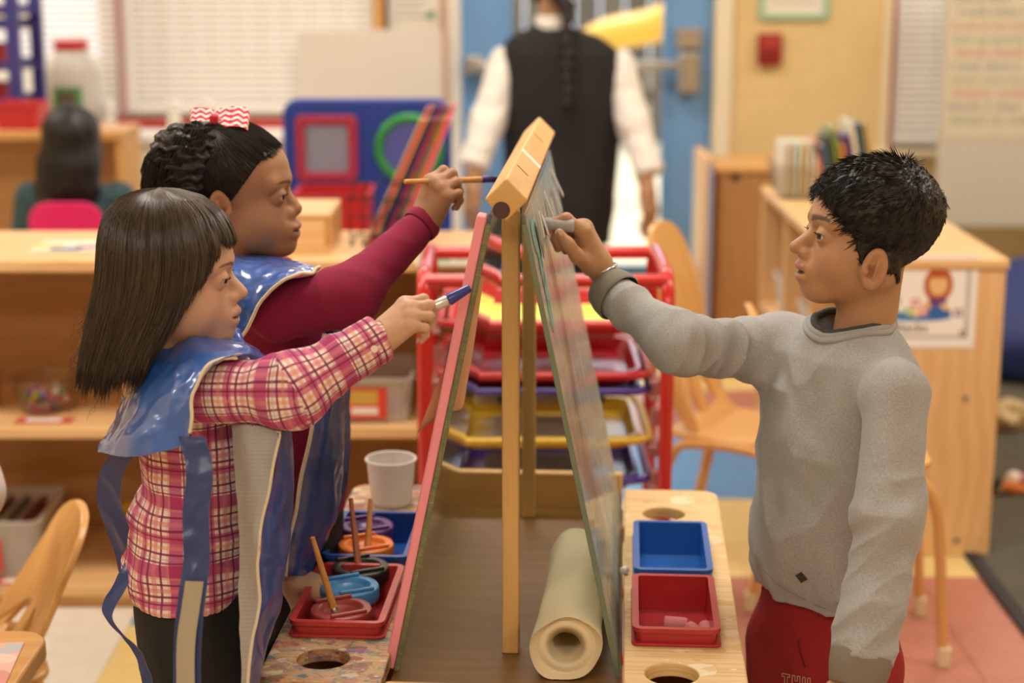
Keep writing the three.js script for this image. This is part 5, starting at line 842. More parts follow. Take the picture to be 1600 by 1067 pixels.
  const color = (X, Y, Z) => {
    tmp.set(X, Y, Z).applyMatrix4(inv); const { x, y, z } = tmp; let c = S.base; const n = noise(x * 60, y * 60, z * 60) * 0.5 + noise(x * 200, y * 200, z * 200) * 0.25;
    c = mixc(c, S.red, clamp(0.35 * Math.exp(-(((x - 0.06) / 0.03) ** 2 + ((y + 0.028) / 0.022) ** 2 + ((Math.abs(z) - 0.038) / 0.02) ** 2)) + 0.35 * (nose(x, y, z) < 0.001 && y < -0.012 ? 1 : 0) * 0.5 + (ear(x, y, z) < 0.001 ? 0.3 : 0), 0, 1));
    const l = Math.min(upper(x, y, z), lower(x, y, z)); if (x > 0.06) c = mixc(c, S.lip, sstep(0.0016, -0.0002, l) * sstep(0.0205, 0.014, Math.abs(z))); if (x > 0.07 && crease(x, y, z) < 0.0012) c = mixc(c, S.dark, 0.6);
    if (x > 0.045) { const b = browLine(x, y, z); c = mixc(c, S.hair, sstep(1.25, 0.55, b + 0.35 * noise(x * 300, y * 500, z * 300)) * 0.85); const w = wedge(x, y, z); if (w < 0.0012) c = mixc(c, S.dark, 0.8 * (y > 0 ? 1 : 0.45)); }
    const k = 1 + 0.06 * n; return [c[0] * k, c[1] * k, c[2] * k];
  };
  // eyes and lashes
  const eyes = [], lash = [];
  for (const q of [1, -1]) {
    const c = eyeC(q), g = new THREE.SphereGeometry(EB, 40, 30); g.rotateZ(-Math.PI / 2); g.rotateY((o.gaze || [0, 0])[0]); g.rotateZ((o.gaze || [0, 0])[1]);
    const p = g.attributes.position, col = new Float32Array(p.count * 3), dir = V(1, 0, 0).applyAxisAngle(V(0, 1, 0), (o.gaze || [0, 0])[0]).applyAxisAngle(V(0, 0, 1), (o.gaze || [0, 0])[1]);
    for (let i = 0; i < p.count; i++) { const a = V().fromBufferAttribute(p, i).normalize().angleTo(dir), k = a < 0.20 ? [0.008, 0.006, 0.005] : a < 0.54 ? [0.035, 0.018, 0.010] : a < 0.59 ? [0.02, 0.012, 0.01] : [0.50, 0.45, 0.41]; col.set(k, i * 3); }
    g.setAttribute('color', new THREE.BufferAttribute(col, 3)); g.translate(c.x, c.y, c.z); g.applyMatrix4(mat); eyes.push(g);
    for (let k = 0; k < 16; k++) { const t = k / 15 * 2 - 1, az = t * 0.85 * q * -1 + q * 0.18, el = lidOpen * 0.95 * Math.sqrt(1 - 0.8 * t * t), r = EB + 0.0012, A = V(c.x + r * Math.cos(az), el - 0.0005, c.z - r * Math.sin(az)), d = V(Math.cos(az), 0.15, -Math.sin(az)).multiplyScalar(0.0030), l = [A, A.clone().addScaledVector(d, 0.5).add(V(0, -0.0004, 0)), A.clone().add(d).add(V(0, 0.0006, 0))].map(v => v.applyMatrix4(mat)); lash.push(l); }
  }
  return { mat, inv, local, skull: placed(skull, mat, s), skullLocal: skull, f: placed(local, mat, s), color, eyes, lash: strands(lash, 0.00035), s, world: (x, y, z) => V(x, y, z).applyMatrix4(mat) };
}
function headMesh(H, o, cell = 0.0019) { const c = H.world(0, -0.02, 0), r = 0.135 * H.s; return netMesh(H.f, V(c.x - r, c.y - r - 0.02, c.z - r), V(c.x + r, c.y + r, c.z + r), cell, { color: H.color }); }
// hand frame: x along the hand from the wrist, y out of its back; the thumb lies at z = -t
function makeHand(o) {
  const X = o.fwd.clone().normalize(), Y = o.back.clone().addScaledVector(X, -o.back.dot(X)).normalize(), Z = X.clone().cross(Y), s = o.scale || 1, t = o.side || 1;
  const mat = new THREE.Matrix4().makeBasis(X, Y, Z).setPosition(o.at).multiply(new THREE.Matrix4().makeScale(s, s, s));
  const mcp = [V(0.057, 0.003, -0.0195 * t), V(0.060, 0.0045, -0.0065 * t), V(0.057, 0.003, 0.0065 * t), V(0.050, 0, 0.019 * t)], len = [[0.028, 0.018, 0.014], [0.031, 0.020, 0.015], [0.028, 0.019, 0.014], [0.022, 0.014, 0.012]], rad = [[0.0082, 0.0072, 0.0066, 0.0055], [0.0083, 0.0074, 0.0067, 0.0056], [0.0080, 0.0071, 0.0064, 0.0054], [0.0070, 0.0062, 0.0056, 0.0048]];
  const fs = [], palm = [], tips = [];
  mcp.forEach((m, k) => { palm.push(cap(V(0.006, 0, m.z * 0.55), m, 0.0125, 0.0095)); });
  palm.push(cap(V(0.016, -0.006, -0.013 * t), V(0.044, -0.006, -0.010 * t), 0.0125, 0.010), cap(V(0.012, -0.005, 0.013 * t), V(0.040, -0.005, 0.014 * t), 0.0115, 0.009));
  palm.push(cap(V(-0.05, 0, 0), V(0.01, 0, 0), 0.0165, 0.0155)); if (o.arm) palm.push(cap(V(-0.12, 0, 0), V(-0.05, 0, 0), 0.019, 0.0165));
  mcp.forEach((m, k) => { const c = o.curl[k]; let a = 0, p = m.clone(); const pts = [p]; const sp = (o.splay || [0, 0, 0, 0])[k] * t; len[k].forEach((l, j) => { a += c[j]; const d = V(Math.cos(a) * Math.cos(sp), -Math.sin(a), Math.cos(a) * Math.sin(sp)); p = p.clone().addScaledVector(d, l); pts.push(p); }); fs.push(chain(pts, rad[k], 0.004)); tips.push(pts); });
  const th = [V(0.014, -0.008, -0.017 * t)]; (o.thumb || [[0.75, -0.2, -0.6], [0.95, -0.1, -0.3], [0.98, -0.1, -0.1]]).forEach((d, j) => th.push(th[j].clone().addScaledVector(V(d[0], d[1], d[2] * t).normalize(), [0.029, 0.023, 0.018][j]))); fs.push(chain(th, [0.0125, 0.0092, 0.0080, 0.0062], 0.006)); tips.push(th);
  const P1 = U(0.012, ...palm), local = (x, y, z) => { let f = fs[0](x, y, z); for (let i = 1; i < 4; i++) f = smin(f, fs[i](x, y, z), 0.0022); let d = smin(P1(x, y, z), f, 0.008); return smin(d, fs[4](x, y, z), 0.006); };
  const inv = mat.clone().invert(), S = o.skin, tmp = V();
  const color = (x, y, z) => { tmp.set(x, y, z).applyMatrix4(inv); let k = 1 + 0.10 * noise(tmp.x * 120, tmp.y * 120, tmp.z * 120), c = S.base, r = 0; for (let i = 0; i < 5; i++) { const q = tips[i], e = q[3]; r = Math.max(r, Math.exp(-((tmp.distanceTo(e) / 0.009) ** 2)) * 0.5, Math.exp(-((tmp.distanceTo(q[1]) / 0.007) ** 2)) * 0.3); } c = [lerp(c[0], S.red[0], r), lerp(c[1], S.red[1], r), lerp(c[2], S.red[2], r)]; return [c[0] * k, c[1] * k, c[2] * k]; };
  const nails = tips.map((q, i) => { const d = q[3].clone().sub(q[2]).normalize(), side = i === 4 ? V(0, 0.55, -0.8 * t) : V(0, 1, 0), n = side.addScaledVector(d, -side.dot(d)).normalize(); const g = new THREE.SphereGeometry(1, 12, 8); g.applyMatrix4(new THREE.Matrix4().makeBasis(d, n, d.clone().cross(n)).multiply(new THREE.Matrix4().makeScale(0.0048, 0.0011, 0.0040))); const at = q[3].clone().addScaledVector(n, (i === 4 ? 0.0060 : 0.0052)).addScaledVector(d, 0.0005); g.translate(at.x, at.y, at.z); g.applyMatrix4(mat); return withColor(g, S.nail || [S.base[0] * 1.15, S.base[1] * 1.1, S.base[2] * 1.1]); });
  const f = placed(local, mat, s), c = V(0.035, -0.01, 0).applyMatrix4(mat), R = (o.arm ? 0.165 : 0.10) * s;
  const clip = o.at.clone().addScaledVector(X, -(o.arm ? 0.10 : 0.04) * s);
  const g = netMesh((x, y, z) => Math.max(f(x, y, z), (clip.x - x) * X.x + (clip.y - y) * X.y + (clip.z - z) * X.z), V(c.x - R, c.y - R, c.z - R), V(c.x + R, c.y + R, c.z + R), o.cell || 0.0018, { color });
  return { f, mat, geo: mergeColored(g, ...nails), tip: i => tips[i][3].clone().applyMatrix4(mat), at: (x, y, z) => V(x, y, z).applyMatrix4(mat) };
}
const SKIN = {
  fair: { base: [0.56, 0.335, 0.215], red: [0.60, 0.26, 0.17], lip: [0.50, 0.19, 0.15], dark: [0.05, 0.025, 0.02], hair: [0.05, 0.032, 0.022], nail: [0.66, 0.42, 0.33] },
  deep: { base: [0.37, 0.185, 0.095], red: [0.40, 0.165, 0.09], lip: [0.34, 0.13, 0.10], dark: [0.02, 0.01, 0.008], hair: [0.045, 0.024, 0.015], nail: [0.50, 0.29, 0.20] },
  tan: { base: [0.43, 0.225, 0.115], red: [0.46, 0.19, 0.11], lip: [0.40, 0.155, 0.12], dark: [0.025, 0.012, 0.01], hair: [0.02, 0.013, 0.01], nail: [0.60, 0.36, 0.27] },
};
M.skin = new THREE.MeshPhysicalMaterial({ color: '#ffffff', vertexColors: true, roughness: 0.52, sheen: 0.25, sheenRoughness: 0.6, sheenColor: new THREE.Color(1, 0.8, 0.7) });
M.eye = std('#ffffff', 0.08, { vertexColors: true, cc: 1 });
const strandMat = (c, r = 0.42) => new THREE.MeshPhysicalMaterial({ color: c, roughness: r, specularIntensity: 0.8 });

{ const { t, row } = paperFlap, s = sheet(row, 16, 40, { wrinkle: (u, v) => 0.002 * Math.sin(v * 9 + u * 3) }); part('sheet', s.outer, std('#d9a883', 0.75, { side: THREE.DoubleSide }), t); }

// ---------------------------------------------------------------- people
const hitPlane = (side, px, py, out = 0) => { const a = onBoard(side, 0.6, 0.3, out), b = onBoard(side, 1.1, 0.3, out), c = onBoard(side, 0.6, -0.3, out), n = b.clone().sub(a).cross(c.clone().sub(a)), s = sight(px, py); return s.multiplyScalar(n.dot(a.clone().sub(V(0, EYE, 0))) / n.dot(s)).add(V(0, EYE, 0)); };
const depthOf = p => -(p.z * CP) - (p.y - EYE) * SP;
const ridge = n => 1 - Math.abs(n) * 2.2;
function person(label, base) { return thing('person', label, 'person', base); }
function bodyBase(pts, rs, skin, cell = 0.012) { // plain body under the clothes
  const f = U(0.03, ...pts.map((p, i) => cap(p[0], p[1], rs[i][0], rs[i][1]))); const box = new THREE.Box3(); pts.flat().forEach(p => box.expandByPoint(p)); box.expandByScalar(0.12);
  return netMesh(f, box.min, box.max, cell, { color: () => skin.base });
}
function addHead(root, H, extra) {
  for (const g of H.eyes) part('eye', g, M.eye, root); part('eyelashes', H.lash, std('#120d0b', 0.6), root);
}
function shoesFor(root, feet, dir, color, group) { feet.forEach(p => { const f = U(0.02, cap(p.clone().add(V(0, 0.030, 0)).addScaledVector(dir, -0.045), p.clone().add(V(0, 0.026, 0)).addScaledVector(dir, 0.085), 0.030, 0.026), cap(p.clone().add(V(0, 0.04, 0)), p.clone().add(V(0, 0.075, 0)), 0.034, 0.032)); const g = (x, y, z) => Math.max(f(x, y, z), 0.004 - y); part('shoe', netMesh(g, p.clone().add(V(-0.16, -0.01, -0.16)), p.clone().add(V(0.16, 0.13, 0.16)), 0.007), std(color, 0.5), root); }); }

{ // ------------------------------------------------ boy with chalk
  const TH = Math.PI + 0.52, fwd = V(Math.cos(TH), 0, -Math.sin(TH)), left = V(0, 1, 0).cross(fwd);
  const O = P(1362, 369, 2.33), boy = person('boy in grey sweatshirt and red pants drawing with chalk on the easel', V(0.44, 0, O.z));
  const S = SKIN.tan, H = makeHead({ at: O, yaw: Math.PI + 0.05, pitch: 0.07, roll: 0.02, scale: 1.02, skin: S, neck: [-0.002, -0.16, 0.0], earX: 0.010, earY: -0.034, nose: 0.004, noseWidth: 0.9, lips: 1.15, mouth: 0.0022, ear: 1.0, browW: 0.0050, browUp: 0.003, lids: 0.0035, gaze: [0.22, 0] });
  // joints
  const z0 = O.z, rs = P(1213, 546, 2.45), re = P(1062, 541, 2.36), boardHit = hitPlane(1, 851, 349, 0.004), dT = depthOf(boardHit), chalkTip = P(850.5, 349, dT - 0.010), rw = P(957, 457, dT + 0.016);
  const ls = P(1400, 620, 2.225), le = P(1390, 805, 2.19), lw = P(1347, 1022, 2.16);
  const cz = z0 - 0.0, rows = [[0.972, 0.466, cz, 0.052, 0.050], [0.955, 0.464, cz, 0.072, 0.060], [0.93, 0.458, cz, 0.115, 0.074], [0.88, 0.452, cz, 0.134, 0.082], [0.82, 0.446, cz + 0.004, 0.130, 0.088], [0.74, 0.444, cz + 0.006, 0.128, 0.092], [0.66, 0.443, cz + 0.006, 0.130, 0.098], [0.615, 0.444, cz + 0.004, 0.126, 0.094], [0.585, 0.445, cz + 0.004, 0.116, 0.086]];
  const trap = U(0.02, cap(V(0.466, 0.926, z0), ls.clone().add(V(0, 0.004, -0.015)), 0.044, 0.040), cap(V(0.466, 0.928, z0), rs.clone().add(V(0.01, 0.0, 0.01)), 0.044, 0.048)), stk = stack(rows, TH), torso = (x, y, z) => smin(stk(x, y, z), trap(x, y, z), 0.03);
  const armN = chain([ls, le, lw], [0.045, 0.040, 0.036], 0.03), armF = chain([rs, re, rw], [0.050, 0.0355, 0.0335], 0.03);
  const nd = le.clone().sub(ls).normalize(), fd = re.clone().sub(rs).normalize(), fd2 = rw.clone().sub(re).normalize(), nd2 = lw.clone().sub(le).normalize();
  const seamC = ls.clone().addScaledVector(left, -0.012);
  const collarC = V(0.463, 0.957, z0), collarN = V(0.10, 0.95, 0).addScaledVector(fwd, 0.34).normalize();
  const sweater = (x, y, z) => {
    let t = torso(x, y, z), a = Math.max(armN(x, y, z), (x - lw.x) * nd2.x + (y - lw.y) * nd2.y + (z - lw.z) * nd2.z - 0.003), b = Math.max(armF(x, y, z), (x - rw.x) * fd2.x + (y - rw.y) * fd2.y + (z - rw.z) * fd2.z + 0.006);
    if (Math.abs(Math.min(t, a, b)) < 0.03) {
      // creases of the far arm: rings by the elbow and under the shoulder
      const s1 = (x - rs.x) * fd.x + (y - rs.y) * fd.y + (z - rs.z) * fd.z, s2 = (x - re.x) * fd2.x + (y - re.y) * fd2.y + (z - re.z) * fd2.z;
      b += -0.0068 * ridge(noise(s1 * 26 + y * 9, y * 7 - s1 * 4, z * 7)) * sstep(0.02, 0.07, s1) * sstep(0.24, 0.16, s1) - 0.0052 * ridge(noise(s2 * 20 - y * 6, y * 8, z * 8)) * sstep(0, 0.03, s2) + 0.004;
      const q1 = (x - ls.x) * nd.x + (y - ls.y) * nd.y + (z - ls.z) * nd.z, q2 = (x - le.x) * nd2.x + (y - le.y) * nd2.y + (z - le.z) * nd2.z;
      a += -0.0048 * ridge(noise(q1 * 17 + x * 12, x * 9, z * 9)) * sstep(0.03, 0.12, q1) - 0.0060 * ridge(noise(q2 * 22 + x * 14, x * 8 + 3, z * 8)) * sstep(-0.06, 0.02, q2) * sstep(0.25, 0.16, q2) + 0.0032;
      t += -0.0050 * ridge(noise(x * 13 + y * 9, y * 7 - x * 5, z * 13)) - 0.0030 * noise(x * 30 + y * 14, y * 16, z * 30) + 0.0032 + 0.0035 * sstep(0.03, 0.0, Math.abs(y - 0.625)) * noise(x * 45, y * 12, z * 45);
    }
    let d = smin(smin(t, b, 0.035), a, 0.022);
    // sewn armhole of the near sleeve
    const sd = (x - seamC.x) * left.x + (z - seamC.z) * left.z + (y - seamC.y) * 0.30; d += 0.0016 * Math.exp(-((sd / 0.0022) ** 2)) * sstep(0.80, 0.84, y);
    // neck opening
    const hx = x - collarC.x, hy = y - collarC.y, hz = z - collarC.z, hh = hx * collarN.x + hy * collarN.y + hz * collarN.z, rr = Math.hypot(hx - collarN.x * hh, hy - collarN.y * hh, hz - collarN.z * hh);
    d = smax(d, -Math.max(rr - 0.050, -hh - 0.045), 0.006);
    return d;
  };
  const heather = dtex(512, (u, v) => { const n = 0.5 * noise(u * 150, v * 260, 1) + 0.35 * noise(u * 60, v * 90, 4) + 0.12 * tnoise(u, v, 7, 2); return [0.625 + 0.16 * n, 0.625 + 0.16 * n, 0.63 + 0.16 * n]; }, true, [6, 6]);
  M.heather = new THREE.MeshPhysicalMaterial({ color: '#ffffff', map: heather, roughness: 0.92, bumpMap: T.fine, bumpScale: 0.0006, sheen: 0.35, sheenRoughness: 0.7, sheenColor: new THREE.Color(0.8, 0.8, 0.8) });
  M.rib = std('#7d7468', 0.92, { bumpMap: T.fine, bumpScale: 0.0005 });
  part('sweatshirt', uvBox(netMesh(sweater, V(0.05, 0.56, -2.62), V(0.64, 1.10, -1.96), 0.0045)), M.heather, boy);
  // cuffs, collar band, hem seam, patch
  const cuff = (w, d, r0, r1, len, back) => { const a = w.clone().addScaledVector(d, -back), n = 48, pr = [[r0 * 0.985, 0], [r0 + 0.002, 0.004], [(r0 + r1) / 2 + 0.0025, len * 0.5], [r1, len - 0.002], [r1 - 0.003, len], [r1 - 0.008, len - 0.004], [r1 - 0.009, len - 0.03]]; const g = lathe(pr, n); g.applyQuaternion(new THREE.Quaternion().setFromUnitVectors(V(0, 1, 0), d)); return g.translate(a.x, a.y, a.z); };
  const cuffN = cuff(lw, nd2, 0.0375, 0.034, 0.045, 0.004), cuffF = cuff(rw, fd2, 0.0355, 0.0315, 0.034, 0.016);
  part('cuff', uvBox(cuffN), M.rib, boy, 'charcoal ribbed cuff'); part('cuff', uvBox(cuffF), std('#7d776d', 0.92, { bumpMap: T.fine, bumpScale: 0.0005 }), boy);
  const ringAt = (c, n, r, el = 1) => { const a = V(0, 0, 1).addScaledVector(n, -n.z).normalize(), b = n.clone().cross(a), l = []; for (let k = 0; k < 40; k++) { const q = k / 40 * 6.2832; l.push(c.clone().addScaledVector(a, r * Math.cos(q)).addScaledVector(b, r * el * Math.sin(q))); } return l; };
  const band = k => ringAt(collarC.clone().addScaledVector(collarN, 0.07), collarN, 0.0530 + k).map(p => { for (let m = 0; m < 160 && sweater(p.x, p.y, p.z) > 0.0006; m++) p.addScaledVector(collarN, -0.0008); return p; });
  part('collar_band', merge(new THREE.TubeGeometry(new THREE.CatmullRomCurve3(band(0.0), true), 100, 0.0050, 8, true), new THREE.TubeGeometry(new THREE.CatmullRomCurve3(band(0.0055), true), 100, 0.0050, 8, true)), M.heather, boy);
  part('undershirt_collar', new THREE.TubeGeometry(new THREE.CatmullRomCurve3(band(0.0).map(p => p.sub(collarC).multiplyScalar(0.90).add(collarC).addScaledVector(collarN, 0.004)), true), 80, 0.0055, 8, true), std('#3c3f42', 0.9), boy, 'charcoal undershirt collar');
  { const q = hit(sweater, 1252, 902); if (q) { const n = grad(sweater, q), g = rbox(0.0165, 0.0165, 0.0016, 0.0006, 1).rotateZ(Math.PI / 4); g.scale(0.85, 0.72, 1); g.applyQuaternion(new THREE.Quaternion().setFromUnitVectors(V(0, 0, 1), n)); part('hem_patch', g.translate(q.x, q.y, q.z), std('#3a372f', 0.5), boy, 'dark diamond patch'); } }
  const seam = (pts, nm) => { const l = pts.map(p => hit(sweater, p[0], p[1], 1.8, 3, 0.0003)).filter(Boolean); if (l.length > 2) part(nm, new THREE.TubeGeometry(new THREE.CatmullRomCurve3(l), 60, 0.0006, 5), std('#8a847b', 0.95), boy); };
  seam([[1192, 890], [1215, 912], [1245, 930], [1275, 945], [1320, 958]], 'hem_seam'); 
  // pants
  const hip = stack([[0.66, 0.444, cz, 0.095, 0.065], [0.60, 0.444, cz, 0.106, 0.074], [0.56, 0.446, cz, 0.110, 0.080], [0.50, 0.447, cz, 0.112, 0.084], [0.44, 0.447, cz, 0.108, 0.084]], TH), foot = s => V(0.44, 0, cz).addScaledVector(left, s * 0.075), legs = [-1, 1].map(s => cap(V(0.44, 0.48, cz).addScaledVector(left, s * 0.062), foot(s).add(V(0, 0.09, 0)), 0.072, 0.05));
  const pants = (x, y, z) => { let d = smin(smin(legs[0](x, y, z), legs[1](x, y, z), 0.012), hip(x, y, z), 0.03); return Math.abs(d) > 0.025 ? d : d - 0.004 * ridge(noise(x * 16, y * 5, z * 16)) + 0.003; };
  M.redPants = std('#ffffff', 0.85, { map: dtex(256, (u, v) => { const n = 0.06 * noise(u * 90, v * 90, 3) + 0.03 * tnoise(u, v, 6, 1); return [0.56 + n, 0.085 + n * 0.5, 0.10 + n * 0.5]; }, true, [5, 5]) });
  part('pants', uvBox(netMesh(pants, V(0.25, 0.05, z0 - 0.24), V(0.64, 0.67, z0 + 0.24), 0.006)), M.redPants, boy);
  for (const L of ['T', 'H', 'U']) { const k = 'THU'.indexOf(L), x0 = 1222 + k * 16, y0 = 1052 + k * 3, w = 12, h = 20, b = 4.2; const pts = { T: [[0, 0], [w, 0], [w, b], [w / 2 + b / 2, b], [w / 2 + b / 2, h], [w / 2 - b / 2, h], [w / 2 - b / 2, b], [0, b]], H: [[0, 0], [b, 0], [b, 8], [w - b, 8], [w - b, 0], [w, 0], [w, h], [w - b, h], [w - b, 12], [b, 12], [b, h], [0, h]], U: [[0, 0], [b, 0], [b, h - b], [w - b, h - b], [w - b, 0], [w, 0], [w, h - 2], [w - 2, h], [2, h], [0, h - 2]] }[L]; const l = pts.map(p => hit(pants, x0 + p[0], y0 + p[1] + p[0] * 0.18, 1.8, 3, 0.0004)).filter(Boolean); if (l.length > 3) part('printed_letter', new THREE.TubeGeometry(new THREE.CatmullRomCurve3(l, true, 'catmullrom', 0.02), 90, 0.0006, 4, true), std('#cdaa8e', 0.8), boy); }
  { const l = [[1247, 1000], [1249, 1015], [1254, 1032], [1258, 1042]].map(p => hit(pants, p[0], p[1], 1.8, 3, 0.0004)).filter(Boolean); if (l.length > 2) part('pocket_seam', new THREE.TubeGeometry(new THREE.CatmullRomCurve3(l), 30, 0.0014, 5), std('#5a0f12', 0.9), boy); }
  shoesFor(boy, [-1, 1].map(s => foot(s)), fwd, '#3a3a40');
  // hands
  const hr = makeHand({ at: P(938, 419, dT + 0.022), fwd: V(-0.42, 0.90, 0.02), back: V(0.88, 0.42, 0.14), side: 1, skin: S, scale: 1.08, curl: [[0.45, 1.05, 0.6], [1.0, 1.35, 0.6], [1.15, 1.4, 0.6], [1.25, 1.35, 0.6]], thumb: [[0.76, -0.22, -0.80], [0.95, -0.16, -0.36], [0.97, -0.22, -0.03]], splay: [-0.05, 0, 0.05, 0.1] });
  const hl = makeHand({ at: lw.clone().addScaledVector(nd2, 0.03), fwd: nd2.clone().add(V(-0.05, 0, 0)), back: V(0.15, 0, 1), side: -1, skin: S, scale: 1.0, curl: [[0.3, 0.4, 0.3], [0.35, 0.45, 0.3], [0.4, 0.5, 0.3], [0.45, 0.5, 0.3]], cell: 0.0026, arm: true });
  const under = bodyBase([[V(0.46, 0.88, z0), V(0.44, 0.55, z0)], [ls, le], [le, lw], [rs, re], [re, rw], [V(0.46, 0.91, z0), rs], [V(0.46, 0.91, z0), ls], ...[-1, 1].map(s => [V(0.44, 0.50, cz).addScaledVector(left, s * 0.055), foot(s).add(V(0, 0.07, 0))])], [[0.045, 0.06], [0.030, 0.026], [0.026, 0.02], [0.030, 0.026], [0.026, 0.02], [0.024, 0.024], [0.024, 0.024], [0.05, 0.03], [0.05, 0.03]], S);
  part('body', mergeColored(headMesh(H, {}), hr.geo, hl.geo, under), M.skin, boy); addHead(boy, H);
  // hair: short, black, combed forward from a crown whorl
  const line = y => y > 0.03 ? lerp(0.060, 0.083, clamp((y - 0.03) / 0.04, 0, 1)) : y > 0 ? lerp(0.036, 0.060, y / 0.03) : y > -0.030 ? lerp(0.027, 0.036, (y + 0.03) / 0.03) : y > -0.04 ? lerp(-0.016, 0.027, (y + 0.04) / 0.01) : lerp(-0.042, -0.022, clamp((y + 0.10) / 0.06, 0, 1));
  const thick = (x, y) => 0.0028 + 0.0055 * sstep(-0.02, 0.07, y) * sstep(0.10, 0.04, x) + 0.002 * sstep(0.0, 0.05, y);
  const hairF = (x, y, z) => { const d = H.skullLocal(x, y, z) - thick(x, y) - 0.0016 * noise(x * 70 + y * 40, y * 60, z * 90) - 0.0012 * noise(x * 180, y * 180, z * 180), lx = x - line(y) - 0.004 * noise(y * 120, z * 130, 2); return smax(smax(d, lx, 0.004), -0.102 - y - 0.003 * noise(x * 90, z * 90, 5), 0.004); };
  const hairW = placed(hairF, H.mat, H.s), hc = H.world(0, 0, 0);
  const hairM = strandMat('#15110f', 0.42);
  const cap0 = netMesh(hairW, V(hc.x - 0.14, hc.y - 0.13, hc.z - 0.12), V(hc.x + 0.14, hc.y + 0.14, hc.z + 0.12), 0.0026);
  const r = rng(41), list = [], crown = V(-0.072, 0.055, -0.012), mat3 = new THREE.Matrix3().setFromMatrix4(H.mat);
  const pp = cap0.attributes.position, pn = cap0.attributes.normal, inv3 = new THREE.Matrix4().extractRotation(H.mat).invert();
  for (let k = 0; k < 13000; k++) {
    const i = Math.floor(r() * pp.count), wp = V().fromBufferAttribute(pp, i), p = wp.clone().applyMatrix4(H.inv), n = V().fromBufferAttribute(pn, i).applyMatrix4(inv3); if (p.x > line(p.y) - 0.001 && n.x > 0.75 || Math.abs(H.skullLocal(p.x, p.y, p.z) - thick(p.x, p.y)) > 0.005) continue;
    let away = p.clone().sub(crown); const ad = away.length(); away.addScaledVector(n, -away.dot(n)).normalize();
    const down = V(0.15, -1, 0).addScaledVector(n, 0.15 * n.y + n.y).normalize(), fwdv = V(0.9, -0.35, 0); fwdv.addScaledVector(n, -fwdv.dot(n)).normalize();
    const dir = away.clone().multiplyScalar(ad < 0.05 ? 1.0 : 0.35).addScaledVector(fwdv, p.x > -0.03 ? 0.8 : 0.1).addScaledVector(down, p.x < -0.02 ? 0.8 : 0.3).normalize(); dir.applyAxisAngle(n, (r() - 0.5) * 0.7 + 0.5 * noise(p.x * 45, p.y * 45, p.z * 45));
    const lift = (ad < 0.02 ? 0.35 : 0.05) + 0.09 * r(), L = (p.y > 0.0 ? (p.x < -0.05 ? 0.012 : 0.019) : 0.008) * (0.6 + 0.7 * r()) * (p.y < -0.05 ? 0.6 : 1); const l = [];
    for (let m = 0; m < 4; m++) { const t = m / 3; l.push(p.clone().addScaledVector(n, -0.002 + lift * L * t * (1 - 0.55 * t)).addScaledVector(dir, L * t).applyMatrix4(H.mat)); } list.push(l);
  }
  for (let k = 0; k < 260; k++) { const y = 0.045 + 0.035 * r(), q = 0.2 + 0.8 * r(), z = (r() < 0.5 ? -1 : 1) * 0.058 * Math.sqrt(r()), x = line(y) * 1.0; let a = V(x - 0.004, y + 0.004, z); for (let m = 0; m < 12; m++) { const d = hairF(a.x, a.y, a.z); a.addScaledVector(grad(H.skullLocal, a), -(H.skullLocal(a.x, a.y, a.z) - thick(a.x, a.y))); } const n = grad(H.skullLocal, a), d = V(0.55, -0.85, 0); d.addScaledVector(n, -d.dot(n)).normalize().applyAxisAngle(n, (r() - 0.5) * 0.8); const L = 0.008 + 0.009 * r(), l = []; for (let m = 0; m < 4; m++) { const t = m / 3; l.push(a.clone().addScaledVector(d, L * t).addScaledVector(n, -0.004 * t).applyMatrix4(H.mat)); } l.w = 1.3; list.push(l); }
  part('hair', merge(cap0, strands(list, 0.0006)), hairM, boy);
  // bracelet and the chalk he holds
  const bc = hr.at(-0.001, 0, 0), bx = hr.at(0.2, 0.0, 0).sub(hr.at(0, 0, 0)).normalize(); const br = thing('bracelet', 'silver bangle on the wrist of the drawing boy', 'bracelet', bc); const bg = new THREE.TorusGeometry(0.0225, 0.0022, 10, 48); bg.applyQuaternion(new THREE.Quaternion().setFromUnitVectors(V(0, 0, 1), bx.clone().add(V(0.12, 0.05, 0)).normalize())); part('band', bg.translate(bc.x, bc.y, bc.z), M.chrome, br);
  const cEnd = P(898, 353, dT - 0.020), ch = thing('chalk_stick', 'thick grey chalk held by the boy against the clear board', 'chalk', chalkTip); part('stick', rod(chalkTip, cEnd, 0.0085, 0.0098, 24), std('#a9a9a8', 0.9), ch);
}

M.vinyl = new THREE.MeshPhysicalMaterial({ color: '#2358ac', roughness: 0.45, clearcoat: 1, clearcoatRoughness: 0.08, side: THREE.DoubleSide });
const vinylTex = (seed) => { const r = rng(seed); return ctex(512, 512, (c, w, h) => { c.fillStyle = '#223f88'; c.fillRect(0, 0, w, h); for (let k = 0; k < 240; k++) { c.globalAlpha = 0.10 + 0.25 * r(); c.fillStyle = ['#5a4a92', '#6f4f94', '#3a5aa8', '#27407e', '#7a5a90', '#c05a4a'][k % 40 === 0 ? 5 : k % 5]; c.beginPath(); c.ellipse(r() * w, r() * h, 4 + 34 * r() * r(), 8 + 60 * r(), (r() - 0.5) * 0.6, 0, 7); c.fill(); } }); };
M.vinylUsed = new THREE.MeshPhysicalMaterial({ color: '#ffffff', map: vinylTex(3), roughness: 0.42, clearcoat: 0.6, clearcoatRoughness: 0.12, side: THREE.DoubleSide });
M.navy = new THREE.MeshPhysicalMaterial({ color: '#17316e', roughness: 0.5, clearcoat: 0.4, clearcoatRoughness: 0.2, side: THREE.DoubleSide });
M.piping = std('#dccdb2', 0.85);
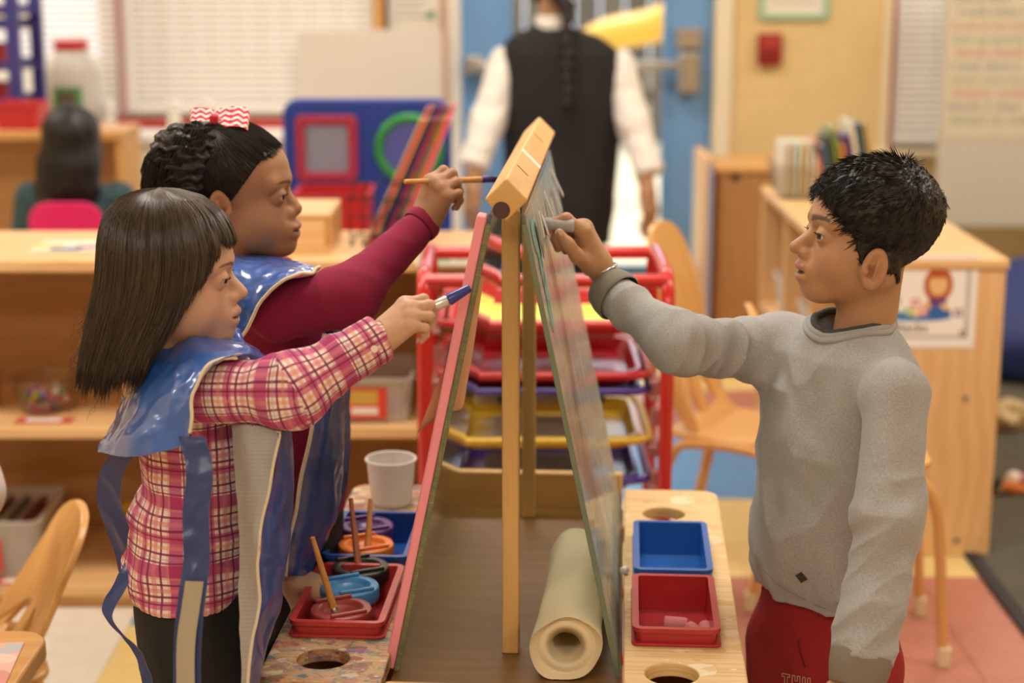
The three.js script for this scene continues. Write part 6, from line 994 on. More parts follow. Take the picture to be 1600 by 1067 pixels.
const liningTex = (() => { const r = rng(8); return ctex(512, 512, (c, w, h) => { c.fillStyle = '#a9a6a8'; c.fillRect(0, 0, w, h); c.globalAlpha = 0.25; for (let y = 0; y < h; y += 4) { c.fillStyle = y % 8 ? '#bab6b4' : '#8f8c90'; c.fillRect(0, y, w, 1.5); } for (let x = 0; x < w; x += 4) { c.fillStyle = x % 8 ? '#bab6b4' : '#98959a'; c.fillRect(x, 0, 1.5, h); } for (let k = 0; k < 60; k++) { c.globalAlpha = 0.12 + 0.2 * r(); c.fillStyle = ['#b5674f', '#7f86a0', '#8f7a8a', '#c9a88a'][k % 4]; c.beginPath(); c.ellipse(r() * w, r() * h, 2 + 8 * r(), 3 + 16 * r() * r(), 0.2, 0, 7); c.fill(); } }); })();
M.lining = std('#ffffff', 0.9, { map: liningTex, side: THREE.DoubleSide });
const plaidTex = ctex(512, 512, (c, w, h) => {
  c.fillStyle = '#eadbd6'; c.fillRect(0, 0, w, h);
  const bands = [[0, 96, '#a3175c', 0.66], [96, 18, '#d98a80', 0.45], [150, 16, '#6a0f35', 0.72], [190, 34, '#d77a86', 0.55], [246, 18, '#6a0f35', 0.72], [290, 60, '#b02a66', 0.55], [306, 14, '#6a0f35', 0.6], [372, 26, '#de8a64', 0.45], [424, 16, '#6a0f35', 0.72], [462, 12, '#8aa0c0', 0.35], [488, 14, '#6a0f35', 0.6]];
  for (const [o, wd, col, al] of bands) { c.globalAlpha = al; c.fillStyle = col; c.fillRect(o, 0, wd, h); c.fillRect(0, o, w, wd); }
  c.globalAlpha = 0.10; for (let k = 0; k < 512; k += 3) { c.fillStyle = k % 2 ? '#fff' : '#400'; c.fillRect(0, k, w, 1); c.fillRect(k, 0, 1, h); }
}, [1 / 0.088, 1 / 0.088]);
M.plaid = std('#ffffff', 0.9, { map: plaidTex, bumpMap: T.fine, bumpScale: 0.0004 });
const crinkle = (amp, f, seed) => (u, v, p) => amp * (ridge(noise(p.x * f + seed, p.y * f * 0.7, p.z * f)) - 0.55) + amp * 0.35 * noise(p.x * f * 3.1, p.y * f * 3.1 + seed, p.z * f * 3.1);
function cloth(name, root, rows, nu, nv, o, mats, edges = []) {
  const s = sheet(rows, nu, nv, o); const m = part(name, s.outer, mats[0], root);
  if (mats[1]) part('lining', s.inner, mats[1], m);
  for (const e of edges) { const w = []; const l = typeof e === 'string' ? s[e] : e(s); part('piping', edgeTube(l, o.pipe || 0.0022), M.piping, m); }
  return s;
}
function longHair(H, rows, ends, n, seed, o = {}) { // rows: [y, cx, b, a]; surface by angle phi (0 = forward) and height
  const O = H.world(0, 0, 0), s = H.s, R4 = rows.map(r => [r[0], r[1], 0, r[3], r[2]]);
  const at = (y, phi, out = 0) => { const r = rowAt(R4, y); return V(O.x + s * (r[0] + (r[3] + out) * Math.cos(phi)), O.y + s * y, O.z + s * ((r[2] + out) * Math.sin(phi) + (o.dz || 0))); };
  const nphi = 120, nt = 70, pos = [], idx = [], top = rows[0][0];
  const yAt = (t, phi) => { const e = ends(phi), k = Math.sin(t * Math.PI / 2); return t < 0.3 ? lerp(top, 0.085, (t / 0.3) ** 2) : lerp(0.085, Math.min(e, 0.084), (t - 0.3) / 0.7); };
  for (let i = 0; i < nphi; i++) { const phi = i / nphi * 6.2832 - Math.PI; for (let j = 0; j <= nt; j++) { const y = yAt(j / nt, phi), p = at(y, phi, -0.004 + 0.0016 * noise(phi * 14, y * 8, seed)); pos.push(p.x, p.y, p.z); } }
  for (let i = 0; i < nphi; i++) for (let j = 0; j < nt; j++) { const a = i * (nt + 1) + j, b = ((i + 1) % nphi) * (nt + 1) + j; idx.push(a, b, a + 1, b, b + 1, a + 1); }
  const g = new THREE.BufferGeometry(); g.setAttribute('position', new THREE.Float32BufferAttribute(pos, 3)); g.setIndex(idx); g.computeVertexNormals();
  const r = rng(seed), list = [];
  for (let k = 0; k < n; k++) {
    const phi0 = (r() * 2 - 1) * Math.PI, fr = Math.abs(phi0) < 1 ? 0.3 : 1, e = ends(phi0) - 0.03 * fr * r() * r() + 0.012 * fr * r() + fr * (o.fray || 0.006) * noise(phi0 * 30, 1, seed), t0 = r() < 0.55 ? r() * 0.08 : r() * 0.55, m = 15, l = [], out0 = -0.003 + 0.0045 * r(), wv = (r() - 0.5) * 0.10, ph = r() * 6, ci = Math.round(phi0 * 16 + 0.8 * noise(phi0 * 5, 7, seed)) / 16, cl = (ci - phi0) * 0.6 + 0.03 * noise(phi0 * 9, 3, seed), cr = 0.0035 * noise(ci * 37, 2, seed), flip = (o.flip || 0) * (0.4 + r());
    for (let q = 0; q < m; q++) { const t = lerp(t0, 1, q / (m - 1)); const y = t < 0.3 ? lerp(top, 0.085, (t / 0.3) ** 2) : lerp(0.085, Math.min(e, 0.084), (t - 0.3) / 0.7), low = sstep(0.0, -0.16, y); const phi = phi0 + wv * t * t + cl * (0.35 + 0.65 * low) + 0.018 * Math.sin(ph + t * 7); l.push(at(y, phi, out0 + cr * t + flip * low * low + 0.0015 * noise(phi0 * 25, y * 30, seed))); }
    l.w = 0.7 + 0.8 * r(); list.push(l);
  }
  for (let k = 0; k < (o.stray || 0); k++) { const phi0 = Math.PI * (0.55 + 0.5 * r()) * (r() < 0.8 ? 1 : -1), l = [], y0 = -0.02 - 0.1 * r(), L = 0.04 + 0.05 * r(); for (let q = 0; q < 9; q++) { const t = q / 8; l.push(at(y0 - L * t * 0.8, phi0 + 0.15 * t, 0.0 + 0.03 * t * r())); } l.w = 0.35; list.push(l); }
  const tr = rng(seed + 1), base = o.color; return { cap: withColor(g, base.map(c => c * 0.7)), hair: strands(list, 0.0007, 3, () => { const k = 0.55 + 1.1 * tr() ** 2; return base.map(c => c * k); }), at };
}

{ // ------------------------------------------------ girl in plaid shirt and vinyl smock
  const O = P(259, 424, 2.2), S = SKIN.fair, girl = person('girl with long straight hair in plaid shirt and blue smock painting', V(-0.42, 0, O.z));
  const H = makeHead({ at: O, yaw: 0.09, pitch: -0.09, scale: 1.0, skin: S, neck: [-0.006, -0.15, 0], chin: 0.004, nose: 0.000, noseWidth: 1.0, lips: 1.0, cheek: 0.006, browW: 0.0026, lids: 0.0030, gaze: [-0.22, -0.12] });
  const z0 = O.z, cz = z0 - 0.03, TH = -0.12;
  const tip = hitPlane(-1, 739, 447, 0.002), dT = depthOf(tip);
  const rs = P(328, 612, 2.13), re = P(452, 612, 2.10), rw = P(584, 533, dT - 0.015), ls = V(rs.x - 0.01, rs.y - 0.035, cz - 0.09), lh = PY(452, 905, TRAY + 0.022), le = V((ls.x + lh.x) / 2 - 0.03, 0.72, cz - 0.13);
  const rows = [[0.985, -0.415, cz, 0.05, 0.045], [0.955, -0.415, cz, 0.10, 0.066], [0.91, -0.408, cz, 0.118, 0.080], [0.85, -0.402, cz, 0.114, 0.083], [0.79, -0.404, cz, 0.112, 0.088], [0.73, -0.412, cz, 0.118, 0.099], [0.675, -0.418, cz, 0.122, 0.097], [0.635, -0.42, cz, 0.12, 0.090]];
  const stk = stack(rows, TH), ra = chain([rs, re, rw], [0.041, 0.0395, 0.029], 0.03), la = chain([ls, le, lh.clone().add(V(-0.02, 0.012, 0))], [0.034, 0.034, 0.026], 0.03), d1 = re.clone().sub(rs).normalize(), d2 = rw.clone().sub(re).normalize();
  const shirt = (x, y, z) => {
    let t = stk(x, y, z), a = ra(x, y, z); const b = la(x, y, z);
    if (Math.abs(Math.min(t, a, b)) < 0.03) {
      const s2 = (x - re.x) * d2.x + (y - re.y) * d2.y + (z - re.z) * d2.z, s1 = (x - rs.x) * d1.x + (y - rs.y) * d1.y + (z - rs.z) * d1.z;
      a += -0.0036 * ridge(noise(s1 * 20 + y * 6, y * 8, z * 8)) * sstep(0.02, 0.05, s1) * sstep(0.18, 0.1, s1) - 0.0036 * ridge(noise(s2 * 24 - y * 8, y * 8 + 4, z * 8)) * sstep(-0.03, 0.02, s2) * sstep(0.14, 0.11, s2) + 0.0012;
      t += -0.0046 * ridge(noise(x * 12 + y * 16, y * 13 - x * 6, z * 10)) * sstep(0.93, 0.86, y) - 0.0022 * noise(x * 34, y * 20, z * 34) + 0.002 + 0.006 * Math.exp(-(((y - 0.775) / 0.018) ** 2)) * sstep(-0.40, -0.46, x);
    }
    return smin(smin(t, a, 0.028), b, 0.03);
  };
  const sleeveC = limbChart([rs.clone().addScaledVector(d1, -0.08), re, rw], 0.0406, V(0, 1, 0)), leftC = limbChart([ls, le, lh], 0.0406, V(0, 1, 0));
  const chart = c => { const t = stk(c.x, c.y, c.z), a = ra(c.x, c.y, c.z), b = la(c.x, c.y, c.z); if (a < t - 0.004 && a < b) return sleeveC(c); if (b < t - 0.004) return leftC(c); return (x, y, z) => [Math.atan2(z - cz, x + 0.41) * 0.1082, y, 2 * Math.PI * 0.1082]; };
  part('plaid_shirt', netMesh(shirt, V(-0.60, 0.615, -2.44), V(-0.13, 1.02, -1.98), 0.0042, { chart }), M.plaid, girl, 'pink and burgundy plaid shirt');
  // cuff and buttons
  const cuffG = (() => { const a = rw.clone().addScaledVector(d2, -0.028), g = lathe([[0.0285, 0], [0.0315, 0.003], [0.031, 0.02], [0.0305, 0.036], [0.0285, 0.0385], [0.0245, 0.036], [0.0235, 0.012]], 48); g.applyQuaternion(new THREE.Quaternion().setFromUnitVectors(V(0, 1, 0), d2)); return g.translate(a.x, a.y, a.z); })();
  part('cuff', chartUV(cuffG, sleeveC), M.plaid, girl); const bp = hit((x, y, z) => Math.min(shirt(x, y, z), cap(rw.clone().addScaledVector(d2, -0.02), rw.clone().addScaledVector(d2, 0.008), 0.031)(x, y, z)), 585, 545); if (bp) { const n = V(0, -0.1, 1).normalize(); const g = new THREE.CylinderGeometry(0.0045, 0.0045, 0.002, 18).rotateX(Math.PI / 2); part('button', g.translate(bp.x, bp.y, bp.z + 0.001), std('#e9dcd0', 0.3), girl); }
  // jeans
  const foot = s => V(-0.41, 0, cz + s * 0.065), hip = stack([[0.70, -0.415, cz, 0.110, 0.085], [0.62, -0.415, cz, 0.116, 0.090], [0.55, -0.412, cz, 0.115, 0.088], [0.48, -0.41, cz, 0.10, 0.08]], TH), jl = [-1, 1].map(s => cap(V(-0.41, 0.52, cz + s * 0.055), foot(s).add(V(0, 0.08, 0)), 0.066, 0.042));
  const jeans = (x, y, z) => smin(smin(jl[0](x, y, z), jl[1](x, y, z), 0.012), hip(x, y, z), 0.03) - 0.0001 - 0.002 * ridge(noise(x * 20, y * 7, z * 20));
  part('jeans', uvBox(netMesh(jeans, V(-0.56, 0.04, cz - 0.2), V(-0.28, 0.71, cz + 0.2), 0.006)), std('#ffffff', 0.9, { map: dtex(256, (u, v) => { const n = 0.03 * noise(u * 140, v * 140, 2) + 0.015 * tnoise(u, v, 5, 3); return [0.115 + n, 0.112 + n, 0.118 + n]; }, true, [5, 5]) }), girl, 'black jeans');
  shoesFor(girl, [-1, 1].map(foot), V(1, 0, 0), '#4a3a44');
  // hands
  const hr = makeHand({ at: rw.clone().addScaledVector(d2, 0.006), fwd: V(0.78, 0.62, 0.05), back: V(-0.45, 0.66, 0.60), side: 1, skin: S, scale: 0.90, curl: [[0.65, 1.15, 0.5], [0.75, 1.25, 0.5], [0.9, 1.25, 0.55], [1.0, 1.15, 0.5]], thumb: [[0.6, -0.75, -0.25], [0.75, -0.6, 0.25], [0.85, -0.45, 0.25]], splay: [-0.06, 0, 0.04, 0.10] });
  const hl = makeHand({ at: lh.clone().add(V(0.0, 0.0, 0)), fwd: V(0.93, -0.20, 0.30), back: V(0.15, 0.95, 0.25), side: -1, skin: S, scale: 0.95, curl: [[0.25, 0.6, 0.4], [0.3, 0.7, 0.4], [0.35, 0.75, 0.4], [0.4, 0.7, 0.4]], thumb: [[0.7, -0.5, -0.6], [0.85, -0.3, -0.4], [0.9, -0.2, -0.3]], cell: 0.0022 });
  const under = bodyBase([[V(-0.415, 0.93, cz), V(-0.41, 0.56, cz)], [rs, re], [re, rw], [ls, le], [le, lh], [V(-0.41, 0.93, cz), rs], [V(-0.41, 0.93, cz), ls], ...[-1, 1].map(s => [V(-0.41, 0.54, cz + s * 0.05), foot(s).add(V(0, 0.07, 0))])], [[0.05, 0.06], [0.026, 0.024], [0.024, 0.017], [0.026, 0.024], [0.024, 0.017], [0.024, 0.024], [0.024, 0.024], [0.045, 0.026], [0.045, 0.026]], S);
  part('body', mergeColored(headMesh(H, {}), hr.geo, hl.geo, under), M.skin, girl); addHead(girl, H);
  // hair
  const ends = phi => { const a = Math.abs(phi); return a < 0.55 ? 0.042 + 0.006 * Math.sin(phi * 16) : a < 0.98 ? lerp(0.038, -0.03, (a - 0.55) / 0.43) : lerp(-0.03, -0.122, sstep(0.98, 1.2, a)) - 0.012 * sstep(1.2, 2.0, a) + 0.014 * sstep(2.2, 3.1, a); };
  const L = longHair(H, [[0.1060, -0.004, 0.001, 0.001], [0.1035, -0.004, 0.026, 0.023], [0.095, -0.002, 0.051, 0.045], [0.078, 0.000, 0.071, 0.064], [0.055, 0.002, 0.082, 0.076], [0.030, 0.003, 0.087, 0.082], [-0.01, -0.003, 0.086, 0.084], [-0.05, -0.016, 0.083, 0.083], [-0.09, -0.034, 0.074, 0.081], [-0.13, -0.048, 0.066, 0.076], [-0.175, -0.056, 0.064, 0.072]], ends, 6500, 17, { flip: 0.003, stray: 60, fray: 0.016, color: [0.058, 0.039, 0.026] });
  part('hair', mergeColored(L.cap, L.hair), new THREE.MeshPhysicalMaterial({ color: '#ffffff', vertexColors: true, roughness: 0.34, specularIntensity: 1 }), girl, 'long dark brown hair with fringe');
  // smock: yoke over the shoulders and back, straps, front panel
  const bodyF = (x, y, z) => Math.min(shirt(x, y, z), H.f(x, y, z)), d = 2.2;
  const yoke = [
    [P(352, 530, 2.30), P(330, 524, 2.22), P(300, 528, 2.17), P(262, 545, 2.20), P(215, 575, 2.26), P(200, 600, 2.32)],
    [P(395, 540, 2.26), P(368, 536, 2.18), P(318, 550, 2.12), P(262, 580, 2.13), P(205, 612, 2.19), P(185, 640, 2.27)],
    [P(418, 562, 2.20), P(384, 552, 2.12), P(326, 572, 2.085), P(268, 622, 2.085), P(205, 650, 2.14), P(172, 670, 2.25)],
    [P(400, 562, 2.15), P(356, 556, 2.085), P(312, 590, 2.07), P(278, 650, 2.07), P(205, 685, 2.10), P(158, 690, 2.22)],
    [P(370, 560, 2.10), P(330, 566, 2.075), P(303, 612, 2.06), P(291, 688, 2.055), P(215, 712, 2.08), P(152, 706, 2.20)],
  ];
  const yk = cloth('smock_yoke', girl, yoke, 80, 60, { flip: true, body: shirt, margin: 0.004, wrinkle: crinkle(0.0026, 30, 3), least: 0.002 }, [M.vinyl, M.lining], [s => s.bottom.slice(0, 46)]);
  const flat = (pts, w, dir) => pts.map(p => [p.clone().addScaledVector(dir, -w / 2), p.clone().addScaledVector(dir, w / 2)]);
  const strapF = (name, pts, w, dir, mat, sd) => cloth(name, girl, flat(pts, w, dir), 10, 60, { wrinkle: crinkle(0.0025, 26, sd), pipe: 0.001 }, [mat, M.lining]);
  strapF('smock_strap', [P(300, 682, 2.052), P(312, 735, 2.045), P(306, 800, 2.04), P(307, 870, 2.035), P(300, 930, 2.03), P(293, 1000, 2.03), P(292, 1085, 2.03)], 0.033, V(1, 0.0, 0.12).normalize(), M.navy, 5);
  { const q = [P(304, 908, 2.027), P(298, 950, 2.0255), P(291, 1000, 2.0235), P(290, 1080, 2.0235)]; cloth('hook_tape', girl, flat(q, 0.022, V(1, 0, 0.12).normalize()), 6, 40, { wrinkle: crinkle(0.0008, 26, 5) }, [std('#b9ae98', 0.95, { bumpMap: T.fine, bumpScale: 0.001, side: THREE.DoubleSide }), null]); }
  strapF('smock_strap', [P(190, 712, 2.20), P(174, 740, 2.22), P(170, 780, 2.24), P(184, 830, 2.26), P(198, 868, 2.28), P(206, 900, 2.30)], 0.038, V(0.9, 0.1, 0.4).normalize(), M.navy, 9);
  strapF('smock_strap', [P(206, 880, 2.26), P(182, 925, 2.235), P(167, 957, 2.22), P(180, 980, 2.21), P(203, 1004, 2.20), P(224, 1040, 2.20), P(232, 1090, 2.20)], 0.020, V(0.8, -0.3, 0.5).normalize(), M.navy, 12);
  // front panel: lining flap turned to the side, then the outer face
  const pan = [[648, 362, 440, 452], [700, 366, 432, 456], [760, 370, 422, 458], [820, 374, 408, 452], [880, 374, 404, 448], [940, 374, 402, 440], [1000, 376, 394, 418], [1085, 378, 384, 400]];
  const rowsL = pan.map(([y, a, b], i) => [P(a, y, 2.135), P(lerp(a, b, 0.35), y, 2.115 - 0.006 * Math.sin(i)), P(lerp(a, b, 0.75), y, 2.105 + 0.006 * Math.sin(i * 1.7)), P(b, y, 2.10)]);
  const sl = cloth('smock_panel_flap', girl, rowsL, 30, 90, { body: bodyF, margin: 0.003, wrinkle: crinkle(0.003, 15, 21), least: 0.0015 }, [M.lining, M.vinylUsed], ['right']);
  const edge = sl.right, rowsO = pan.map(([y, a, b, c], i) => { const e = edge[Math.round(i / (pan.length - 1) * (edge.length - 1))].clone(); return [e, P(lerp(b, c, 0.5), y, 2.125), P(c, y, 2.17), P(c - 8, y, 2.23), P(c - 20, y, 2.33)]; });
  cloth('smock_panel', girl, rowsO, 40, 90, { body: bodyF, margin: 0.003, wrinkle: crinkle(0.0042, 17, 33), least: 0.0015 }, [M.vinylUsed, null]);
  // brush she holds
  const bt = thing('paint_brush', 'flat paint brush with blue paint held by the plaid girl', 'brush', tip), b0 = P(700, 469, dT - 0.004), b1 = P(672, 481, dT - 0.008), b2 = P(628, 500, dT - 0.012), ax = b1.clone().sub(tip).normalize();
  const flatRod = (a, b, w0, w1, t0, t1) => { const g = rod(a, b, 1, 1, 18); return g; };
  part('handle', rod(P(678, 478.5, dT - 0.007), b2, 0.0062, 0.0050, 16), M.brushWood, bt); part('ferrule', rod(b0, P(678, 478.5, dT - 0.007), 0.0072, 0.0066, 18), std('#d9d6d0', 0.25, { metalness: 0.6 }), bt); part('bristles', rod(tip.clone().addScaledVector(ax, 0.004), b0, 0.0052, 0.0080, 18), std('#22308c', 0.25, { cc: 0.6 }), bt);
}
{ // ------------------------------------------------ girl in maroon top with ponytail and bow
  const O = P(361, 298, 2.55), S = SKIN.deep, girl = person('girl with ponytail and red bow in maroon top and blue smock painting', V(-0.35, 0, O.z));
  const H = makeHead({ at: O, yaw: 0.02, pitch: -0.055, scale: 1.04, skin: S, neck: [-0.012, -0.15, 0], nose: -0.004, noseWidth: 1.15, lips: 1.12, lipFwd: 0.003, chin: 0.008, earY: -0.018, earX: -0.006, cheek: 0.010, browW: 0.0030, lids: 0.0037, gaze: [-0.22, 0.05] });
  const z0 = O.z, cz = z0 - 0.02, TH = 0;
  const tip = P(783, 280, 2.56), rw = P(648, 361, 2.49), rs = P(432, 486, 2.46), re = P(545, 463, 2.42), ls = V(rs.x - 0.01, rs.y - 0.05, cz - 0.10), le = V(ls.x - 0.02, 0.78, cz - 0.13), lw = V(ls.x, 0.64, cz - 0.13);
  const rows = [[1.01, -0.375, cz, 0.05, 0.045], [0.985, -0.37, cz, 0.10, 0.066], [0.93, -0.355, cz, 0.122, 0.088], [0.86, -0.345, cz, 0.12, 0.092], [0.78, -0.345, cz, 0.118, 0.094], [0.70, -0.35, cz, 0.12, 0.098], [0.63, -0.355, cz, 0.12, 0.095]];
  const stk = stack(rows, TH), ra = chain([rs, re, rw], [0.044, 0.0365, 0.0265], 0.035), la = chain([ls, le, lw], [0.034, 0.034, 0.028], 0.03), d1 = re.clone().sub(rs).normalize(), d2 = rw.clone().sub(re).normalize();
  const top = (x, y, z) => { let t = stk(x, y, z), a = ra(x, y, z); if (Math.abs(Math.min(t, a)) < 0.03) { const s1 = (x - rs.x) * d1.x + (y - rs.y) * d1.y + (z - rs.z) * d1.z, s2 = (x - re.x) * d2.x + (y - re.y) * d2.y + (z - re.z) * d2.z; a += -0.0034 * ridge(noise(s1 * 17 + y * 8, y * 7, z * 7)) * sstep(0.17, 0.1, s1) - 0.0020 * ridge(noise(s2 * 12 + y * 5, y * 9, z * 9)) * sstep(-0.04, 0.02, s2) * sstep(0.17, 0.13, s2) + 0.0015; t += -0.003 * ridge(noise(x * 12 + y * 7, y * 9, z * 10)); } return smin(smin(t, a, 0.035), la(x, y, z), 0.03); };
  M.maroon = new THREE.MeshPhysicalMaterial({ color: '#ffffff', map: dtex(256, (u, v) => { const n = 0.05 * noise(u * 130, v * 130, 2) + 0.02 * tnoise(u, v, 6, 3); return [0.54 + n, 0.085 + n * 0.5, 0.25 + n * 0.6]; }, true, [6, 6]), roughness: 0.9, sheen: 0.5, sheenRoughness: 0.5, sheenColor: new THREE.Color(0.75, 0.12, 0.32) });
  part('maroon_top', uvBox(netMesh(top, V(-0.52, 0.60, -2.80), V(-0.05, 1.13, -2.25), 0.0044)), M.maroon, girl);
  const cg = lathe([[0.0262, -0.004], [0.0276, 0.002], [0.0274, 0.010], [0.0264, 0.0125], [0.0240, 0.009], [0.0235, -0.02]], 40); cg.applyQuaternion(new THREE.Quaternion().setFromUnitVectors(V(0, 1, 0), d2)); const ca = rw.clone().addScaledVector(d2, 0.012); part('cuff', uvBox(cg.translate(ca.x, ca.y, ca.z)), M.maroon, girl);
  const foot = s => V(-0.35, 0, cz + s * 0.065), pl = [-1, 1].map(s => cap(V(-0.35, 0.56, cz + s * 0.055), foot(s).add(V(0, 0.08, 0)), 0.07, 0.045)); const hipf = stack([[0.68, -0.352, cz, 0.11, 0.09], [0.6, -0.352, cz, 0.115, 0.09], [0.5, -0.352, cz, 0.10, 0.08]], 0);
  part('leggings', uvBox(netMesh((x, y, z) => smin(smin(pl[0](x, y, z), pl[1](x, y, z), 0.012), hipf(x, y, z), 0.03), V(-0.5, 0.04, cz - 0.2), V(-0.2, 0.7, cz + 0.2), 0.008)), std('#1c1a22', 0.9), girl);
  shoesFor(girl, [-1, 1].map(foot), V(1, 0, 0), '#2a2a30');
  const hr = makeHand({ at: rw.clone().addScaledVector(d2, 0.020), fwd: V(0.42, 0.90, 0.02), back: V(-0.62, 0.25, 0.74), side: 1, skin: S, scale: 1.0, curl: [[0.75, 1.2, 0.6], [0.9, 1.25, 0.6], [1.0, 1.3, 0.6], [1.1, 1.25, 0.6]], thumb: [[0.65, -0.7, -0.3], [0.8, -0.55, 0.2], [0.85, -0.45, 0.25]], splay: [-0.05, 0, 0.04, 0.1] });
  const hl = makeHand({ at: lw, fwd: V(0.1, -1, 0), back: V(0, 0, -1), side: -1, skin: S, curl: [[0.3, 0.5, 0.3], [0.3, 0.5, 0.3], [0.3, 0.5, 0.3], [0.3, 0.5, 0.3]], cell: 0.003 });
  const under = bodyBase([[V(-0.37, 0.96, cz), V(-0.35, 0.58, cz)], [rs, re], [re, rw], [ls, le], [le, lw], [V(-0.37, 0.95, cz), rs], [V(-0.37, 0.95, cz), ls], ...[-1, 1].map(s => [V(-0.35, 0.56, cz + s * 0.05), foot(s).add(V(0, 0.07, 0))])], [[0.05, 0.06], [0.028, 0.026], [0.025, 0.018], [0.026, 0.024], [0.024, 0.017], [0.024, 0.024], [0.024, 0.024], [0.045, 0.026], [0.045, 0.026]], S);
  part('body', mergeColored(headMesh(H, {}, 0.002), hr.geo, hl.geo, under), M.skin, girl); addHead(girl, H);
  // hair combed back into a high crimped ponytail
  const line = y => y > 0.050 ? lerp(0.046, 0.080, clamp((y - 0.050) / 0.024, 0, 1)) : y > 0.01 ? lerp(0.020, 0.046, (y - 0.01) / 0.04) : lerp(-0.020, 0.020, clamp((y + 0.045) / 0.055, 0, 1));
  const thick = (x, y) => 0.0022 + 0.0035 * sstep(0.06, 0.0, x);
  const hairF = (x, y, z) => smax(smax(H.skullLocal(x, y, z) - thick(x, y) - 0.0006 * noise(x * 60, y * 160, z * 60), x - line(y) - 0.0025 * noise(y * 150, z * 150, 2), 0.003), -0.085 - y, 0.004), hairW = placed(hairF, H.mat, H.s), hc = H.world(0, 0, 0);
  const cap0 = netMesh(hairW, V(hc.x - 0.13, hc.y - 0.12, hc.z - 0.11), V(hc.x + 0.13, hc.y + 0.13, hc.z + 0.11), 0.0028), r = rng(91), list = [], tie = V(-0.034, 0.085, 0.022);
  const pp = cap0.attributes.position; for (let k = 0; k < 5200; k++) { const i = Math.floor(r() * pp.count); let p = V().fromBufferAttribute(pp, i).applyMatrix4(H.inv); if (Math.abs(H.skullLocal(p.x, p.y, p.z) - thick(p.x, p.y)) > 0.002) continue; const l = [], L = 0.03 + 0.04 * r(); for (let m = 0; m < 7; m++) { const n = grad(H.skullLocal, p); p.addScaledVector(n, thick(p.x, p.y) + 0.0006 - H.skullLocal(p.x, p.y, p.z) + 0.0008 * r()); l.push(p.clone().applyMatrix4(H.mat)); const d = tie.clone().sub(p); if (d.length() < 0.012) break; d.addScaledVector(n, -d.dot(n)).normalize(); p = p.clone().addScaledVector(d, L / 6); } if (l.length > 2) list.push(l); }
  const fuzz = []; for (let k = 0; k < 140; k++) { const y = 0.046 + 0.026 * r(), z = (r() < 0.7 ? 1 : -1) * 0.06 * Math.sqrt(r()); let p = V(line(y) - 0.003, y, z); for (let m = 0; m < 6; m++) p.addScaledVector(grad(H.skullLocal, p), -(H.skullLocal(p.x, p.y, p.z) - 0.002)); const n = grad(H.skullLocal, p), d = V(0.8, -0.3 + r() * 0.5, 0); d.addScaledVector(n, -d.dot(n)).normalize(); const L = 0.004 + 0.006 * r(), l = [0, 1, 2].map(m => p.clone().addScaledVector(d, L * m / 2).addScaledVector(n, -0.0008 * m).applyMatrix4(H.mat)); l.w = 0.6; fuzz.push(l); }
  part('hair', merge(cap0, strands(list.concat(fuzz), 0.0006)), strandMat('#17110e', 0.36), girl);
  // ponytail: bunch of crimped locks bursting back and down from the tie
  const locks = [], T0 = H.world(-0.026, 0.084, 0.040), puff = [];
  for (let k = 0; k < 3400; k++) { const a = r() * 6.2832, rr = Math.sqrt(r()), l = [], cx = 0.046 * rr * Math.cos(a), cz2 = 0.042 * rr * Math.sin(a), L = 0.8 + 0.25 * r(), ph = 6.28 * noise(a * 2, rr * 3, 4) + r() * 1.2; for (let m = 0; m < 18; m++) { const t = m / 17 * L, q = Math.sin(Math.min(t * 2.2, 1) * Math.PI / 2), wv = 0.0052 * Math.sin(t * 46 + ph) * sstep(0.05, 0.2, t), x = T0.x - 0.052 * Math.sin(Math.min(t * 1.6, 1) * 1.57) + cx * q + wv * 0.6, y = T0.y + 0.022 * Math.sin(Math.min(t * 3, 1.0) * 3.14) * (1 - rr * 0.5) - 0.150 * t * t - 0.012 * t + wv, z = T0.z + cz2 * q + wv * 0.8 + 0.012 * q; l.push(V(x, y, z)); } l.w = 0.8 + 0.8 * r(); locks.push(l); }
  const coreF = U(0.03, ell(V(T0.x - 0.040, T0.y - 0.042, T0.z + 0.010), 0.048, 0.056, 0.044), ell(V(T0.x - 0.052, T0.y - 0.10, T0.z + 0.008), 0.040, 0.05, 0.038), sph(V(T0.x - 0.008, T0.y - 0.008, T0.z), 0.02)), core = netMesh((x, y, z) => coreF(x, y, z) + 0.0035 * Math.sin(y * 420 + 3 * noise(x * 60, y * 30, z * 60)) * 0.6 - 0.003 * noise(x * 90, y * 90, z * 90), V(T0.x - 0.13, T0.y - 0.19, T0.z - 0.08), V(T0.x + 0.06, T0.y + 0.06, T0.z + 0.09), 0.0032);
  part('ponytail', merge(core, strands(locks, 0.0008)), strandMat('#1b1512', 0.45), girl, 'crimped black ponytail');
  // bow
  const Bc = H.world(-0.022, 0.101, 0.020), chev = ctex(256, 128, (c, w, h) => { c.fillStyle = '#d4173f'; c.fillRect(0, 0, w, h); c.strokeStyle = '#f6e3e4'; c.lineWidth = 12; for (let y = -20; y < h + 30; y += 34) { c.beginPath(); for (let x = 0; x <= w; x += 16) c.lineTo(x, y + (x / 16 % 2 ? 12 : -6)); c.stroke(); } });
  const rib = std('#ffffff', 0.6, { map: chev, side: THREE.DoubleSide }), bow = thing('hair_bow', 'red ribbon bow with white zigzag on the ponytail', 'bow', Bc);
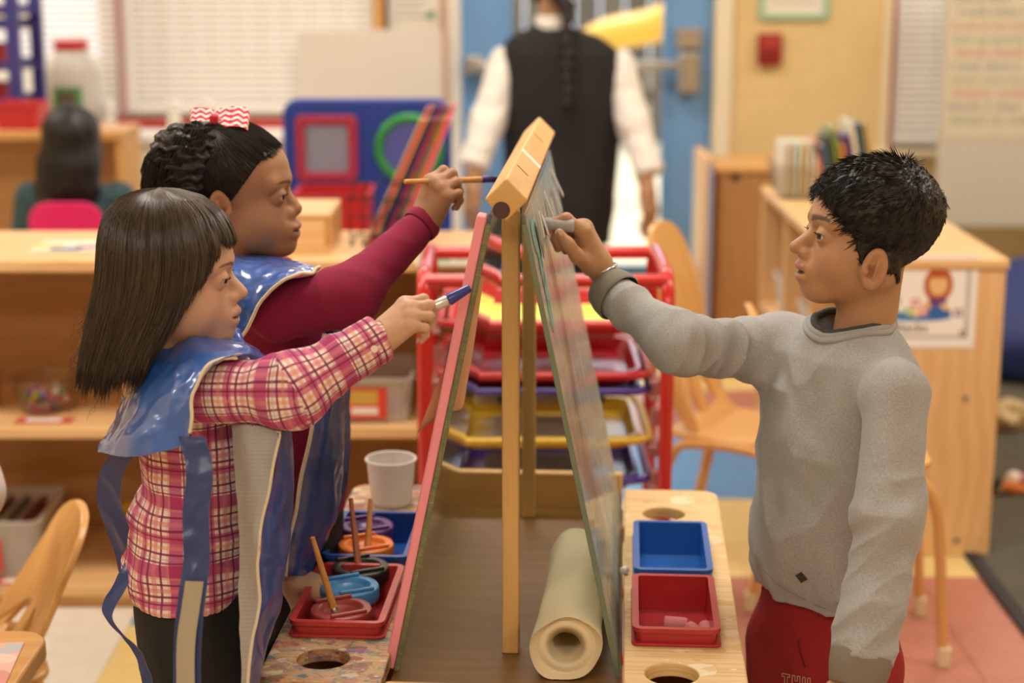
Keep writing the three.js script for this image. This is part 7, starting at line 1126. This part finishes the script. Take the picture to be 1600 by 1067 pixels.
  const loop = (s, ang, len, w) => { const g = new THREE.CylinderGeometry(1, 1, w, 28, 1, true, 0, 6.2832); const p = g.attributes.position; for (let i = 0; i < p.count; i++) { const x = p.getX(i), z = p.getZ(i); p.setXYZ(i, (x + 1) * len / 2, z * 0.016 * (0.35 + 0.65 * (x + 1) / 2), p.getY(i)); } g.computeVertexNormals(); g.rotateY(s > 0 ? 0 : Math.PI); g.rotateX(0.85); g.rotateZ(ang); return g.translate(Bc.x, Bc.y, Bc.z); };
  part('loop', loop(1, -0.05, 0.050, 0.036), rib, bow); part('loop', loop(-1, 0.1, 0.036, 0.034), rib, bow); part('knot', rbox(0.013, 0.017, 0.02, 0.005).translate(Bc.x, Bc.y, Bc.z), std('#c8163c', 0.6), bow);
  const tail = (x1, y1, z1) => { const a = Bc.clone(), s = sheet([[a.clone().add(V(0, 0.004, -0.008)), a.clone().add(V(0, 0.002, 0.010))], [a.clone().add(V(x1 * 0.5, y1 * 0.5 + 0.006, z1 * 0.6 - 0.008)), a.clone().add(V(x1 * 0.5 + 0.002, y1 * 0.5, z1 * 0.6 + 0.010))], [a.clone().add(V(x1, y1, z1 - 0.006)), a.clone().add(V(x1, y1 - 0.008, z1 + 0.012))]], 6, 14, {}); part('tail', s.outer, rib, bow); };
  tail(-0.016, -0.034, 0.032); tail(0.048, 0.002, -0.008);
  // smock
  const bodyF = (x, y, z) => Math.min(top(x, y, z), H.f(x, y, z));
  const yoke = [
    [P(395, 392, 2.60), P(372, 398, 2.52), P(352, 402, 2.47), P(335, 410, 2.46), P(320, 425, 2.50)],
    [P(450, 405, 2.52), P(410, 412, 2.45), P(372, 424, 2.42), P(340, 440, 2.42), P(315, 455, 2.46)],
    [P(492, 418, 2.46), P(440, 424, 2.41), P(395, 452, 2.395), P(352, 480, 2.40), P(315, 495, 2.44)],
    [P(506, 425, 2.43), P(455, 432, 2.39), P(412, 466, 2.385), P(376, 528, 2.39), P(320, 545, 2.43)],
  ];
  cloth('smock_yoke', girl, yoke, 70, 50, { flip: true, body: bodyF, margin: 0.005, wrinkle: crinkle(0.0026, 34, 55), least: 0.003, pipe: 0.0028 }, [M.vinyl, M.lining], ['bottom']);
  const pan = [[505, 506, 530, 538], [560, 503, 528, 537], [620, 494, 520, 536], [680, 486, 515, 536], [740, 472, 505, 533], [800, 462, 498, 525], [850, 450, 480, 505], [900, 446, 470, 486]];
  cloth('smock_panel', girl, pan.map(([y, a, b, c]) => [P(a, y, 2.44), P(lerp(a, b, 0.6), y, 2.445), P(b, y, 2.46), P(c, y, 2.52), P(c - 14, y, 2.64)]), 44, 90, { wrinkle: crinkle(0.005, 16, 71), body: bodyF, margin: 0.002, least: 0.001, pipe: 0.003 }, [M.vinylUsed, M.lining], ['left']);
  // thin brush
  const bt = thing('paint_brush', 'long thin wooden brush with purple tip held by the maroon girl', 'brush', tip), e = P(632, 284, 2.46), f1 = P(752, 280.5, 2.54); part('handle', rod(e, f1, 0.0036, 0.0048, 14), M.brushWood, bt); part('ferrule', rod(f1, P(768, 280, 2.55), 0.0050, 0.0050, 14), std('#4a3a86', 0.3), bt); part('bristles', rod(P(768, 280, 2.55), tip, 0.0055, 0.0032, 14), std('#3d2a68', 0.3), bt);
}

{ // ------------------------------------------------ woman at the door, seen from behind
  const D = 6.15, S = SKIN.tan, w = person('woman in black vest and white shirt at the blue door, from behind', V(P(870, 300, D).x, 0, P(870, 300, D).z)), c = P(868, 60, D), cx = c.x, cz = c.z;
  const yN = P(868, 22, D).y, X = px => P(px, 200, D).x, Y = py => P(868, py, D).y;
  const body = stack([[Y(38), X(862), cz, 0.06, 0.05], [Y(58), X(868), cz, 0.16, 0.08], [Y(85), X(876), cz, 0.215, 0.105], [Y(150), X(878), cz, 0.218, 0.12], [Y(240), X(878), cz, 0.205, 0.12], [Y(320), X(876), cz, 0.200, 0.125], [Y(392), X(872), cz, 0.195, 0.13]], Math.PI / 2);
  const vest = (x, y, z) => body(x, y, z) - 0.004 * ridge(noise(x * 8, y * 4, z * 8));
  part('vest', uvBox(netMesh(vest, V(cx - 0.3, Y(400), cz - 0.2), V(cx + 0.3, Y(20), cz + 0.2), 0.010)), std('#191617', 0.85), w, 'black vest');
  const pants = U(0.03, cap(V(X(835), Y(380), cz), V(X(835), 0.1, cz), 0.095, 0.06), cap(V(X(905), Y(380), cz), V(X(905), 0.1, cz), 0.095, 0.06)); part('trousers', uvBox(netMesh(pants, V(cx - 0.32, 0.03, cz - 0.15), V(cx + 0.32, Y(370), cz + 0.15), 0.013)), std('#1c1a1d', 0.9), w);
  shoesFor(w, [V(X(835), 0, cz), V(X(905), 0, cz)], V(0, 0, -1), '#201c1a');
  const la = [P(790, 100, D + 0.03), P(762, 190, D), P(746, 240, D - 0.03)], ra = [P(966, 104, D + 0.03), P(988, 190, D), P(1008, 250, D - 0.03)];
  for (const a of [la, ra]) { const f = chain(a, [0.058, 0.052, 0.05], 0.04), s = (x, y, z) => f(x, y, z) - 0.006 * ridge(noise(x * 14, y * 12, z * 14)); const b = new THREE.Box3().setFromPoints(a).expandByScalar(0.1); part('sleeve', uvBox(netMesh(s, b.min, b.max, 0.009)), std('#e9e2d8', 0.85), w, 'white rolled sleeve'); const d = a[2].clone().sub(a[1]).normalize(); part('rolled_cuff', rod(a[2].clone().addScaledVector(d, 0.01), a[2].clone().addScaledVector(d, 0.06), 0.055, 0.054, 24), std('#e9e2d8', 0.85), w); }
  const hands = [[la, V(738, 300, 0), P(738, 290, D - 0.06), 1, V(-0.05, -1, 0.05)], [ra, null, P(1012, 295, D - 0.05), -1, V(0.1, -1, 0.05)]].map(([a, _, at, t, f], i) => makeHand({ at, fwd: f, back: V(i ? 0.9 : -0.9, 0, 0.6), side: i ? 1 : -1, skin: S, scale: 1.45, curl: [[0.2, 0.3, 0.2], [0.2, 0.35, 0.2], [0.25, 0.35, 0.2], [0.25, 0.35, 0.2]], cell: 0.005, arm: false }));
  const O = P(862, -38, D), H = makeHead({ at: O, yaw: Math.PI / 2, scale: 1.12, skin: S, neck: [-0.012, -0.16, 0] });
  const under = bodyBase([[V(cx, Y(70), cz), V(cx, Y(380), cz)], [la[0], la[1]], [la[1], hands[0].at(0, 0, 0)], [ra[0], ra[1]], [ra[1], hands[1].at(0, 0, 0)], [V(cx, Y(75), cz), la[0]], [V(cx, Y(75), cz), ra[0]], [V(X(835), Y(370), cz), V(X(835), 0.08, cz)], [V(X(905), Y(370), cz), V(X(905), 0.08, cz)]], [[0.07, 0.08], [0.05, 0.042], [0.04, 0.03], [0.05, 0.042], [0.04, 0.03], [0.04, 0.04], [0.04, 0.04], [0.07, 0.045], [0.07, 0.045]], S, 0.016);
  part('body', mergeColored(headMesh(H, {}, 0.005), hands[0].geo, hands[1].geo, under), M.skin, w); for (const e of H.eyes) part('eye', e, M.eye, w);
  part('shirt_collar', lathe([[0.054, 0], [0.063, 0.0], [0.058, 0.045], [0.052, 0.045]], 30).translate(X(862), Y(44), cz), std('#e9e2d8', 0.85), w, 'white collar');
  const hf = placed((x, y, z) => smax(H.skullLocal(x, y, z) - 0.014, x - 0.05, 0.01), H.mat, H.s), hb = H.world(0, 0, 0); const braid = []; for (let k = 0; k < 9; k++) { const y = 10 + k * 19; braid.push(sph(P(886 + 2 * Math.sin(k * 2), y, D - 0.10 - 0.02 * Math.sin(Math.min(k, 3) * 0.5)), 0.026 - 0.001 * k)); }
  const bf = U(0.02, hf, cap(H.world(-0.085, -0.02, 0), P(884, 10, D - 0.10), 0.04, 0.028), ...braid); part('hair', netMesh(bf, V(hb.x - 0.16, Y(190), hb.z - 0.15), V(hb.x + 0.18, hb.y + 0.16, hb.z + 0.25), 0.007), strandMat('#1d100d', 0.6), w, 'dark auburn braid');
}
{ // ------------------------------------------------ seated child with black hair, from behind
  const D = 5.2, O = P(112, 222, D), S = SKIN.tan, k = person('child with long black hair sitting on the pink chair, from behind', V(O.x, 0, O.z)), z = O.z, x = O.x;
  const H = makeHead({ at: O, yaw: Math.PI / 2, skin: S, scale: 1.02, neck: [-0.01, -0.15, 0] });
  const Y = py => P(112, py, D).y, f = U(0.03, stack([[Y(285), x, z, 0.06, 0.05], [Y(298), x, z, 0.125, 0.07], [Y(330), x, z, 0.15, 0.085], [Y(430), x, z, 0.14, 0.09], [Y(470), x, z - 0.02, 0.14, 0.1]], Math.PI / 2), chain([V(x - 0.135, Y(312), z), V(x - 0.165, Y(390), z - 0.03), V(x - 0.10, Y(400), z - 0.2)], [0.048, 0.042, 0.034], 0.03), chain([V(x + 0.135, Y(312), z), V(x + 0.165, Y(390), z - 0.03), V(x + 0.10, Y(400), z - 0.2)], [0.048, 0.042, 0.034], 0.03));
  part('jacket', uvBox(netMesh((a, b, c) => f(a, b, c) - 0.003 * ridge(noise(a * 12, b * 10, c * 12)), V(x - 0.26, Y(480), z - 0.28), V(x + 0.26, Y(270), z + 0.14), 0.009)), std('#2f4a50', 0.85), k, 'dark teal jacket');
  const seatY = 0.34; const legs = U(0.03, ...[-1, 1].flatMap(s => [cap(V(x + s * 0.07, seatY + 0.07, z - 0.02), V(x + s * 0.08, seatY + 0.06, z - 0.27), 0.062, 0.055), cap(V(x + s * 0.08, seatY + 0.06, z - 0.27), V(x + s * 0.08, 0.09, z - 0.30), 0.05, 0.04)]), cap(V(x, Y(465), z), V(x, seatY + 0.075, z - 0.01), 0.10, 0.09)); part('trousers', uvBox(netMesh(legs, V(x - 0.2, 0.04, z - 0.4), V(x + 0.2, Y(455), z + 0.13), 0.012)), std('#2a3040', 0.9), k);
  shoesFor(k, [V(x - 0.08, 0, z - 0.31), V(x + 0.08, 0, z - 0.31)], V(0, 0, -1), '#333');
  const hands = [-1, 1].map(s => makeHand({ at: V(x + s * 0.095, Y(402), z - 0.215), fwd: V(-s * 0.3, -0.1, -1), back: V(0, 1, 0), side: s, skin: S, curl: [[0.3, 0.4, 0.3], [0.3, 0.4, 0.3], [0.3, 0.4, 0.3], [0.3, 0.4, 0.3]], cell: 0.004 }));
  const under = bodyBase([[V(x, Y(300), z), V(x, seatY + 0.08, z)]], [[0.05, 0.07]], S); part('body', mergeColored(headMesh(H, {}, 0.005), hands[0].geo, hands[1].geo, under), M.skin, k); for (const e of H.eyes) part('eye', e, M.eye, k);
  const hair = U(0.03, placed((a, b, c) => smax(H.skullLocal(a, b, c) - 0.016, a - 0.055, 0.01), H.mat, H.s), ell(V(x - 0.004, Y(262), z + 0.045), 0.098, 0.10, 0.065), ell(V(x - 0.006, Y(300), z + 0.055), 0.10, 0.062, 0.05)); part('hair', netMesh((a, b, c) => hair(a, b, c) - 0.004 * noise(a * 60, b * 9, c * 40), V(x - 0.15, Y(345), z - 0.1), V(x + 0.15, Y(150), z + 0.14), 0.006), strandMat('#120f10', 0.45), k, 'long black hair');
  // pink chair
  const c = thing('plastic_chair', 'hot pink plastic chair under the black-haired child', 'chair', V(x - 0.02, 0, z + 0.05)), pm = std('#e2206c', 0.4), W = (155 - 37) / 2700 * 5.0, top = P(96, 318, 5.05).y, cx = P(97, 340, 5.05).x;
  const bk = extrude(rrShape(W, top - 0.42, 0.06), 0.012, 0.004), p = bk.attributes.position; for (let i = 0; i < p.count; i++) p.setZ(i, p.getZ(i) + 0.6 * p.getX(i) ** 2 * -1); bk.computeVertexNormals(); part('back_shell', bk.translate(cx, (top + 0.42) / 2, z + 0.155), pm, c);
  part('seat', extrude(rrShape(0.3, 0.3, 0.05), 0.016, 0.005).rotateX(-Math.PI / 2).translate(cx, seatY - 0.02, z - 0.03), pm, c);
  for (const s of [-1, 1]) { part('back_post', rod(V(cx + s * 0.09, seatY - 0.01, z + 0.10), V(cx + s * 0.08, 0.5, z + 0.155), 0.009), M.steel, c); for (const q of [-0.15, 0.09]) part('leg', rod(V(cx + s * 0.15, 0.001, z + q + 0.02 * Math.sign(q)), V(cx + s * 0.12, seatY - 0.02, z + q), 0.009), M.steel, c); }
}
{ // ------------------------------------------------ person in a pale top at the left edge
  const S = SKIN.fair, sh = P(-80, 560, 2.78), el = P(-44, 770, 2.72), wr = P(-120, 850, 2.62), k = person('person in a pale grey top barely in view at the left edge', V(sh.x - 0.1, 0, sh.z)), bx = sh.x - 0.12, bz = sh.z - 0.02;
  const f = U(0.03, chain([sh, el, wr], [0.052, 0.045, 0.036], 0.03), stack([[sh.y + 0.06, bx, bz, 0.06, 0.05], [sh.y + 0.02, bx, bz, 0.12, 0.08], [0.7, bx, bz, 0.13, 0.1], [0.36, bx, bz, 0.14, 0.11]], 0)); part('top', uvBox(netMesh(f, V(bx - 0.25, 0.32, bz - 0.25), V(el.x + 0.1, sh.y + 0.1, wr.z + 0.2), 0.008)), std('#d8ccc4', 0.9), k);
  const O = V(bx, sh.y + 0.20, bz), H = makeHead({ at: O, yaw: Math.PI, skin: S, neck: [-0.01, -0.15, 0] }); const hd = makeHand({ at: wr, fwd: V(-0.6, -0.3, 0.4), back: V(0, 1, 0), skin: S, curl: [[0.3, 0.4, 0.3], [0.3, 0.4, 0.3], [0.3, 0.4, 0.3], [0.3, 0.4, 0.3]], cell: 0.004 });
  const lg = U(0.03, ...[-1, 1].flatMap(s => [cap(V(bx, 0.375, bz + s * 0.06), V(bx - 0.27, 0.375, bz + s * 0.07), 0.07, 0.058), cap(V(bx - 0.27, 0.375, bz + s * 0.07), V(bx - 0.29, 0.09, bz + s * 0.07), 0.052, 0.04)])); part('trousers', uvBox(netMesh(lg, V(bx - 0.38, 0.03, bz - 0.17), V(bx + 0.1, 0.48, bz + 0.17), 0.012)), std('#3a4258', 0.9), k); shoesFor(k, [-1, 1].map(s => V(bx - 0.30, 0, bz + s * 0.07)), V(-1, 0, 0), '#444');
  part('body', mergeColored(headMesh(H, {}, 0.006), hd.geo, bodyBase([[V(bx, sh.y, bz), V(bx, 0.45, bz)]], [[0.05, 0.07]], S, 0.02)), M.skin, k); for (const e of H.eyes) part('eye', e, M.eye, k);
  part('hair', netMesh(placed((a, b, c) => smax(H.skullLocal(a, b, c) - 0.012, a - 0.05, 0.01), H.mat, 1), V(O.x - 0.14, O.y - 0.12, O.z - 0.14), V(O.x + 0.14, O.y + 0.14, O.z + 0.14), 0.007), strandMat('#2a201a'), k);
}

renderer.render(scene, camera);
